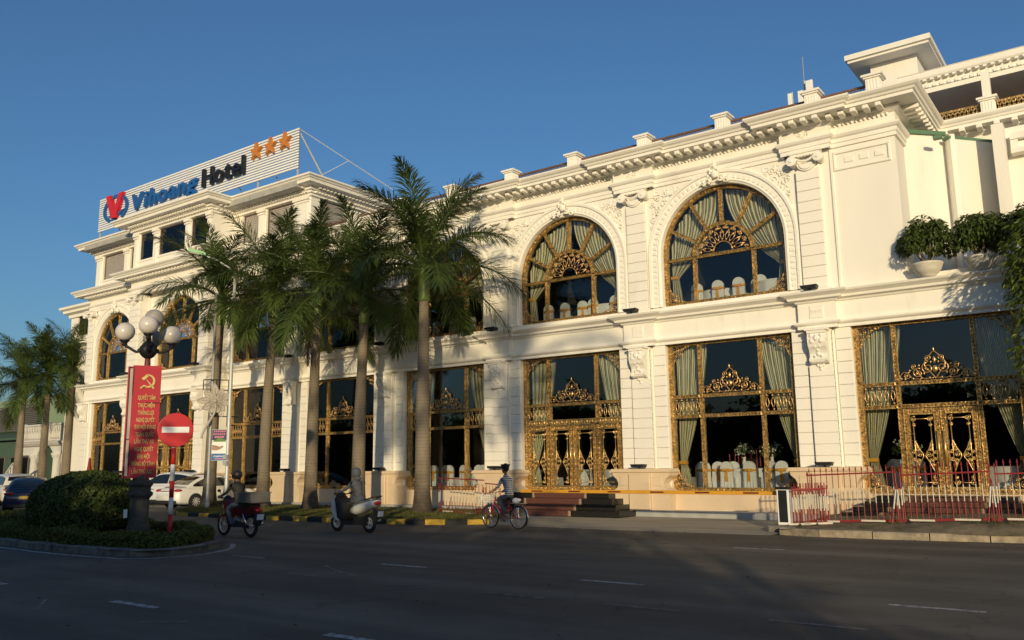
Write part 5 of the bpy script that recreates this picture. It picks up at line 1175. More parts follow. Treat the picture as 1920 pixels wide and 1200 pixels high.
m_ = MB(); m_.box(-.05, .08, -.07, .06, 2.50, 2.53); m_.box(-.05, .08, -.07, .06, 2.72, 2.75); lp(m_, 'clamp', 'galv', ne)

# grey poles with flower ornament, advertising panel and green street-light head
PA = (-32.34, 22.08, .1); t = thing('lighting_pole', 'thin grey metal pole left of the flower ornament', 'pole', PA); m_ = MB(); m_.lathe([(.10, 0), (.10, .25), (.07, .3), (.065, 4.5), (.05, 9.3)], 10); m_.build('shaft', 'grey_metal', t, True, loc=PA); m_ = MB(); m_.box(-.15, .15, -.15, .15, -.02, .03); m_.build('base_plate', 'grey_metal', t, loc=PA)
PB = (-31.5, 22.4, .1); t = thing('street_light', 'tall pale street light with green lamp head reaching out of the palm crown', 'street light', PB)
m_ = MB(); m_.lathe([(.13, 0), (.12, .4), (.09, .5), (.085, 5), (.065, 10.0)], 10); m_.build('shaft', 'galv', t, True, loc=PB)
m_ = MB(); m_.tube([(0, 0, 9.9), (-.15, -.22, 10.4), (-.5, -.75, 10.75), (-.75, -1.1, 10.85)], [.05, .045, .04, .035], 7); m_.build('arm', 'galv', t, True, loc=PB)
pm('lamp_green', (.05, .28, .08), rough=.4, var=.08); m_ = MB(); a = Vector((-.7, -1.02, 10.86)); b = Vector((-1.22, -1.55, 11.05)); d = (b-a); s = Vector((d.y, -d.x, 0)).normalized()
m_.obox((a+b)/2+Vector((0, 0, .03)), d/2, s*.15, (0, 0, .06)); m_.obox((a+b)/2+Vector((0, 0, .11)), d*.42, s*.11, (0, 0, .03)); m_.build('lamp_head', 'lamp_green', t, loc=PB)
m_ = MB(); m_.obox((a*.35+b*.65)+Vector((0, 0, -.05)), d*.28, s*.12, (0, 0, .025)); m_.build('lamp_lens', 'dark_frame', t, loc=PB)
for z in (1.9, 2.15): m_ = MB(); m_.box(-.12, .12, -.15, -.07, z-.1, z+.1); m_.build('junction_box', 'galv', t, loc=PB)
rzp = facing(-32, 22.2)
fo = thing('flower_ornament', 'grey lotus-shaped light ornament in a black frame between the poles', 'ornament', (-32.1, 22.1, 3.3), rzp)
m_ = MB()
for a in (((-.52, 0, 2.26), (.50, 0, 2.26)), ((-.52, 0, 1.82), (1.0, 0, 1.82)), ((-.52, 0, 1.82), (-.52, 0, 2.26)), ((.50, 0, .25), (.50, 0, 2.26)), ((-.2, 0, .68), (1.0, 0, .68)), ((.02, 0, 2.26), (.02, 0, 1.82)), ((.5, 0, .3), (.9, 0, .3))): m_.tube(a, .022, 5)
lp(m_, 'bracket_frame', 'iron', fo)
pm('petal', (.40, .36, .31), rough=.5, var=.15, scale=8, obj=True)
for i, (an, ln_) in enumerate(((95, .72), (60, .56), (25, .66), (-12, .58), (-48, .54), (140, .58), (178, .70), (215, .60), (250, .52), (285, .48))):
    m_ = MB(); c, s = math.cos(R(an)), math.sin(R(an)); pts = [(.04+t_*ln_, (.135*math.sin(math.pi*min(1, t_*1.02))**.7)) for t_ in [k/8 for k in range(9)]]
    up_ = [(x*c-y*s, x*s+y*c) for x, y in pts]; dn_ = [(x*c+y*s, x*s-y*c) for x, y in pts]
    m_.tube([(x, -.07, z+1.35) for x, z in up_+dn_[::-1]], .028, 5); m_.add([(x, -.06, z+1.35) for x, z in up_+dn_[::-1][1:-1]], [tuple(range(16))]); m_.tube([(.06*c, -.08, 1.35+.06*s), (ln_*.8*c, -.08, 1.35+ln_*.8*s)], .012, 4)
    lp(m_, 'petal', 'petal', fo)
m_ = MB(); m_.tube(smooth_path([Vector((.02, -.06, 1.2)), Vector((-.02, -.06, .85)), Vector((-.22, -.06, .45)), Vector((-.45, -.06, .0)), Vector((-.50, -.06, -.25))], 5), .055, 6); scroll(m_, .28, .78, .15, 1.2, 1.4, 1, .022, -.06); m_.ball((0, -.09, 1.35), .09, 8, 6); lp(m_, 'stalk', 'petal', fo, True)
pm('ad_navy', (.02, .025, .09), rough=.4, var=.05); pm('ad_pink', (.60, .20, .28), rough=.5, var=.1); pm('ad_green', (.10, .22, .05), rough=.5, var=.3, scale=8); pm('ad_skin', (.35, .22, .16), rough=.5, var=.2, scale=6); pm('ad_blue', (.02, .14, .38), rough=.4, var=.05)
ad = thing('advertising_panel', 'small blue advertising panel fixed to the pole beside the palm', 'advert', (-31.72, 22.1, 2.1), rzp)
m_ = MB(); m_.box(-.29, .29, .0, .03, 0, 1.32); lp(m_, 'panel', 'white_paint', ad)
for nm, z0, z1, mt in (('navy_field', .86, 1.31, 'ad_navy'), ('blue_field', .01, .30, 'ad_blue')): m_ = MB(); m_.box(-.285, .285, -.004, 0, z0, z1); lp(m_, nm, mt, ad)
m_ = MB(); m_.add([(x*.28, -.005, .86+z*.1) for x, z in ((-1, -.6), (-.6, .1), (-.1, .9), (.4, .8), (.9, .2), (1, -.6))], [(0, 1, 2, 3, 4, 5)]); lp(m_, 'green_print', 'ad_green', ad)
m_ = MB(); m_.add([(x*.28, -.006, .55+z*.1) for x, z in ((-1, -1), (-1, 1.2), (-.3, .8), (.1, .4), (.5, .9), (.7, .3), (.2, -.6), (-.4, -1.2))], [tuple(range(8))]); lp(m_, 'hand_print', 'ad_skin', ad)
m_ = MB()
for k, (a, b) in enumerate(((-.2, .22), (-.22, .2), (-.16, .16))):
    for i in range(6): x = a+(b-a)*i/5; m_.add([(x-.03, -.006, 1.20-.12*k), (x+.025, -.006, 1.20-.12*k), (x+.035, -.006, 1.27-.12*k), (x-.02, -.006, 1.28-.12*k)], [(0, 1, 2, 3)])
lp(m_, 'pink_lettering', 'ad_pink', ad)['kind'] = 'stuff'
flat_text('vinaphone', ad, 0, .20, .44, .085, 'white_paint', -.006, .012); m_ = MB(); m_.box(-.16, .22, -.007, -.004, .06, .10); lp(m_, 'pink_strip', 'ad_pink', ad)

# red and white railings
pm('rail_red', (.22, .022, .022), rough=.4, var=.15, scale=6); pm('rail_white', (.56, .52, .45), rough=.5, var=.1, scale=6)
def picket_mesh(h, zs, spear=True, r=.0105):
    m = MB(); z0, za, zb, z1 = 0, zs[0], zs[1], h
    m.tube([(0, 0, z0), (0, 0, za)], r, 6, mi=0); m.tube([(0, 0, za), (0, 0, zb)], r*1.15, 6, mi=1); m.tube([(0, 0, zb), (0, 0, z1)], r, 6, mi=0)
    if spear: m.lathe([(r*.8, z1), (r*2.0, z1+.03), (r*.2, z1+.12)], 6, mi=0)
    return m.mesh('picket', ['rail_red', 'rail_white'])
PK = picket_mesh(1.22, (.42, .80)); PKN = picket_mesh(1.0, (.36, .72), False)
def fence(label, a, b, za, zb, h=1.2, n=15, pk=PK, group='red and white railing panels', legs=True, foot=True):
    a, b = Vector((a[0], a[1], za)), Vector((b[0], b[1], zb)); L = (b-a).length; t = thing('railing_panel', label, 'railing', tuple(a), math.atan2(b.y-a.y, b.x-a.x), group); sl = (zb-za)/L
    m = MB(); m.obox((L/2, 0, .05+sl*L/2), (L/2, 0, sl*L/2), (0, .02, 0), (0, 0, .025)); lp(m, 'bottom_rail', 'rail_red', t)
    m = MB(); m.obox((L/2, 0, h-.08+sl*L/2), (L/2, 0, sl*L/2), (0, .016, 0), (0, 0, .018)); lp(m, 'top_rail', 'rail_red', t)
    m = MB(); m.obox((L*.22, -.022, .05+sl*L*.22), (.28, 0, 0), (0, .004, 0), (0, 0, .022)); m.obox((L*.72, -.022, .05+sl*L*.72), (.28, 0, 0), (0, .004, 0), (0, 0, .022)); lp(m, 'white_band', 'rail_white', t)
    for i in range(n): x = L*(i+.5)/n; lpm(pk, 'picket', t, (x, 0, .05+sl*x))
    for x in (.02, L-.02): lpm(pk, 'end_post', t, (x, 0, sl*x), None, (1.4, 1.4, .98))
    if legs:
        for s in (-1, 1): m = MB(); m.tube([(L, 0, .95+sl*L), (L+.1*s, -.32, .0+sl*L)], .015, 6, mi=0); lp(m, 'brace', 'rail_red', t); m = MB(); m.tube([(L+.02*s, -.06, .78+sl*L), (L+.065*s, -.21, .33+sl*L)], .018, 6); lp(m, 'brace_band', 'rail_white', t)
    if foot:
        for x in (.15, L-.15): m = MB(); m.lathe([(.02, -.03), (.045, -.03), (.045, .03), (.02, .03)], 12, (x, -.03, .02), 'y'); m.tube([(x, -.06, .02), (x, -.06, .10)], .01, 5); lp(m, 'castor', 'black_metal', t)
    return t
fence('left railing panel right of the barrier box, in front of black steps', (-7.10, 22.4), (-4.95, 22.4), .20, .28, 1.28)
fence('middle railing panel in front of the gilded double door', (-4.88, 22.4), (-2.92, 22.4), .28, .36, 1.20)
fence('rightmost railing panel at the edge of the picture', (-2.85, 22.4), (-.8, 22.4), .36, .42, 1.14)
for k in range(3): fence(('outermost', 'middle', 'innermost')[k]+' of the folded railing panels beside the barrier box', (-7.30+.05*k, 21.75+.10*k), (-6.72+.06*k, 22.2+.1*k), .16, .18, .98-.03*(k % 2), 5, PKN, legs=False, group='folded railing panels', foot=(k == 0))
fence('leaning railing panel between the nearest palm and the cyclist', (-20.75, 23.7), (-18.35, 23.3), .13, .06, 1.28, 14, PKN)
fence('short railing panel behind the cyclist on the driveway edge', (-18.3, 23.3), (-17.45, 23.05), .05, .02, 1.18, 5, PKN, legs=False)
# boom barrier
pm('boom_orange', (.62, .30, .03), rough=.4, var=.08, scale=4); pm('boom_dark', (.10, .02, .015), rough=.5, var=.1)
bb = thing('boom_barrier', 'closed orange boom barrier with white and dark grey control box', 'barrier', (-7.6, 22.1, .0))
MB().bev(-7.95, -7.25, 21.7, 22.5, -.02, .17, .03).build('plinth', 'kerb_grey', bb)
MB().bev(-7.76, -7.44, 21.95, 22.27, .17, 1.06, .015).build('cabinet', 'white_paint', bb); MB().bev(-7.71, -7.49, 21.935, 21.95, .24, 1.04, .004).build('front_panel', 'black_metal', bb); MB().bev(-7.79, -7.41, 21.92, 22.30, 1.06, 1.12, .02).build('lid', 'black_metal', bb)
MB().bev(-16.1, -7.45, 22.29, 22.34, .90, 1.0, .01).build('arm', 'boom_orange', bb)
for i in range(6): x = -8.35-1.38*i; MB().box(x-.42, x, 22.285, 22.29, .93, .97).build('reflector', 'boom_dark', bb)
# antennas on the wing roof
an = thing('rooftop_antenna', 'cluster of pale mobile antennas on the roof edge', 'antenna', (-8.5, 29, 12.7))
m_ = MB(); m_.tube([(-8.3, 29, 12.7), (-8.3, 29, 15.0)], .04, 6); m_.tube([(-8.3, 29, 15), (-8.3, 29, 15.9)], .015, 5); m_.tube([(-8.75, 29, 12.7), (-8.75, 29, 14.7)], .03, 6); m_.box(-8.75, -8.3, 28.98, 29.02, 14.1, 14.14); m_.build('mast', 'grey_metal', an)
for x, w_ in ((-8.1, .12), (-8.42, .09), (-8.8, .07)): MB().bev(x-w_, x+w_, 28.8, 28.92, 13.6, 14.9 if w_ > .1 else 14.6, .02).build('antenna_panel', 'white_paint', an)
# closed red parasol, modelled as a plain cone
pm('cone_red', (.26, .02, .025), rough=.5, var=.1)
CN = (-48.6, 25.4, 0.); cn = thing('closed_parasol', 'tall closed dark red parasol by the left corner of the hotel', 'cone', CN); m_ = MB(); m_.lathe([(.36, .06), (.20, 1.2), (.05, 2.45), (.02, 2.48)], 14); m_.build('body', 'cone_red', cn, True, loc=CN); m_ = MB(); m_.box(-.42, .42, -.42, .42, 0, .06); m_.build('base', 'cone_red', cn, loc=CN)

# ------------------------------------------------------------ far left background
pm('green_wall', (.20, .27, .17), rough=.7, var=.08, scale=.6); pm('green_dark', (.06, .10, .07), rough=.6, var=.15); pm('louvre', (.12, .11, .10), rough=.7, var=.2); pm('white_old', (.58, .56, .52), rough=.7, var=.1, scale=1, stain=((.3, .29, .26), .8, .5, .8))
gb = thing('green_building', 'pale green building with louvred screen on the far left', 'building', (-86, 38, 0))
MB().box(-100, -72.5, 36, 48, 0, 8.2).build('wall', 'green_wall', gb); MB().box(-100, -74.8, 34.6, 36, 0, 4.6).build('shopfront', 'green_dark', gb)
MB().prism([(34.0, 4.6), (36.0, 5.3), (36.0, 5.0), (34.0, 4.4)], 'x', -100, -74.5).build('canopy', 'green_dark', gb)
for i in range(14): MB().bev(-100, -77.0, 35.3, 35.4, 5.3+.16*i, 5.41+.16*i, .01).build('louvre_slat', 'louvre', gb)
for i in range(5): x = -97+4.4*i; o = MB().bev(x, x+3.2, 34.55, 34.6, 1.0, 3.0, .02).build('window', 'dark_frame', gb); MB().box(x+.1, x+3.1, 34.53, 34.55, 1.1, 2.9).build('pane', 'glass_dark', o)
pc = thing('white_porch', 'white arched porch with balustraded balcony left of the hotel', 'porch', (-62.5, 30, 0))
MB().box(-66.7, -58.3, 29.7, 33, 3.55, 3.75).build('balcony_slab', 'white_old', pc); MB().molding([(-66.7, 33), (-66.7, 29.7), (-58.3, 29.7)], [(0, 3.5), (.1, 3.55), (.25, 3.7), (.3, 3.8), (0, 3.85)]).build('cornice', 'white_old', pc)
MB().bev(-66.7, -58.3, 29.6, 29.8, 4.95, 5.08, .02).build('handrail', 'white_old', pc); MB().bev(-66.7, -58.3, 29.62, 29.78, 3.85, 3.98, .02).build('bottom_rail', 'white_old', pc)
bal = MB().lathe([(.05, 0), (.06, .1), (.09, .3), (.05, .6), (.06, .9), (.05, .97)], 8).mesh('baluster', 'white_old', True)
for i in range(34): piece('baluster', bal, pc, (-66.5+.245*i, 29.7, 3.98))
for x in (-66.5, -62.5, -58.6): MB().bev(x-.2, x+.2, 29.55, 29.85, 3.85, 5.15, .02).build('balustrade_pier', 'white_old', pc)
for x in (-64.9, -61.6, -58.9): MB().lathe([(.42, 0), (.42, .3), (.33, .4), (.30, 2.6), (.36, 2.7), (.45, 2.9), (.45, 3.0)], 14, (x, 29.9, 0)).build('column', 'white_old', pc, True)
ar = MB()
for cx, hw in ((-63.25, 1.3), (-60.25, 1.05)):
    ps = arc_pts(cx, 2.3, hw, math.pi, 0, 16)
    for (xa, za), (xb, zb) in zip(ps, ps[1:]): ar.add([(xa,29.8,za),(xb,29.8,zb),(xb,29.8,3.56),(xa,29.8,3.56),(xa,30.1,za),(xb,30.1,zb)], [(0,1,2,3),(0,4,5,1)])
ar.box(-66.7, -64.55, 29.8, 30.1, 2.9, 3.56); ar.box(-61.95, -61.3, 29.8, 30.1, 2.3, 3.56); ar.box(-59.2, -58.3, 29.8, 30.1, 2.3, 3.56); ar.build('arch', 'white_old', pc)
MB().box(-66.7, -58.2, 32.6, 33, 0, 3.5).build('back_wall', 'dark_room', pc)
MB().box(-61.5, -58.2, 31, 34, 3.75, 7.0).build('upper_room_wall', 'white_old', pc); MB().box(-60.6, -58.6, 30.96, 31.0, 4.9, 6.3).build('upper_window', 'glass_dark', pc)
for x in (-66.4, -62.9):
    m_ = MB(); m_.obox((x-1.0, 27.6, 1.55), (1.0, 0, .75), (0, .12, 0), (.02, 0, .06)); m_.obox((x-1.0, 27.6, .7), (1.0, 0, .7), (0, .05, 0), (.02, 0, .08)); m_.build('stair_handrail', 'white_old', pc)
    for i in range(6): piece('baluster', bal, pc, (x-1.9+.34*i, 27.6, .1+.25*i), scale=.9)
m_ = MB()
for i in range(7): m_.box(-68.5+.33*i, -60.9, 27.5+.3*i, 31, .0+.15*i, .15+.15*i)
m_.build('stairs', 'white_old', pc)
# ------------------------------------------------------------ curtains, chairs and tables behind the glass
def curtain_mat():
    m = bpy.data.materials.new('curtain'); m.use_nodes = True; MATS['curtain'] = m; nt = m.node_tree; N = nt.nodes; L = nt.links; b = N['Principled BSDF']; b.inputs['Roughness'].default_value = .7
    uv = N.new('ShaderNodeUVMap'); sp = N.new('ShaderNodeSeparateXYZ'); L.new(uv.outputs[0], sp.inputs[0])
    w = N.new('ShaderNodeMath'); w.operation = 'MULTIPLY'; L.new(sp.outputs['X'], w.inputs[0]); w.inputs[1].default_value = 2*math.pi*24
    s = N.new('ShaderNodeMath'); s.operation = 'SINE'; L.new(w.outputs[0], s.inputs[0])
    mp = N.new('ShaderNodeMapping'); mp.inputs['Scale'].default_value = (60, 9, 1); L.new(uv.outputs[0], mp.inputs[0])
    nz = N.new('ShaderNodeTexNoise'); nz.inputs['Scale'].default_value = 1.2; nz.inputs['Detail'].default_value = 3; L.new(mp.outputs[0], nz.inputs['Vector'])
    a = N.new('ShaderNodeMath'); a.operation = 'MULTIPLY_ADD'; L.new(nz.outputs['Fac'], a.inputs[0]); a.inputs[1].default_value = 2.6; L.new(s.outputs[0], a.inputs[2])
    r = N.new('ShaderNodeValToRGB'); mr = N.new('ShaderNodeMapRange'); mr.inputs[1].default_value = -.2; mr.inputs[2].default_value = 2.6; L.new(a.outputs[0], mr.inputs[0]); L.new(mr.outputs[0], r.inputs[0])
    r.color_ramp.elements[0].color = (.13, .115, .06, 1); r.color_ramp.elements[1].color = (.74, .69, .49, 1); r.color_ramp.elements[0].position = .25; r.color_ramp.elements[1].position = .7
    L.new(r.outputs[0], b.inputs['Base Color'])
curtain_mat()
def drape(fn, nu=72, nv=26):
    m = MB(); m.grid(fn, nu, nv); n0 = len(m.v); return m
def rect_curtain(s, wide=1.18, tie=1.72):
    def fn(u, v):
        z = 5.80-(5.80-.80)*v
        if z > tie:
            k = (5.80-z)/(5.80-tie); w = wide*(1-k**1.45)+.20*k**1.45
        else: w = .20+.22*(1-math.exp(-(tie-z)*2.2))
        x = HW-.12-u*w; pl = .05*math.sin(u*2*math.pi*9+.6*math.sin(v*5))*(.5+.5*min(1, w/wide))
        return (s*x, .32+pl+.05*u, z)
    return drape(fn).mesh('curtain', 'curtain', True)
def arch_curtain(s):
    tz = 8.20
    def fn(u, v):
        xs_ = HW-.14-u*(HW-.18); z0 = AS+math.sqrt(max(0, (HW-.10)**2-xs_**2))
        if v < .8:
            k = v/.8; xe = HW-.12-u*.26; x = xs_+(xe-xs_)*(k**2.1); z = z0+(tz-z0)*k**1.05-.25*math.sin(math.pi*k)*u*0
        else:
            k = (v-.8)/.2; x = HW-.12-u*(.26+.14*k); z = tz-(tz-AB-.1)*k
        pl = .05*math.sin(u*2*math.pi*10)
        return (s*x, .32+pl, z)
    return drape(fn, 80, 26).mesh('curtain', 'curtain', True)
RC = {s: rect_curtain(s, 1.12, 1.75) for s in (-1, 1)}; RCW = {s: rect_curtain(s, 1.14, 1.75) for s in (-1, 1)}; AC = {s: arch_curtain(s) for s in (-1, 1)}
tieme = {s: MB().bev(s*1.97-.13, s*1.97+.13, .22, .40, -.05, .07, .02).mesh('tie_back', 'sash') for s in (-1, 1)}
WLAB = {('A', 0): 'ground-floor window left of the barrier box', ('D', 0): 'glass entrance above the red steps', ('C', 0): 'ground-floor window behind the nearest palm', ('E', 0): 'ground-floor window behind the scooter', ('Z', 0): 'glass entrance behind the red railings', ('F', 0): 'ground-floor window behind the motorbike',
        ('A', 1): 'largest, rightmost arched window', ('D', 1): 'arched window above the four-leaf entrance', ('C', 1): 'arched window behind the nearest palm crown', ('E', 1): 'arched window hidden by the middle palms', ('F', 1): 'arched window behind the left palms', ('G', 1): 'arched window above the street lamp'}
CXS = {**BAY, **HB}
for (k, fl), wl in WLAB.items():
    y = GY if k == 'G' else YF
    if k == 'F' and fl == 0: continue
    for s in (-1, 1):
        me = AC[s] if fl else (RCW[s] if k in 'AZ' else RC[s])
        o = piece('curtain', me, None, (CXS[k], y, 0)); tag(o, f"{'left' if s < 0 else 'right'} green striped curtain tied back in the {wl}", 'curtain', 'green striped curtains')
        piece('tie_back', tieme[s], o, (CXS[k], y, 8.20 if fl else 1.75))
# covered chairs with gold sashes
def chair_meshes():
    c = MB()
    prof = [(-.23, .0), (-.21, .45), (-.205, .80)] + [(-.205*math.cos(a), .80+.19*math.sin(a)) for a in [math.pi*i/10 for i in range(1, 10)]] + [(.205, .80), (.21, .45), (.23, 0)]
    c.prism(prof, 'y', -.05, .05); c.add([(-.22, .05, .46), (.22, .05, .46), (.22, .46, .46), (-.22, .46, .46), (-.24, .05, 0), (.24, .05, 0), (.24, .48, 0), (-.24, .48, 0)], [(0, 1, 2, 3), (3, 2, 6, 7), (0, 3, 7, 4), (1, 5, 6, 2)])
    for i in range(4): c.prism([(-.2+.11*i, 0), (-.15+.11*i, 0), (-.17+.11*i, .42)], 'y', -.075, -.05)
    s = MB(); s.box(-.225, .225, -.07, .07, .66, .73); s.ball((0, -.08, .69), .06, 8, 6, (1.4, .6, 1)); s.add([(-.04, -.085, .68), (.04, -.085, .68), (.07, -.10, .32), (.0, -.11, .36), (-.06, -.10, .30)], [(0, 1, 2, 3, 4)])
    for k in (-1, 1): s.ball((k*.10, -.08, .70), .06, 8, 6, (1.5, .5, .9))
    return c.mesh('seat_cover', 'cloth', False), s.mesh('sash', 'sash', True)
CH, SA = chair_meshes()
ORD = ['first', 'second', 'third', 'fourth', 'fifth', 'sixth', 'seventh', 'eighth', 'ninth', 'tenth', 'eleventh', 'twelfth']
def chairs(key, spots, z):
    wl = WLAB.get(key, 'ground-floor window behind the motorbike'); spots = sorted(spots)
    for i, (x, dy, rz) in enumerate(spots):
        yb = GY if key[0] == 'G' else YF
        t = thing('banquet_chair', f'{ORD[i]} covered chair from left in the {wl}', 'chair', (CXS[key[0]]+x, yb+dy, z), rz, 'covered banquet chairs'); lpm(CH, 'seat_cover', t); lpm(SA, 'sash', t)
tn = 0
def table(key, x, dy, z, r=.75, flowers=False):
    wl = WLAB[key]; cx, cy = CXS[key[0]]+x, YF+dy
    t = thing('banquet_table', f"{'left' if x < 0 else 'right'} round table under white cloth in the {wl}", 'table', (cx, cy, z), 0, 'clothed banquet tables')
    m = MB(); n = 40; rows = [(0.02, .75, 0), (r*.98, .75, 0), (r, .74, 0), (r*1.0, .5, .03), (r*1.03, .2, .06), (r*1.05, .0, .07)]
    for rr, zz, wv in rows:
        for j in range(n): a = 2*math.pi*j/n; q = rr*(1+wv*math.sin(a*13)); m.v.append((q*math.cos(a), q*math.sin(a), zz))
    for i in range(5):
        for j in range(n): m.f.append((i*n+j, i*n+(j+1) % n, (i+1)*n+(j+1) % n, (i+1)*n+j)); m.mi.append(0)
    lp(m, 'tablecloth', 'cloth', t, True)
    return t, (cx, cy)
leaf_mat('flower_white', (.55, .55, .48), (.8, .8, .74), rough=.6, trans=.1)
GL = .79
chairs(('A', 0), [(-1.75, 1.25, .9), (-1.5, .95, .3), (-1.15, 1.3, .2), (-.62, .75, .1), (-.1, 1.45, -.2), (.18, .75, -.1), (.75, 1.15, -.2), (1.25, .80, .1), (1.0, 1.6, 0), (-.75, 1.7, .2)], GL)
table(('A', 0), -.3, 2.0, GL, .95); table(('A', 0), .8, 2.3, GL, .9)
chairs(('D', 0), [(-1.55, .85, .1), (-.65, 1.25, .3), (.3, 1.1, 0), (1.6, .95, -.2)], GL); table(('D', 0), -.3, 2.2, GL, .9); table(('D', 0), 1.1, 1.8, GL, .85)
chairs(('C', 0), [(-1.4, .8, .2), (-1.0, 1.1, 0), (-.55, .8, .1), (-.1, 1.2, -.1), (.35, .85, 0), (.8, 1.1, .2), (1.25, .85, -.1), (1.65, 1.15, 0)], GL); table(('C', 0), .2, 2.1, GL, .95)
chairs(('E', 0), [(-1.3, .85, .1), (-.75, 1.1, 0), (-.3, .8, -.1), (.4, 1.1, .1), (1.1, .85, 0)], GL); table(('E', 0), -.2, 2.0, GL, .9)
chairs(('Z', 0), [(-1.35, .85, .1), (-.95, 1.3, .4), (-1.65, 1.4, 0)], GL); table(('Z', 0), 1.6, 1.6, GL, .95)
UF = 7.02
chairs(('A', 1), [(-1.35, .75, .2), (-.55, .7, 0), (.2, .7, 0), (.62, 1.2, -.5), (.95, .75, .1)], UF); table(('A', 1), -.8, 1.7, UF, .8); table(('A', 1), 1.4, 1.3, UF, .8)
chairs(('D', 1), [(-1.5, .75, .1), (-.75, .8, 0), (.0, .9, .3), (.55, .75, 0), (1.5, .75, -.1)], UF); table(('D', 1), .9, 1.6, UF, .85)
chairs(('C', 1), [(-1.2, .75, .1), (-.3, .8, 0), (.7, .8, 0)], UF)
chairs(('F', 1), [(-.9, .8, .1), (.6, .8, 0)], UF); chairs(('G', 1), [(-.2, .8, .1), (.8, .8, -.1)], UF)
def bouquet(label, x, y, z, r, seed, vase=True):
    t = thing('flower_bouquet', label, 'flowers', (x, y, z)); P, N_, D_ = shrub_pts(260, r, r*1.1, seed, 12, .3); P += np.array([[0, 0, .55]])
    piece('leaves', leaves_mesh('leaves', P, N_, .14, 'pot_leaf', .4, seed, .5, D_), t, (x, y, z)); P, N_, D_ = shrub_pts(150, r*1.05, r*1.15, seed+1, 12, .4); P += np.array([[0, 0, .58]])
    piece('blossoms', leaves_mesh('blossoms', P, N_, .08, 'flower_white', .9, seed, .8), t, (x, y, z)); m = MB(); m.lathe([(.07, 0), (.10, .1), (.05, .3), (.07, .38), (.02, .38)], 10); lp(m, 'vase', 'white_paint', t, True)
bouquet('white bouquet on the left table in the window beside the barrier box', CXS['A']-.45, 28.95, GL+.75, .34, 91); bouquet('white bouquet on the right table in the window beside the barrier box', CXS['A']+.55, 28.9, GL+.75, .42, 93); bouquet('white bouquet beside the gilded double door behind the railings', CXS['Z']-1.3, 28.6, GL+.75, .42, 95)
# candles
cd = MB()
for i in range(9): x = CXS['A']-1.0+.13*i+(i % 3)*.03; cd.tube([(x, 29.0+.1*(i % 2), GL+.75), (x, 29.0+.1*(i % 2), GL+1.25+.12*(i % 3))], .018, 6)
o = cd.build('candles', 'cone_red'); tag(o, 'tall thin candles on the table in the window beside the barrier box', 'candles', kind='stuff')
# flower arch in the bay behind the motorbike
fa = thing('flower_arch', 'tall arch of white flowers standing inside the bay behind the motorbike', 'flower arch', (CXS['F']-.3, 27.75, GL))
g = np.random.default_rng(5); a = g.uniform(0, math.pi, 1500); rr = 1.35+g.normal(0, .16, 1500); P = np.stack([rr*np.cos(a), g.normal(0, .16, 1500), 1.2+1.5*rr/1.35*np.sin(a)], 1); lg = g.uniform(0, 1, 700); P2 = np.stack([np.where(g.uniform(0, 1, 700) < .5, -1, 1)*1.35+g.normal(0, .16, 700), g.normal(0, .16, 700), lg*1.3], 1); P = np.concatenate([P, P2])
piece('leaves', leaves_mesh('leaves', P, P*0+g.normal(0, 1, P.shape), .16, 'pot_leaf', .4, 3), fa, (CXS['F']-.3, 27.75, GL)); k = g.choice(len(P), 1100); piece('blossoms', leaves_mesh('blossoms', P[k]+np.array([[0, -.1, 0]]), P[k]*0+np.array([[0, -1, .3]]), .11, 'flower_white', .95, 4), fa, (CXS['F']-.3, 27.75, GL))
# ------------------------------------------------------------ vehicles
def paint(name, col, coat=.6, rough=.35, metal=0.): return pm(name, col, rough=rough, var=.02, coat=coat, metal=metal, spec=.5)
paint('car_white', (.78, .77, .74)); paint('car_silver', (.60, .63, .66)); paint('car_blue', (.010, .016, .055)); paint('car_navy', (.008, .010, .020)); paint('car_cream', (.66, .63, .56))
pm('car_glass', (.010, .012, .014), rough=.06, var=.1, spec=.8); pm('rubber', (.018, .018, .018), rough=.85, var=.2, scale=20); pm('alloy', (.60, .60, .60), rough=.35, metal=.25, var=.1); pm('tail_red', (.35, .012, .014), rough=.2, var=.1, spec=.6); pm('plate_yellow', (.50, .34, .06), rough=.5, var=.1); pm('plate_white', (.65, .68, .72), rough=.5, var=.06); pm('chrome', (.7, .7, .7), rough=.15, metal=1., var=.05); pm('trim_black', (.02, .02, .02), rough=.6, var=.2); pm('head_lamp', (.55, .58, .60), rough=.15, var=.05, spec=.8)
def interp(pts, x):
    for (a, b), (c, d) in zip(pts, pts[1:]):
        if a <= x <= c: return b+(d-b)*((x-a)/(c-a))
    return pts[0][1] if x < pts[0][0] else pts[-1][1]
def wheel_meshes(r, wd, spokes=10):
    t = MB(); t.lathe([(r*.66, -wd*.5), (r*.92, -wd*.5), (r, -wd*.36), (r, wd*.36), (r*.92, wd*.5), (r*.66, wd*.5)], 28, ax='y', cap=False)
    m = MB(); m.lathe([(r*.68, -wd*.46), (r*.66, -wd*.3), (r*.58, -wd*.28), (r*.56, wd*.1), (.02, wd*.1)], 24, ax='y', cap=False)
    for i in range(spokes):
        a = 2*math.pi*i/spokes; c, s = math.cos(a), math.sin(a); m.obox((c*r*.38, -wd*.40, s*r*.38), (c*r*.26, 0, s*r*.26), (0, .012, 0), (-s*.02, 0, c*.02))
    m.lathe([(.02, -wd*.5), (r*.16, -wd*.46), (r*.17, -wd*.3)], 12, ax='y')
    return t.mesh('tyre', 'rubber', True), m.mesh('rim', 'alloy')
TYRE, RIM = wheel_meshes(.32, .20)
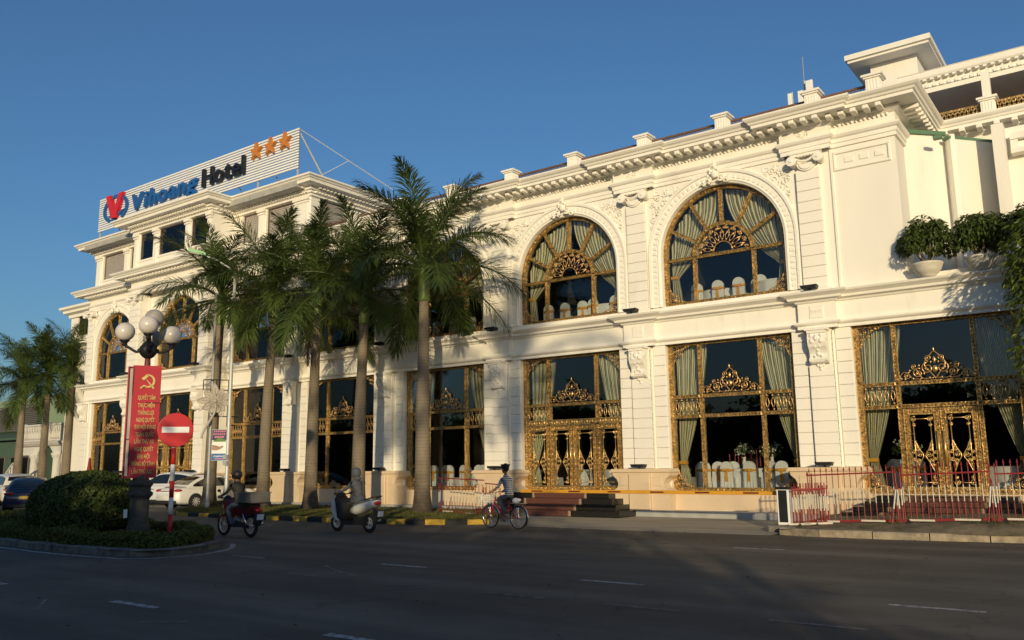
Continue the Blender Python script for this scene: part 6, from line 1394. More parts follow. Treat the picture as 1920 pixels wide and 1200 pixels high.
def car(name, label, loc, heading, pnt, L=4.5, W=.88, top=((-2.25, .70), (-2.1, .92), (-1.55, .98), (1.0, .94), (1.9, .80), (2.2, .62)), roof=((-1.75, .98), (-.85, 1.40), (-.2, 1.46), (.3, 1.43), (1.15, .96)), wins=None, plate='plate_white', wr=1.0, wb=(-1.35, 1.35), group='cars parked by the hotel', cat='car', tail=True, zb=.22):
    t = thing(name, label, cat, loc, heading, group); hl = L/2
    xs_ = sorted(set([-hl, -hl+.06, -hl+.18, -hl+.4, hl-.5, hl-.22, hl-.07, hl]+[a for a, b in top if -hl < a < hl]+[-.9, -.3, .4]))
    m = MB(); secs = []
    for x in xs_:
        e = 1.-.10*max(0, (abs(x)-hl+.45)/.45)**2-.12*max(0, (abs(x)-hl+.12)/.12); w_ = W*e; zt = interp(top, x); z0 = zb+.10*max(0, (abs(x)-hl+.3)/.3); zm = min(zt-.05, .62)
        half = [(w_*.0, z0), (w_*.90, z0), (w_*.985, z0+.10), (w_, zm-.12), (w_*.99, zm+.02), (w_*.955, (zm+zt)/2+.03), (w_*.88, zt-.03), (w_*.78, zt), (0, zt+.03)]
        secs.append([(x, y, z) for y, z in half]+[(x, -y, z) for y, z in half[-2:0:-1]])
    n = len(secs[0]); vs_ = [v for s_ in secs for v in s_]; fs = [(i*n+j, i*n+(j+1) % n, (i+1)*n+(j+1) % n, (i+1)*n+j) for i in range(len(secs)-1) for j in range(n)]+[tuple(range(n-1, -1, -1)), tuple((len(secs)-1)*n+j for j in range(n))]
    m.add(vs_, fs); lp(m, 'body', pnt, t, True)
    zbl = min(roof[0][1], roof[-1][1]); zr = max(z for x, z in roof); wB, wR = W*.93, W*.70
    def hw_(z): return wB+(wR-wB)*(z-zbl)/(zr-zbl)
    m = MB(); secs = []; rx = [roof[0][0]+(roof[-1][0]-roof[0][0])*i/24 for i in range(25)]
    def rz_(x):
        P = roof
        for i in range(len(P)-1):
            if P[i][0] <= x <= P[i+1][0]+1e-6:
                p0, p1, p2, p3 = P[max(i-1, 0)], P[i], P[i+1], P[min(i+2, len(P)-1)]; tt = (x-p1[0])/(p2[0]-p1[0])
                return p1[1]+(p2[1]-p1[1])*tt + (.03*math.sin(math.pi*tt))
        return P[-1][1]
    for x in rx:
        z = max(rz_(x), zbl+.01); h_ = hw_(z); secs.append([(x, wB, zbl-.06), (x, h_+.02, z-.05), (x, h_-.05, z), (x, 0, z+.03), (x, -h_+.05, z), (x, -h_-.02, z-.05), (x, -wB, zbl-.06)])
    n = 7; vs_ = [v for s_ in secs for v in s_]; fs = [(i*n+j, i*n+j+1, (i+1)*n+j+1, (i+1)*n+j) for i in range(24) for j in range(6)]; m.add(vs_, [tuple(reversed(f)) for f in fs]); lp(m, 'cabin', pnt, t, True)
    # windows
    def strip(xa, xb, k=8):
        g_ = MB(); rows = []
        for i in range(k+1):
            x = xa+(xb-xa)*i/k; z = rz_(x); h_ = hw_(z)-.10; rows.append([(x, -h_, z+.012), (x, 0, z+.042), (x, h_, z+.012)])
        vs2 = [v for r_ in rows for v in r_]; g_.add(vs2, [(i*3+j, (i+1)*3+j, (i+1)*3+j+1, i*3+j+1) for i in range(k) for j in range(2)]); return g_
    xr0, xr1 = roof[0][0], roof[1][0]; xf0, xf1 = roof[-2][0], roof[-1][0]
    lp(strip(xr0+.12, xr1-.02), 'rear_window', 'car_glass', t, True); lp(strip(xf0+.06, xf1-.06), 'windscreen', 'car_glass', t, True)
    xm = (xr0+xf1)/2-.05
    for s in (-1, 1):
        for a, b in ((xr0+.32, xm-.04), (xm+.04, xf1-.22)):
            g_ = MB(); k = 10; lo, hi = [], []
            for i in range(k+1):
                x = a+(b-a)*i/k; zt = min(rz_(x)-.085, zr-.09); zlo = zbl+.035; zt = max(zt, zlo+.01); lo.append((x, s*(hw_(zlo)+.028), zlo)); hi.append((x, s*(hw_(zt)+.034), zt))
            vs2 = lo+hi; g_.add(vs2, [((i, i+1, k+1+i+1, k+1+i) if s < 0 else (i+1, i, k+1+i, k+1+i+1)) for i in range(k)]); lp(g_, 'side_window', 'car_glass', t)
        m = MB(); m.ball((xf1-.32, s*(W+.09), zbl+.06), .10, 10, 8, (.7, 1, .75)); m.tube([(xf1-.32, s*(W-.06), zbl), (xf1-.32, s*(W+.05), zbl+.03)], .025, 6); lp(m, 'mirror', pnt, t, True)
        if tail:
            m = MB(); m.ball((-hl+.16, s*W*.74, .83), .17, 10, 8, (.95, 1.25, .42)); lp(m, 'tail_light', 'tail_red', t, True)
        m = MB(); m.ball((hl-.22, s*W*.70, .66), .16, 10, 8, (1.1, 1.1, .5)); lp(m, 'headlight', 'head_lamp', t, True)
        for x in (xm-.22, xm+.85): m = MB(); m.bev(x, x+.18, -.015, .015, .80, .83, .004); lp(m, 'door_handle', 'chrome', t, loc=(0, s*(W*.985), 0))
        m = MB(); m.box(-1.0, .95, s*W*.93-.05, s*W*.93+.05, zb-.03, zb+.09); lp(m, 'sill', 'trim_black', t)
        for x in wb:
            m = MB(); m.lathe([(.37*wr, -.02), (.37*wr, .0), (.02, .0)] if s > 0 else [(.02, .0), (.37*wr, .0), (.37*wr, .02)], 24, (x, s*(W+.004), .33*wr), 'y'); lp(m, 'wheel_arch', 'trim_black', t)
            o = lpm(TYRE, 'wheel', t, (x, s*(W-.075), .32*wr), (0, 0, 0 if s < 0 else math.pi), (wr, 1, wr)); lpm(RIM, 'rim', o)
    m = MB(); m.bev(-.26, .26, -.02, .02, 0, .13, .005); lp(m, 'number_plate', plate, t, loc=(-hl-.01, 0, .60), rot=(0, 0, R(-90)))
    m = MB(); m.bev(-W*.8, W*.8, -.03, .05, 0, .14, .02); lp(m, 'rear_bumper_trim', 'trim_black', t, loc=(-hl-.0, 0, .26), rot=(0, 0, R(-90)))
    m = MB(); m.box(-.45, .45, -.012, .012, 0, .03); lp(m, 'boot_trim', 'chrome', t, loc=(-hl+.03, 0, .79), rot=(0, 0, R(-90)))
    return t
SUVTOP = ((-2.2, .78), (-2.1, 1.0), (-1.5, 1.06), (1.0, 1.04), (1.85, .93), (2.2, .70)); SUVROOF = ((-2.05, 1.06), (-1.75, 1.50), (-.5, 1.62), (.35, 1.56), (1.25, 1.05))
car('white_sedan', 'cream white sedan parked nose-in behind the leftmost palm trunk', (-35.55, 24.3, 0), R(93), 'car_white', wb=(-1.32, 1.38))
car('silver_suv', 'pale silver crossover parked behind the white sedan', (-39.3, 24.9, 0), R(192), 'car_silver', L=4.4, top=SUVTOP, roof=SUVROOF, wr=1.08, W=.90, tail=True)
car('blue_sedan', 'dark blue sedan with yellow number plate half hidden by the round bush', (-40.95, 18.75, 0), R(152), 'car_blue', plate='plate_yellow')
car('navy_sedan', 'navy sedan with chrome rear trim at the left edge', (-42.75, 16.9, 0), R(152), 'car_navy')
car('white_crossover', 'white-roofed crossover parked behind the two dark blue sedans', (-50, 21.9, 0), R(170), 'car_cream', L=4.5, top=SUVTOP, roof=SUVROOF, wr=1.05, W=.90)
car('white_van', 'cream minivan in the far left background', (-66.5, 25.4, 0), R(180), 'car_cream', L=5.0, W=.95, top=((-2.5, .9), (-2.4, 1.15), (-1.5, 1.2), (1.6, 1.15), (2.3, .95), (2.5, .75)), roof=((-2.45, 1.2), (-2.3, 2.0), (-.8, 2.1), (1.0, 2.05), (2.0, 1.18)), wb=(-1.5, 1.6), wr=1.05, tail=True)

# ------------------------------------------------------------ two-wheelers (local: +x forward, z up)
def spoked_wheel(parent, x, r, tr, spokes=16, rimr=.02, mt='rubber', rim_mat='alloy', y=0.):
    m = MB(); m.tube([(r*math.cos(2*math.pi*i/32), 0, r*math.sin(2*math.pi*i/32)) for i in range(33)], tr, 7, False); w = lp(m, 'wheel', mt, parent, True, (x, y, r+tr))
    m = MB(); q = r-tr-.006; m.tube([(q*math.cos(2*math.pi*i/32), 0, q*math.sin(2*math.pi*i/32)) for i in range(33)], rimr, 5, False); lp(m, 'rim', rim_mat, w, True)
    m = MB()
    for i in range(spokes): a = 2*math.pi*i/spokes; m.tube([(.03*math.cos(a+.6), .02*(-1)**i, .03*math.sin(a+.6)), (q*math.cos(a), 0, q*math.sin(a))], .0028 if rimr < .03 else .012, 4)
    m.lathe([(.035, -.05), (.035, .05)], 10, ax='y'); lp(m, 'spokes', rim_mat, w)
    return w
paint('moto_red', (.07, .008, .010)); paint('scooter_white', (.62, .62, .58)); paint('bike_red', (.45, .02, .025)); pm('moto_black', (.02, .02, .022), rough=.45, var=.2); pm('engine', (.22, .22, .22), rough=.45, metal=.6, var=.2); pm('box_metal', (.26, .25, .23), rough=.32, metal=.6, var=.15, scale=3, bump=.1, bscale=3)
mo = thing('motorbike', 'dark red motorbike carrying a grey metal box', 'motorbike', (-19.66, 14.38, 0), R(177))
spoked_wheel(mo, .64, .255, .042, 14, .022); spoked_wheel(mo, -.60, .25, .048, 14, .022)
m = MB(); m.prism([(.20, .28), (.30, .48), (.42, .72), (.50, .92), (.44, .98), (.32, .80), (.18, .58), (.10, .38)], 'y', -.17, .17); lp(m, 'leg_shield', 'moto_red', mo)
m = MB(); m.prism([(.52, .60), (.72, .56), (.86, .46), (.90, .38), (.82, .44), (.68, .50), (.52, .52)], 'y', -.06, .06); lp(m, 'front_mudguard', 'moto_red', mo)
for s in (-1, 1): m = MB(); m.tube([(.66, s*.075, .30), (.46, s*.07, .80)], .022, 7); lp(m, 'fork', 'chrome', mo, True)
m = MB(); m.tube([(.46, -.33, 1.02), (.44, -.18, 1.0), (.45, 0, .98), (.44, .18, 1.0), (.46, .33, 1.02)], .016, 6); m.ball((.52, 0, .98), .10, 10, 8, (1, 1, .9)); lp(m, 'handlebar', 'moto_black', mo, True)
m = MB()
for s in (-1, 1): m.tube([(.45, s*.20, 1.0), (.42, s*.30, 1.18)], .008, 5); m.ball((.42, s*.33, 1.20), .06, 8, 6, (.3, 1, .7))
lp(m, 'mirrors', 'moto_black', mo)
m = MB(); m.prism([(-.95, .66), (-.80, .82), (-.3, .80), (.08, .70), (.14, .62), (-.05, .55), (-.35, .50), (-.7, .56)], 'y', -.095, .095); lp(m, 'tail_fairing', 'moto_red', mo)
m = MB(); m.prism([(-.82, .80), (-.75, .88), (-.30, .86), (.05, .76), (.06, .72), (-.35, .78)], 'y', -.13, .13); lp(m, 'saddle', 'moto_black', mo)
m = MB(); m.box(-.16, .18, -.12, .12, .25, .50); m.ball((.0, -.15, .36), .10, 10, 8, (1, .5, 1)); lp(m, 'engine', 'engine', mo, True)
m = MB(); m.tube([(.1, -.14, .26), (-.3, -.16, .24), (-.55, -.18, .30), (-.85, -.18, .36)], [.025, .03, .05, .05], 8); lp(m, 'exhaust', 'chrome', mo, True)
m = MB(); m.prism([(-.05, .30), (-.62, .24), (-.66, .32), (-.1, .44)], 'y', .10, .15); lp(m, 'chain_case', 'moto_black', mo)
for s in (-1, 1): m = MB(); m.tube([(-.58, s*.12, .30), (-.42, s*.12, .60)], .03, 8); lp(m, 'shock_absorber', 'chrome', mo, True)
m = MB(); m.ball((-.93, 0, .70), .10, 10, 8, (.5, 1.1, .6)); lp(m, 'tail_light', 'tail_red', mo, True)
m = MB(); m.prism([(-.90, .60), (-.98, .48), (-.92, .30), (-.80, .34), (-.78, .52)], 'y', -.07, .07); lp(m, 'rear_mudguard', 'moto_black', mo)
m = MB(); m.bev(-.10, .10, -.008, .008, 0, .14, .003); lp(m, 'number_plate', 'plate_white', mo, loc=(-1.0, 0, .46), rot=(R(8), 0, R(-90)))
bxm = thing('metal_box', 'grey sheet-metal box strapped behind the motorbike rider', 'box', (-19.66, 14.38, 0), R(177))
m = MB(); m.bev(-1.0, -.30, -.30, .30, .90, 1.15, .012); lp(m, 'box_body', 'box_metal', bxm)
m = MB(); m.box(-1.02, -.28, -.315, .315, 1.135, 1.16); lp(m, 'box_rim', 'box_metal', bxm)
m = MB()
for y in (-.2, .2): m.box(-1.15, -.20, y-.02, y+.02, .875, .90)
m.box(-1.15, -1.1, -.2, .2, .875, .90); lp(m, 'carrier', 'moto_black', bxm)

sco = thing('scooter', 'pearl white and black motor scooter', 'scooter', (-17.92, 16.9, 0), R(180))
spoked_wheel(sco, .65, .20, .052, 8, .034); spoked_wheel(sco, -.62, .20, .056, 8, .034)
def loft(parent, name, mat, secs, smooth=True):
    m = MB(); n = len(secs[0]); vs_ = [v for s_ in secs for v in s_]; m.add(vs_, [(i*n+j, i*n+(j+1) % n, (i+1)*n+(j+1) % n, (i+1)*n+j) for i in range(len(secs)-1) for j in range(n)]+[tuple(range(n-1, -1, -1)), tuple((len(secs)-1)*n+j for j in range(n))]); return lp(m, name, mat, parent, smooth)
def ell(x, zc, ry, rz_, n=12, p=2.4):
    out = []
    for i in range(n):
        a = 2*math.pi*i/n; c, s = math.cos(a), math.sin(a); out.append((x, ry*math.copysign(abs(c)**(2/p), c), zc+rz_*math.copysign(abs(s)**(2/p), s)))
    return out
loft(sco, 'tail_body', 'scooter_white', [ell(.02, .58, .13, .10), ell(-.20, .62, .19, .16), ell(-.45, .68, .21, .15), ell(-.72, .76, .18, .11), ell(-.95, .82, .10, .06)])
loft(sco, 'saddle', 'box_metal', [ell(.05, .70, .10, .05), ell(-.15, .76, .15, .06), ell(-.40, .80, .16, .06), ell(-.65, .86, .14, .05), ell(-.80, .90, .09, .03)])
m = MB(); m.tube([(-.55, -.16, .88), (-.85, -.15, .95), (-1.0, -.08, .98), (-1.0, .08, .98), (-.85, .15, .95), (-.55, .16, .88)], .016, 6); lp(m, 'grab_rail', 'moto_black', sco, True)
m = MB(); m.prism([(.20, .20), (.34, .30), (.50, .62), (.58, .90), (.50, .98), (.40, .86), (.30, .56), (.16, .32), (-.2, .28), (-.2, .20)], 'y', -.19, .19); lp(m, 'leg_shield', 'moto_black', sco)
m = MB(); m.prism([(.38, .30), (.54, .34), (.72, .62), (.66, .86), (.58, .94), (.52, .62)], 'y', -.20, .20); lp(m, 'front_apron', 'scooter_white', sco)
m = MB(); m.prism([(.48, .44), (.70, .50), (.90, .36), (.88, .30), (.70, .42), (.5, .38)], 'y', -.07, .07); lp(m, 'front_mudguard', 'scooter_white', sco)
for s in (-1, 1): m = MB(); m.tube([(.66, s*.07, .25), (.56, s*.06, .62)], .02, 6); lp(m, 'fork', 'chrome', sco, True)
m = MB(); m.tube([(.40, -.34, 1.04), (.46, -.18, 1.03), (.52, 0, 1.0), (.46, .18, 1.03), (.40, .34, 1.04)], .018, 6); m.ball((.53, 0, 1.0), .11, 10, 8, (1, 1.5, .8)); lp(m, 'handlebar', 'moto_black', sco, True)
m = MB()
for s in (-1, 1): m.tube([(.46, s*.22, 1.03), (.45, s*.30, 1.20)], .008, 5); m.ball((.45, s*.33, 1.22), .06, 8, 6, (.3, 1, .7))
lp(m, 'mirrors', 'moto_black', sco)
m = MB(); m.tube([(-.3, -.17, .30), (-.75, -.20, .32)], [.05, .075], 10); m.tube([(-.75, -.20, .32), (-.84, -.20, .33)], [.075, .04], 10); lp(m, 'exhaust', 'engine', sco, True)
m = MB(); m.box(-.6, -.1, -.10, .12, .20, .42); lp(m, 'engine', 'moto_black', sco)
m = MB(); m.ball((-.93, 0, .80), .12, 10, 8, (.5, 1.1, .5)); lp(m, 'tail_light', 'tail_red', sco, True)
m = MB(); m.prism([(-.80, .66), (-.98, .62), (-1.02, .40), (-.92, .38)], 'y', -.08, .08); lp(m, 'rear_mudguard', 'moto_black', sco)
m = MB(); m.bev(-.10, .10, -.008, .008, 0, .14, .003); lp(m, 'number_plate', 'plate_white', sco, loc=(-1.04, 0, .44), rot=(R(8), 0, R(-90)))

bk = thing('bicycle', 'red step-through bicycle with wire basket in front', 'bicycle', (-14.78, 19.68, 0), R(175))
spoked_wheel(bk, .53, .305, .018, 24, .012, rim_mat='chrome'); spoked_wheel(bk, -.53, .305, .018, 24, .012, rim_mat='chrome')
m = MB(); T_ = m.tube
T_([(.33, 0, .86), (.37, 0, .70)], .020, 7); T_([(.36, 0, .74), (.1, 0, .42), (-.08, 0, .29)], .022, 7); T_([(.34, 0, .82), (.05, 0, .56), (-.13, 0, .48)], .018, 7); T_([(-.08, 0, .29), (-.20, 0, .78)], .018, 7)
for s in (-1, 1): T_([(-.08, s*.03, .29), (-.53, s*.06, .323)], .011, 6); T_([(-.17, s*.02, .66), (-.53, s*.06, .323)], .010, 6)
lp(m, 'frame', 'bike_red', bk, True)
m = MB()
for s in (-1, 1): m.tube([(.37, s*.03, .70), (.42, s*.05, .55), (.53, s*.05, .323)], .012, 6)
lp(m, 'fork', 'bike_red', bk, True)
m = MB(); m.tube([(.33, 0, .86), (.33, 0, .98)], .012, 6); m.tube([(.16, -.27, 1.0), (.30, -.24, 1.03), (.37, -.08, 1.0), (.37, .08, 1.0), (.30, .24, 1.03), (.16, .27, 1.0)], .012, 6); lp(m, 'handlebar', 'chrome', bk, True)
m = MB(); m.prism([(-.34, .84), (-.30, .88), (-.05, .86), (-.05, .83), (-.25, .80)], 'y', -.08, .08); lp(m, 'saddle', 'moto_black', bk)
for x, r0 in ((.53, 0), (-.53, 1)):
    m = MB(); m.tube([(x+.345*math.cos(a), 0, .323+.345*math.sin(a)) for a in [R(20 if r0 == 0 else 60)+R(150 if r0 == 0 else 160)*i/14 for i in range(15)]], .016, 6); lp(m, 'mudguard', 'chrome', bk, True)
m = MB(); m.box(-.80, -.25, -.07, .07, .70, .715); m.tube([(-.72, -.06, .70), (-.53, -.07, .33)], .008, 5); m.tube([(-.72, .06, .70), (-.53, .07, .33)], .008, 5); lp(m, 'rear_rack', 'chrome', bk)
m = MB(); 
for i in range(5): a = .04*i; m.tube([(.42-a*.1, -.16, .72+a*1.3), (.72+a*.2, -.16, .72+a*1.3), (.72+a*.2, .16, .72+a*1.3), (.42-a*.1, .16, .72+a*1.3), (.42-a*.1, -.16, .72+a*1.3)], .005, 4)
for i in range(7): y = -.16+.053*i; m.tube([(.42, y, .72), (.41, y, .94)], .004, 4); m.tube([(.72, y, .72), (.75, y, .94)], .004, 4); m.tube([(.42, y, .72), (.72, y, .72)], .004, 4)
for i in range(6): x = .42+.06*i; m.tube([(x, -.16, .72), (x, -.16, .94)], .004, 4); m.tube([(x, .16, .72), (x, .16, .94)], .004, 4)
lp(m, 'basket', 'galv', bk)
m = MB(); m.lathe([(.09, -.04), (.09, -.03)], 20, (-.08, 0, .29), 'y'); m.tube([(-.08, -.06, .29), (.05, -.07, .18)], .009, 5); m.tube([(-.08, .06, .29), (-.21, .07, .40)], .009, 5); m.box(.0, .10, -.17, -.07, .17, .19); m.box(-.26, -.16, .07, .17, .39, .41); lp(m, 'crank', 'galv', bk)
bg_ = thing('plastic_bag', 'white and red plastic bag hanging behind the bicycle saddle', 'bag', (-14.78, 19.68, 0), R(175))
m = MB(); m.ball((-.42, -.03, .78), .11, 12, 8, (1.1, .9, .7)); m.ball((-.52, -.02, .80), .07, 10, 7, (1.2, 1, .6)); lp(m, 'bag_top', 'white_paint', bg_, True); m = MB(); m.ball((-.48, -.08, .82), .06, 8, 6, (1.3, .6, .5)); lp(m, 'red_print', 'pole_red', bg_, True); pm('bag_tan', (.36, .29, .18), rough=.7, var=.2, scale=8); m = MB(); m.ball((-.36, -.12, .50), .13, 12, 8, (.8, .6, 1.5)); lp(m, 'bag_side', 'bag_tan', bg_, True)

# ------------------------------------------------------------ people (skin-modifier bodies, one continuous mesh each)
pm('skin', (.30, .155, .09), rough=.55, var=.08, scale=8); pm('hair', (.012, .010, .009), rough=.6, var=.2); pm('trousers_grey', (.10, .105, .11), rough=.8, var=.15, scale=6); pm('jeans', (.09, .12, .16), rough=.8, var=.2, scale=8); pm('dark_jacket', (.022, .022, .020), rough=.8, var=.3, scale=5); pm('sandal', (.25, .13, .07), rough=.6, var=.1)
def pattern_mat(name, c1, c2, scale, thr=.5):
    m = bpy.data.materials.new(name); m.use_nodes = True; MATS[name] = m; nt = m.node_tree; N = nt.nodes; L = nt.links; b = N['Principled BSDF']; b.inputs['Roughness'].default_value = .8
    tc = N.new('ShaderNodeTexCoord'); vo = N.new('ShaderNodeTexVoronoi'); vo.inputs['Scale'].default_value = scale; L.new(tc.outputs['Object'], vo.inputs['Vector']); r = N.new('ShaderNodeValToRGB'); L.new(vo.outputs['Distance'], r.inputs[0]); r.color_ramp.elements[0].color = (*c1, 1); r.color_ramp.elements[1].color = (*c2, 1); r.color_ramp.elements[0].position = .30; r.color_ramp.elements[1].position = .42; L.new(r.outputs[0], b.inputs['Base Color'])
pattern_mat('speckled', (.022, .026, .036), (.080, .088, .105), 40)
def stripe_mat():
    m = bpy.data.materials.new('striped'); m.use_nodes = True; MATS['striped'] = m; nt = m.node_tree; N = nt.nodes; L = nt.links; b = N['Principled BSDF']; b.inputs['Roughness'].default_value = .8
    tc = N.new('ShaderNodeTexCoord'); sp = N.new('ShaderNodeSeparateXYZ'); L.new(tc.outputs['Object'], sp.inputs[0]); mu = N.new('ShaderNodeMath'); mu.operation = 'MULTIPLY'; mu.inputs[1].default_value = 17.5; L.new(sp.outputs['Z'], mu.inputs[0]); fr = N.new('ShaderNodeMath'); fr.operation = 'FRACT'; L.new(mu.outputs[0], fr.inputs[0])
    r = N.new('ShaderNodeValToRGB'); r.color_ramp.interpolation = 'CONSTANT'; r.color_ramp.elements[0].color = (.02, .022, .03, 1); r.color_ramp.elements[1].color = (.62, .60, .58, 1); r.color_ramp.elements[1].position = .45; L.new(fr.outputs[0], r.inputs[0]); L.new(r.outputs[0], b.inputs['Base Color'])
stripe_mat()
def skin_mesh(name, J, E, mats, assign, sub=2):
    """J: {name: (pos, rx, ry)}; E: edges; assign(center)->material index"""
    keys = list(J); me = bpy.data.meshes.new(name); me.from_pydata([J[k][0] for k in keys], [(keys.index(a), keys.index(b)) for a, b in E], []); me.update()
    ob = bpy.data.objects.new(name, me); COL.objects.link(ob); md = ob.modifiers.new('skin', 'SKIN'); md.use_smooth_shade = True; md.branch_smoothing = .6
    for i, k in enumerate(keys): sv = me.skin_vertices[0].data[i]; sv.radius = (J[k][1], J[k][2] if len(J[k]) > 2 else J[k][1]); sv.use_root = (i == 0)
    sb = ob.modifiers.new('sub', 'SUBSURF'); sb.levels = sub; sb.render_levels = sub
    dg = bpy.context.evaluated_depsgraph_get(); dg.update(); out = bpy.data.meshes.new_from_object(ob.evaluated_get(dg)); bpy.data.objects.remove(ob); bpy.data.meshes.remove(me)
    out.materials.clear()
    for m_ in mats: out.materials.append(MATS[m_])
    for p in out.polygons: p.material_index = assign(p.center); p.use_smooth = True
    out.name = name; return out
def hand(parent, wrist, dirv, mat='skin', curl=(0, 0, -1), side=1, name='hand'):
    """palm and five separate bent fingers closing on a bar"""
    d = Vector(dirv).normalized(); c = Vector(curl).normalized(); s = d.cross(c).normalized()*side; w_ = Vector(wrist); m = MB()
    m.tube([w_, w_+d*.05, w_+d*.09], [.026, .036, .034], 8)
    for k, ln_ in enumerate((.062, .070, .066, .052)):
        b = w_+d*.085+s*(-.030+.020*k); p1 = b+d*ln_*.45; p2 = p1+(d*.35+c)*ln_*.42; p3 = p2+(c*.6-d*.6)*ln_*.4; m.tube([b, p1, p2, p3], [.0095, .0095, .009, .007], 6)
    b = w_+d*.035+s*-.034; m.tube([b, b+(-s*.5+d*.6+c*.3)*.04, b+(d*.5+c*.8-s*.2)*.07], [.011, .010, .008], 6)
    return lp(m, name, mat, parent, True)
def rider(name, label, loc, rz, hip, lean, head, mats, kneex, footz, hands, group=None, foot=None, head_fn=None, sit_w=.16, arm_fix=None, bulk=1.):
    t = thing('person', label, 'person', loc, rz, group); hx, hz = hip; cx, cz = hx+lean*.5, hz+.34; sx, sz = hx+lean, hz+.52
    J = {'pel': ((hx, 0, hz), .14*bulk, .17*bulk), 'bel': ((hx+lean*.22, 0, hz+.16), .13*bulk, .16*bulk), 'che': ((cx+lean*.1, 0, cz), .135*bulk, .18*bulk), 'sho': ((sx, 0, sz-.02), .09*bulk, .125*bulk), 'nec': ((sx+.02, 0, sz+.08), .05, .05), 'nk2': ((sx+.035, 0, sz+.15), .05, .05)}
    E = [('pel', 'bel'), ('bel', 'che'), ('che', 'sho'), ('sho', 'nec'), ('nec', 'nk2')]
    for s, q in ((-1, 'r'), (1, 'l')):
        f = foot[q]; kx, kz = kneex[q]; hd_ = hands[q]
        J['hip'+q] = ((hx+.03, s*.10, hz-.02), .095, .095); J['thi'+q] = (((hx+kx)/2, s*.135, (hz+kz)/2+.02), .083, .083); J['kne'+q] = ((kx, s*.14, kz), .062, .062); J['cal'+q] = ((kx*.6+f[0]*.4-.02, s*.135, kz*.6+f[1]*.4), .058, .058); J['ank'+q] = ((f[0], s*.125, f[1]), .042, .042); J['toe'+q] = ((f[0]+.14, s*.13, f[1]-.045), .036, .03)
        E += [('pel', 'hip'+q), ('hip'+q, 'thi'+q), ('thi'+q, 'kne'+q), ('kne'+q, 'cal'+q), ('cal'+q, 'ank'+q), ('ank'+q, 'toe'+q)]
        ex, ey, ez = ((sx+hd_[0])/2-.05, s*(.25), (sz+hd_[2])/2-.07); J['sh'+q] = ((sx, s*.17, sz-.03), .068, .068); J['ua'+q] = (((sx+ex)/2, s*.215, (sz+ez)/2-.02), .053, .053); J['elb'+q] = ((ex, ey, ez), .043, .043); J['fa'+q] = (((ex*.6+hd_[0]*.4), (ey*.6+hd_[1]*.4), ez*.6+hd_[2]*.4), .040, .040); J['wri'+q] = (hd_, .028, .028)
        E += [('sho', 'sh'+q), ('sh'+q, 'ua'+q), ('ua'+q, 'elb'+q), ('elb'+q, 'fa'+q), ('fa'+q, 'wri'+q)]
    slv = arm_fix
    def assign(c):
        if c.z < min(foot['l'][1], foot['r'][1])+.0: return 3
        if c.z > sz+.06 and abs(c.y) < .1: return 2
        arm = abs(c.y) > .165 and c.z > hz+.08 and c.x > sx-.15
        if arm and slv is not None and c.x > slv: return 2
        if c.z > hz+.03 and c.x < max(kneex['l'][0], kneex['r'][0])-.12+10*(c.z > hz+.2): return 0
        return 1
    lpm(skin_mesh('body', J, E, mats, assign), 'body', t)
    return t, (sx, sz), J
def head_mesh(parent, x, z, face=1, hair='hair', yaw=0., r=.105):
    m = MB(); m.ball((x, 0, z), r, 18, 14, (1.0, .82, 1.22)); m.ball((x+.02, 0, z-.055), r*.78, 14, 10, (1, .8, .9)); m.ball((x+r*.98, 0, z-.02), .018, 8, 6, (1, .8, 1.5)); m.ball((x+r*.84, 0, z-.07), .03, 8, 6, (.5, 1, .35))
    for s in (-1, 1): m.ball((x-.005, s*r*.83, z-.015), .026, 8, 6, (.7, .4, 1.2))
    h = lp(m, 'head', 'skin', parent, True)
    e = MB()
    for s in (-1, 1): e.ball((x+r*.88, s*.035, z+.005), .012, 6, 5, (.6, 1.2, .7)); e.ball((x+r*.88, s*.035, z+.028), .014, 6, 4, (.5, 1.3, .3))
    lp(e, 'eyes', 'hair', h, True)
    if hair: m = MB(); m.ball((x-.018, 0, z+.025), r*1.06, 16, 12, (1.0, .86, 1.16)); lp(m, hair, 'hair', h, True)
    return h
# cyclist
P1, (sx, sz), J = rider('person', 'person in peaked cap and black and white striped shirt riding the bicycle', (-14.78, 19.68, 0), R(175), (-.20, .90), .10, 0, ['striped', 'trousers_grey', 'skin', 'sandal'], {'l': (.12, .80), 'r': (.13, .62)}, 0, {'l': (.20, .27, 1.04), 'r': (.20, -.27, 1.04)}, foot={'l': (-.14, .47), 'r': (.02, .23)}, arm_fix=.02)
h = head_mesh(P1, sx+.05, sz+.245)
for s in (-1, 1): hand(P1, (.19, s*.27, 1.045), (1, 0, -.15), curl=(0, 0, -1), side=s)
m = MB(); hx, hz = sx+.04, sz+.295; m.lathe([(.106, -.03), (.110, .02), (.142, .05), (.146, .062), (.115, .078), (.02, .084)], 20, (hx-.005, 0, hz)); m.prism([(hx+.06, hz), (hx+.19, hz-.035), (hx+.19, hz-.025), (hx+.06, hz+.015)], 'y', -.08, .08); lp(m, 'peaked_cap', 'dark_jacket', P1, True)
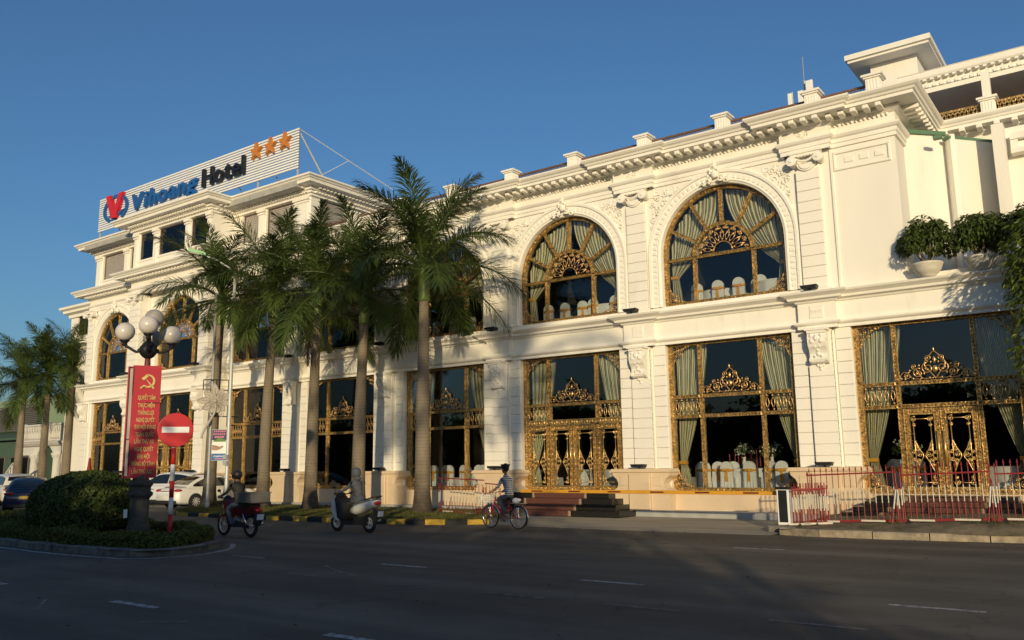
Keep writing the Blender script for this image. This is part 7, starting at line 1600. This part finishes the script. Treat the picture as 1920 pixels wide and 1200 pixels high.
# scooter rider with hooded speckled jacket
P2, (sx, sz), J = rider('person', 'person in grey speckled hooded jacket riding the scooter', (-17.92, 16.9, 0), R(180), (-.18, .86), .08, 0, ['speckled', 'dark_jacket', 'skin', 'dark_jacket'], {'l': (.22, .66), 'r': (.22, .66)}, 0, {'l': (.36, .30, 1.07), 'r': (.36, -.30, 1.07)}, foot={'l': (.18, .33), 'r': (.18, .33)}, bulk=1.08)
h = head_mesh(P2, sx+.05, sz+.22); m = MB(); m.ball((sx+.025, 0, sz+.235), .138, 20, 16, (1.0, .95, 1.12)); m.ball((sx-.035, 0, sz+.075), .088, 14, 10, (.9, 1.25, .75)); lp(m, 'hood', 'speckled', P2, True)
m = MB(); m.ball((sx+.135, 0, sz+.235), .062, 12, 10, (.6, 1.0, 1.25)); lp(m, 'face_mask', 'dark_jacket', P2, True)
m = MB(); m.lathe([(.20, 0), (.21, .05), (.195, .12), (.17, .2)], 16, (-.16, 0, .80)); lp(m, 'jacket_hem', 'speckled', P2, True)
for s in (-1, 1): hand(P2, (.355, s*.30, 1.075), (1, 0, -.1), side=s)
m = MB(); m.prism([(-.05, .76), (.15, .80), (.40, .92), (.48, .86), (.40, .40), (.30, .34), (.12, .36), (.05, .60)], 'y', -.25, .25); lp(m, 'skirt_apron', 'dark_jacket', P2)
# motorbike rider
P3, (sx, sz), J = rider('person', 'person in dark jacket and jeans riding the red motorbike', (-19.66, 14.38, 0), R(177), (-.06, .86), .14, 0, ['dark_jacket', 'jeans', 'skin', 'dark_jacket'], {'l': (.28, .70), 'r': (.28, .70)}, 0, {'l': (.41, .28, 1.05), 'r': (.41, -.28, 1.05)}, foot={'l': (.10, .33), 'r': (.10, .33)}, bulk=1.12)
h = head_mesh(P3, sx+.05, sz+.20, hair=None); m = MB(); m.ball((sx+.035, 0, sz+.235), .135, 18, 14, (1.08, .95, 1.0)); lp(m, 'helmet', 'moto_black', P3, True)
for s in (-1, 1): hand(P3, (.40, s*.28, 1.055), (1, 0, -.1), side=s)
